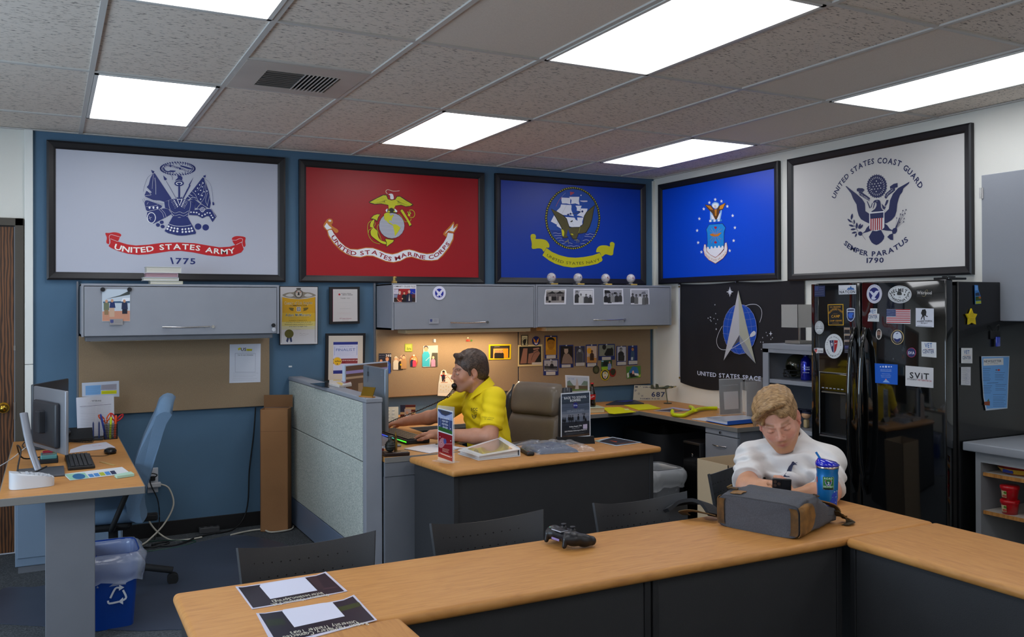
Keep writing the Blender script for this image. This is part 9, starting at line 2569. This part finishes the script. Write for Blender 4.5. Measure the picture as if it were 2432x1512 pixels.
for s_, v_ in ((.175, .55), (.125, .50)): m = MB(); p = bag(s_, v_, .002); m.M = Matrix.Translation(p); m.lathe((0, 0, 0), [(.010, -.002), (.010, .002), (.0055, .003), (.005, -.002)], mat('3c3020', .35, .8), 16); m.build('eyelet', t)
m = MB(); m.tube([bag(.36, .16, .006), bag(.33, .15, .012), bag(.30, .17, .006)], .009, mat('4a3418', .6), 8, sub=4, flat=.5); m.tube([bag(.37, .14, .010), bag(.34, .19, .014)], .005, mat('5c4828', .4, .6), 8); m.build('leather_tie', t)
WB = mat('5c4526', .9, bump=.5, bscale=400)
def strap(m, P, w_, mt, th=.003):
    P = cat(P, 6); vs = []
    for i, p in enumerate(P):
        d = (P[min(i+1, len(P)-1)]-P[max(i-1, 0)]).normalized(); sd = d.cross(V3(.3, .25, 1)).normalized(); n_ = sd.cross(d).normalized(); vs += [p+sd*w_/2+n_*th/2, p-sd*w_/2+n_*th/2, p-sd*w_/2-n_*th/2, p+sd*w_/2-n_*th/2]
    m.add(vs, [(4*i+k, 4*i+(k+1) % 4, 4*i+4+(k+1) % 4, 4*i+4+k) for i in range(len(P)-1) for k in range(4)]+[(0, 1, 2, 3), (len(vs)-1, len(vs)-2, len(vs)-3, len(vs)-4)], mt)
m = MB(); strap(m, [V3(-2.575, -4.03, .765), V3(-2.60, -3.975, .770), V3(-2.63, -3.94, .775), V3(-2.64, -3.90, .762), V3(-2.61, -3.885, .745)], .035, WB); m.build('webbing_strap', t)
m = MB(); strap(m, [V3(-2.56, -4.00, .76), V3(-2.545, -3.93, .785), V3(-2.56, -3.87, .79), V3(-2.61, -3.83, .78), V3(-2.66, -3.82, .755)], .06, mat('16171b', .8), .014); m.build('padded_strap', t)
m = MB(); e = bag(0, 1); strap(m, [bag(.02, .93, .004), bag(.0, 1.0, .004)+A_*.012, e+B_*.035+A_*.02-V3(0, 0, .01), e+B_*.02+A_*.05-V3(0, 0, .022), e-B_*.02+A_*.045-V3(0, 0, .028)], .034, mat('3c3220', .85)); m.build('buckle_strap', t)
m = MB(); m.M = Matrix.Translation(e+A_*.022+B_*.012-V3(0, 0, .004)) @ Matrix.Rotation(.6, 4, 'Y'); BZ = mat('6c5a34', .3, .9)
for q in ((-.022, -.018, .022, -.014), (-.022, .014, .022, .018), (-.022, -.018, -.018, .018), (.018, -.018, .022, .018)): m.box(q[0], q[1], -.002, q[2], q[3], .002, BZ)
m.build('metal_buckle', t)
m = MB(); strap(m, [bag(.30, .60, .004), bag(.20, .80, .005), bag(.10, .97, .006), e+A_*.01+V3(0, 0, .01)], .03, LE, .004); m.build('flap_strap', t)
# tumbler
tx_, ty_ = -2.135, -4.165; t = thing('tumbler', 'blue insulated tumbler with straw and green road sign sticker', 'tumbler', (tx_, ty_, .74)); TB = mat('0a6cb0', .3, .3, coat=.5); m = MB(); z = .7405
m.lathe((tx_, ty_, z), [(0, 0), (.033, 0), (.034, .004), (.0355, .05), (.040, .085), (.0395, .095), (.042, .175), (.0405, .185), (.0435, .205)], TB, 36); m.build('body', t)
m = MB(); m.lathe((tx_, ty_, z), [(.0435, .205), (.044, .206), (.044, .213), (.041, .214)], mat('b8b0a8', .2, 1), 36); m.build('steel_rim', t)
m = MB(); m.lathe((tx_, ty_, z), [(.043, .213), (.046, .215), (.0465, .222), (.040, .230), (.036, .236), (.0, .238)], mat('0818b0', .2, coat=1), 36); m.v = [(x, y, zz+.010*(((x-tx_)*-.73+(y-ty_)*.68)/.045)*max(0, zz-z-.215)/.02) for x, y, zz in m.v]; m.build('lid', t)
m = MB(); m.tube([(tx_-.012, ty_+.012, z+.225), (tx_-.030, ty_+.030, z+.268)], .0045, mat('1070b8', .3), 10); m.build('straw', t)
vd = V3(tx_+4.808, ty_+6.763, 0).normalized(); ru = V3(vd.y, -vd.x, 0)
def wrap(name, ops, u0, z0, R0=.0405, k=0):
    o = art_mesh(name, t, (0, 0, 0), (1, 0, 0), (0, 0, 1), ops, lift=0); W0 = WL[t]
    for v in o.data.vertices:
        x, dz, lift = v.co.x+W0.x, v.co.z+W0.z, -(v.co.y+W0.y); a = (x+u0)/R0; rr_ = R0+.0012+lift+k*(dz); p = V3(tx_, ty_, 0)-vd*rr_*math.cos(a)+ru*rr_*math.sin(a); v.co = p+V3(0, 0, z0+dz)-W0
def rr4(x0, y0, x1, y1, c): return ['P', c, [x0+2, y0, x1-2, y0, x1, y0+2, x1, y1-2, x1-2, y1, x0+2, y1, x0, y1-2, x0, y0+2]]
st = [rr4(-14, -18, 14, 19, 'a8b8a8')]+[['P', c, [x, y0, x+5.3, y0, x+5.3, y1, x, y1]] for c, y0, y1 in (('1c6c30', -13, 18), ('10181c', -17.3, -13)) for x in (-13.2, -8, -2.7, 2.6, 7.9)]+[['T', 'd0e0d0', 'ROAD', 5, 1, [-10, 11.5, 10, 11.5]], ['T', 'd0e0d0', 'RECOVERY', 4.5, 1, [-12, -11, 12, -11]], ['S', 'c8c8d0', [-7.5, 9, 7.5, 9, 8, 3, 5, -4, 0, -6.5, -5, -4, -8, 3]], ['S', '1c2c80', [-6.5, 6, 6.5, 6, 7, 3, 4.5, -3, 0, -5.5, -4.5, -3, -7, 3]], ['P', 'a02830', [-6.8, 8.4, 6.8, 8.4, 6.8, 6.2, -6.8, 6.2]], ['T', 'e0e0f0', '2', 7.5, 1, [-2.3, -2.6, 2.5, -2.6]]]
wrap('road_sticker', [[o[0], o[1]]+([o[2], o[3]*1.5, o[4]] if o[0] == 'T' else [])+[[q*1.5 for q in o[-1]]] for o in st], .004, z+.146, .0412, .02)
wrap('blue_sticker', [[o[0], o[1]]+([o[2]*1.2] if o[0] == 'L' else [])+[[q*1.35 for q in o[-1]]] for o in [['P', 'c0c8d4', [-16, -22, 26, -24, 27, 28, 14, 26]], ['P', '1840b0', [-11, -20, 2, -21, 8, 18, 14, 23]], ['P', '1840b0', [2, -21, 12, -22, 14, 23, 8, 18]], ['P', '1840b0', [12, -22, 25, -22, 25, 25, 14, 23]], ['L', 'c0c8d4', 1.6, [0, -8, 20, -8]], ['L', 'c0c8d4', 1.6, [8, 8, 22, 8]]]], .008, z+.078, .0385, .03)
wrap('orange_sticker', [['L', 'c84828', 3.4, [-5, 10, 3, 0, -5, -12]], ['L', 'c84828', 3.4, [5, 10, -2, 2, 6, -12]]], -.048, z+.158, .0412)
for o in t.children:
    for v in o.data.vertices: v.co.z *= .935
# phone in the hand
t = thing('smartphone', 'black smartphone held by the man in the white shirt', 'smartphone', (-2.175, -3.965, .80)); M = frameM((-2.215, -3.995, .780), ru, -vd) @ Matrix.Rotation(math.radians(-12), 4, 'X') @ Matrix.Rotation(.03, 4, 'Y'); PB = mat('141518', .25, coat=.5)
m = MB(); m.M = M; m.box(-.0375, -.004, 0, .0375, .005, .095, PB, .004, 3); m.build('case', t); m = MB(); m.M = M; m.box(-.034, .005, .060, -.003, .0072, .091, mat('1c1d21', .2), .001)
for x, zz in ((-.026, .082), (-.026, .067), (-.011, .0745)): m.cyl((x, .0065, zz), .0065, -.003, mat('5a4840', .1, .5), 16, axis='y')
m.build('cameras', t); m = MB(); m.M = M; m.box(-.034, -.0045, .003, .034, -.004, .090, mat('a8b8d0', .1, emit=.4)); m.build('screen', t)
# bracelet and shirt prints, draped on the cloth by ray casting from the front
from mathutils.bvhtree import BVHTree
def project(name, host, org, U, V, ops, dirv, lift=.0014):
    W0 = WL[host]; bv = BVHTree.FromPolygons([v.co for v in host.data.vertices], [tuple(p.vertices) for p in host.data.polygons]); o = art_mesh(name, host, org, U, V, ops, lift=0, step=.0001); o.parent = host; d = Vector(dirv).normalized()
    for v in o.data.vertices:
        h_ = bv.ray_cast(v.co-d*.3, d, 1.0); v.co = (h_[0]-d*lift) if h_[0] is not None else v.co
BKT = '161a12'; v1 = V3(2.36, 5.2, -.55).normalized(); r1_ = V3(v1.y, -v1.x, 0).normalized(); u1 = r1_.cross(v1)
def at(px, py, dpt): return V3(-4.808, -6.763, 1.5686)+(V3(.87493, -.48423, 0)*((px-1309.8)/2155.8)+V3(0, 0, 1)*((717.5-py)/2155.8)+V3(.48424, .87492, 0))*dpt
project('chest_print', sh, at(1124, 968, 5.2), r1_, u1, [['T', BKT, 'SCC', 17, 1, [-20, 0, 22, 0]], ['T', BKT, 'VETERANS', 5, 1, [-17, -9, 17, -11]], ['L', BKT, 3, [-16, -20, 0, -34, 16, -20]], ['L', BKT, 3, [-16, -28, 0, -42, 16, -28]], ['L', BKT, 3, [-13, -36, 0, -50, 13, -36]], ['L', BKT, 2, [0, -14, 0, -30]]], v1)
project('sleeve_print', sh, at(1160, 985, 5.2), r1_, u1, [['T', '5a5210', 'STUDENT VETERANS', 5.5, 0, [-38, 4, 34, -4]], ['T', '5a5210', 'OF AMERICA', 6, 0, [-24, -8, 26, -14]]], v1)
m = MB(); BT = mat('b89c04', .5)
for k in range(2): m.ball(at(1090+k*-2, 945+k*14, 5.60), .006, BT, 10, 6)
project('shirt_print', ts, at(1866, 1140, 3.6), ru, V3(0, 0, 1), [['P', '2c3450', [-30, -38, 0, -36, 12, 8, 20, 12, 30, 10, 22, 18, 14, 26, 8, 24, 4, 14, -6, 2, -16, -18]], ['L', '2c3450', 3, [4, 8, -20, -30]], ['L', '2c3450', 2, [14, 16, 30, 22]]], vd)
t = thing('bracelet', 'dark beaded bracelet on the left wrist of the man in yellow', 'bracelet', (-2.712, -1.53, .785)); m = MB(); wc = V3(-2.700, -1.540, .784); wn = V3(-.75, .62, .02).normalized(); e1 = wn.cross(V3(0, 0, 1)).normalized(); e2 = wn.cross(e1)
for k in range(18): a = 2*PI*k/18; m.ball(wc+e1*.036*math.cos(a)+e2*.036*math.sin(a), .0062, mat('1c1a1a', .3), 8, 6)
m.build('beads', t)
# ================================================================ floor items
t = thing('recycling_bin', 'blue recycling bin with clear liner beside the left desk leg', 'waste bin', (-4.54, -1.72, 0)); RB = mat('06388c', .35)
def tub(cx, cy, w0, l0, w1, l1, h, mt, th=.004, rot=0):
    m = MB(); m.M = rotz(cx, cy, rot)
    def sq(a, w_, l_): ca, sa = math.cos(a), math.sin(a); return (math.copysign(abs(ca)**.35, ca)*w_/2, math.copysign(abs(sa)**.35, sa)*l_/2)
    def o(a, b): x, y = sq(2*PI*a, w0+(w1-w0)*b, l0+(l1-l0)*b); return (cx+x, cy+y, .002+h*b)
    def i_(a, b): x, y = sq(-2*PI*a, w0+(w1-w0)*b-th*2, l0+(l1-l0)*b-th*2); return (cx+x, cy+y, .006+(h-.004)*b)
    m.grid(o, 48, 3, mt); m.grid(i_, 48, 3, mt); b0 = [o(k/48, 0) for k in range(48)]; m.add(b0, [tuple(range(48))[::-1]], mt); b1 = [i_(k/48, 0) for k in range(48)]; m.add(b1, [tuple(range(48))], mt); e0 = [o(k/48, 1) for k in range(48)]; e1 = [i_(-k/48, 1) for k in range(48)]; m.add(e0+e1, [(k, (k+1) % 48, 48+(k+1) % 48, 48+k) for k in range(48)], mt); return m
tub(-4.54, -1.70, .20, .28, .25, .34, .37, RB).build('bin', t)
LN_ = mat('c8d4ec', .15, alpha=.38, spec=.8, coat=.6, bump=1, bscale=30)
def liner(cx, cy, w_, l_, h, drop, mt, seed, puff=.0):
    m = MB(); n_ = 72
    def f(a, b):
        an = 2*PI*a; ca, sa = math.cos(an), math.sin(an); q = .4; x = math.copysign(abs(ca)**q, ca); y = math.copysign(abs(sa)**q, sa); nz = .012*noise.noise(Vector((x*4, y*4, seed+b*3)))+.007*noise.noise(Vector((x*11, y*11, seed+b*6)))
        if b < .35: k = b/.35; return (cx+x*(w_/2-.012+nz*.5), cy+y*(l_/2-.012+nz*.5), h-.16*(1-k)+nz*.3)
        k = (b-.35)/.65; ou = .004+.022*math.sin(PI*min(1, k*1.1))+.010*k; return (cx+x*(w_/2+ou+nz), cy+y*(l_/2+ou+nz), h+.012*math.sin(PI*k)-drop*k*(1+.25*noise.noise(Vector((x*2, y*2, seed)))))
    m.grid(f, n_, 22, mt); return m
liner(-4.54, -1.70, .25, .34, .375, .14, LN_, 2).build('liner', t)
art_mesh('recycling_mark', t, (-4.52, -1.866, .17), (1, .0, 0), (0, .12, 1), [['L', 'b8c0cc', 9, [-30, -8, -8, 34, 10, 36]], ['P', 'b8c0cc', [10, 50, 32, 34, 8, 22]], ['L', 'b8c0cc', 9, [26, 22, 40, -14, 26, -26]], ['L', 'b8c0cc', 9, [8, -30, -34, -32, -40, -18]], ['P', 'b8c0cc', [26, -12, 4, -30, 26, -46]]], lift=.004)
# tall cardboard box
t = thing('cardboard_box', 'tall narrow cardboard box standing beside the partition', 'box', (-3.41, -.22, 0)); m = MB(); a_ = -.42; cx, cy = -3.405, -.20; m.M = rotz(cx, cy, a_)
x0, x1, y0, y1 = -3.50, -3.31, -.265, -.145
for q in ((x0, y0, x1, y0+.004), (x0, y1-.004, x1, y1), (x0, y0, x0+.004, y1), (x1-.004, y0, x1, y1)): m.box(q[0], q[1], .002, q[2], q[3], .855, CARD)
m.box(x0, y0, .002, x1, y1, .006, CARD); m.build('box', t)
m = MB(); m.M = rotz(cx, cy, a_); m.box(x0, y1-.004, .858, x1+.01, y1, .945, mat('7a5636', .85, bump=.3, bscale=120)); m.build('flap', t); m = MB(); m.M = rotz(cx, cy, a_); m.box(x0+.002, y0-.001, .70, x1-.002, y0, .7015, mat('6c4c30', .8)); m.build('crease', t)
t = thing('cardboard_box', 'open cardboard box behind the chair of the man in white', 'box', (-1.50, -2.98, 0)); m = MB(); x0, x1, y0, y1 = -1.60, -1.30, -2.93, -2.66; C2 = mat('b09a7c', .85, bump=.2, bscale=120)
for q in ((x0, y0, x1, y0+.004), (x0, y1-.004, x1, y1), (x0, y0, x0+.004, y1), (x1-.004, y0, x1, y1)): m.box(q[0], q[1], .002, q[2], q[3], .705, C2)
m.box(x0, y0, .002, x1, y1, .006, C2); m.build('box', t)
# under the right desk
t = thing('storage_bin', 'large open charcoal bin under the right desk', 'bin', (-.36, -.62, 0)); tub(-.36, -.63, .42, .50, .50, .60, .55, mat('303236', .5)).build('bin', t)
t = thing('waste_bin', 'grey waste bin with clear liner right of the wooden desk', 'waste bin', (-.95, -1.25, 0)); tub(-.93, -1.33, .22, .26, .27, .32, .40, mat('74777c', .5)).build('bin', t); liner(-.93, -1.33, .27, .32, .40, .13, mat('d0d4d8', .2, alpha=.5, spec=.8, bump=1, bscale=25), 5).build('liner', t)
t = thing('computer_tower', 'black computer tower beside the drawer pedestal', 'computer', (-.60, -1.46, 0)); m = MB(); m.box(-.70, -1.545, .005, -.25, -1.345, .575, BLACKP, .006, 3); m.build('case', t); m = MB(); m.box(-.704, -1.535, .02, -.70, -1.355, .56, mat('0c0c0e', .15), .001); m.ball((-.7045, -1.46, .48), (.002, .010, .012), CHROME, 10, 8); m.build('front_panel', t)
# wall outlet, plugs, cords, power strips
t = thing('wall_outlet', 'white wall outlet plate with plugs beside the task chair', 'outlet', (-4.19, -.003, .31)); m = MB(); m.box(-4.222, -.008, .305, -4.155, -.001, .475, mat('b8bcc4', .4), .003); m.build('plate', t)
m = MB(); m.box(-4.225, -.045, .345, -4.14, -.010, .378, mat('b8b8bc', .4), .006); m.box(-4.205, -.035, .39, -4.175, -.008, .42, RUB, .005); m.build('plug', t)
for lab, P, c, r in (('white cord curving from the wall outlet down to the floor', [(-4.14, -.03, .362), (-4.09, -.05, .33), (-4.065, -.07, .22), (-4.13, -.10, .10), (-4.23, -.16, .02), (-4.28, -.22, .008)], 'b8b4a8', .006), ('second white cord crossing behind the task chair base', [(-4.26, -.03, .34), (-4.235, -.06, .18), (-4.19, -.09, .08), (-4.10, -.16, .008), (-3.99, -.22, .008), (-3.90, -.20, .008)], 'b0aca0', .006), ('black cord hanging from the outlet', [(-4.19, -.03, .405), (-4.165, -.04, .43), (-4.21, -.045, .44), (-4.205, -.045, .37), (-4.16, -.05, .25), (-4.155, -.07, .1), (-4.19, -.12, .008)], '141416', .004),
                        ('black cord hanging down the blue wall beside the tall box', [(-3.51, -.02, .85), (-3.525, -.02, .65), (-3.555, -.022, .40), (-3.565, -.025, .18), (-3.60, -.03, .06), (-3.68, -.09, .009), (-3.80, -.14, .009)], '101012', .005), ('white cord on the carpet passing under the tall box', [(-3.72, -.24, .009), (-3.60, -.19, .009), (-3.50, -.19, .009), (-3.46, -.30, .009), (-3.33, -.29, .009), (-3.285, -.20, .009)], 'c0bcb0', .006),
                        ('tangle of black cords on the carpet behind the chair mat', [(-4.30, -.28, .01), (-4.22, -.33, .012), (-4.12, -.30, .02), (-4.15, -.26, .02), (-4.22, -.29, .015), (-4.10, -.34, .01), (-4.0, -.28, .012), (-3.93, -.19, .01), (-3.80, -.13, .01)], '121214', .006), ('thin green cord on the carpet along the baseboard', [(-4.33, -.36, .006), (-4.22, -.40, .006), (-4.05, -.37, .006), (-3.95, -.28, .006), (-4.1, -.17, .006), (-4.25, -.13, .006)], '1c4438', .003)):
    m = MB(); m.tube(P, r, mat(c, .5), 7, sub=7); m.build('cord', None, label=lab, cat='cord')
t = thing('power_strip', 'dark grey power strip on the carpet against the baseboard', 'power strip', (-3.83, -.06, 0)); m = MB(); m.M = rotz(-3.83, -.06, -.05); m.box(-3.90, -.085, .001, -3.765, -.035, .042, mat('3c3c3e', .6), .006); m.build('housing', t); m = MB(); m.M = rotz(-3.83, -.06, -.05); [m.box(-3.89+k*.042, -.072, .042, -3.868+k*.042, -.048, .044, RUB) for k in range(3)]; m.build('sockets', t)
m = MB(); m.box(-3.272, -.004, 1.128, -3.247, 0, 1.14, mat('c8d0d4', .6), .001); m.build('wall_anchor', None, label='small white chip of plaster anchor on the blue wall above partition', cat='wall anchor')
# ================================================================ flat papers, photos and magnets
for (nm, lab, cc_, grp, th, rg, O, U, V, ops) in FLAT:
    O, U, V = Vector(O), Vector(U), Vector(V); Nn = U.cross(V); b = ops[0]; q = b[2]; pts = [(q[i], q[i+1]) for i in range(0, len(q), 2)]
    n = len(pts); t = thing(nm, lab, cc_, O-(Nn*.0 if th else 0), grp); m = MB()
    A = [O+U*(x/1000)+V*(y/1000) for x, y in pts]; B = [p+Nn*th for p in A]; mt = mat(b[1], rg)
    tr = tessellate_polygon([[Vector((x, y, 0)) for x, y in pts]])
    m.add(A+B, [(i, (i+1) % n, n+(i+1) % n, n+i) for i in range(n)]+[tuple(k for k in f) for f in tr]+[tuple(n+k for k in f[::-1]) for f in tr], mt)
    m.build({'photo': 'photo_paper', 'magnet': 'magnet_body', 'certificate': 'frame'}.get(cc_, 'sheet'), t)
    if len(ops) > 1:
        if cc_ == 'certificate':
            o2 = [['P', ops[1][1], ops[1][2]]]+ops[2:]; art_mesh('certificate_sheet', t, O+Nn*(th-.003 if 0 else th), U, V, o2, lift=.0006, rough=rg)
        else: art_mesh('print', t, O+Nn*th, U, V, ops[1:], lift=.0003, rough=rg, step=.00012)
    ob = t.children[0]; bm = bmesh.new(); bm.from_mesh(ob.data); bmesh.ops.recalc_face_normals(bm, faces=bm.faces); bm.to_mesh(ob.data); bm.free()
# ---- stands for the upright signs
TH = {o.name: o for o in bpy.data.objects if 'category' in o}
def vframe(o):
    t = TH[o]; return t, WL[t]
t, c = vframe('poster_stand'); u = V3(.934, -.357, 0); n = V3(u.y, -u.x, 0); m = MB(); m.M = frameM((c.x, c.y, .7305), u, n); m.prism([(-.055, 0), (.045, 0), (.010, .040), (-.012, .040)], -.118, .112, mat('0c0d10', .3), axis='x'); m.build('base', t)
t, c = vframe('acrylic_sign_holder'); u = V3(.299, -.954, 0); n = V3(u.y, -u.x, 0); m = MB(); m.M = frameM((c.x, c.y, .7305), u, n); m.box(-.07, -.0035, 0, .07, -.0008, .30, CLEAR); m.box(-.07, -.04, 0, .07, .04, .003, CLEAR); m.build('acrylic', t)
t, c = vframe('sign_holder'); u = V3(.993, -.118, 0); n = V3(u.y, -u.x, 0); m = MB(); m.M = frameM((c.x, c.y, .7305), u, n); m.box(-.108, .0035, 0, .108, .006, .278, CLEAR); m.box(.06, -.05, 0, .13, .05, .003, CLEAR); m.box(-.10, -.05, 0, .10, .05, .003, CLEAR); m.box(.075, .02, 0, .125, .023, .25, CLEAR); m.build('acrylic', t)
t, c = vframe('acrylic_sheet_holder'); m = MB(); m.box(c.x-.09, c.y-.006, .7305, c.x+.09, c.y-.003, 1.04, CLEAR); m.box(c.x-.09, c.y-.05, .7305, c.x+.09, c.y+.03, .7335, CLEAR); m.build('acrylic', t)
t, c = vframe('standing_picture'); m = MB(); m.box(c.x-.06, c.y+.0, .7305, c.x+.06, c.y+.06, c.z-.068, mat('25262a', .5), .003); m.build('stand', t)
t, c = vframe('document_holder'); m = MB(); m.box(c.x-.13, c.y+.001, .7305, c.x+.08, c.y+.012, .99, mat('303338', .5), .002); m.box(c.x-.13, c.y-.02, .7305, c.x+.08, c.y+.012, .737, mat('303338', .5)); m.build('stand', t)
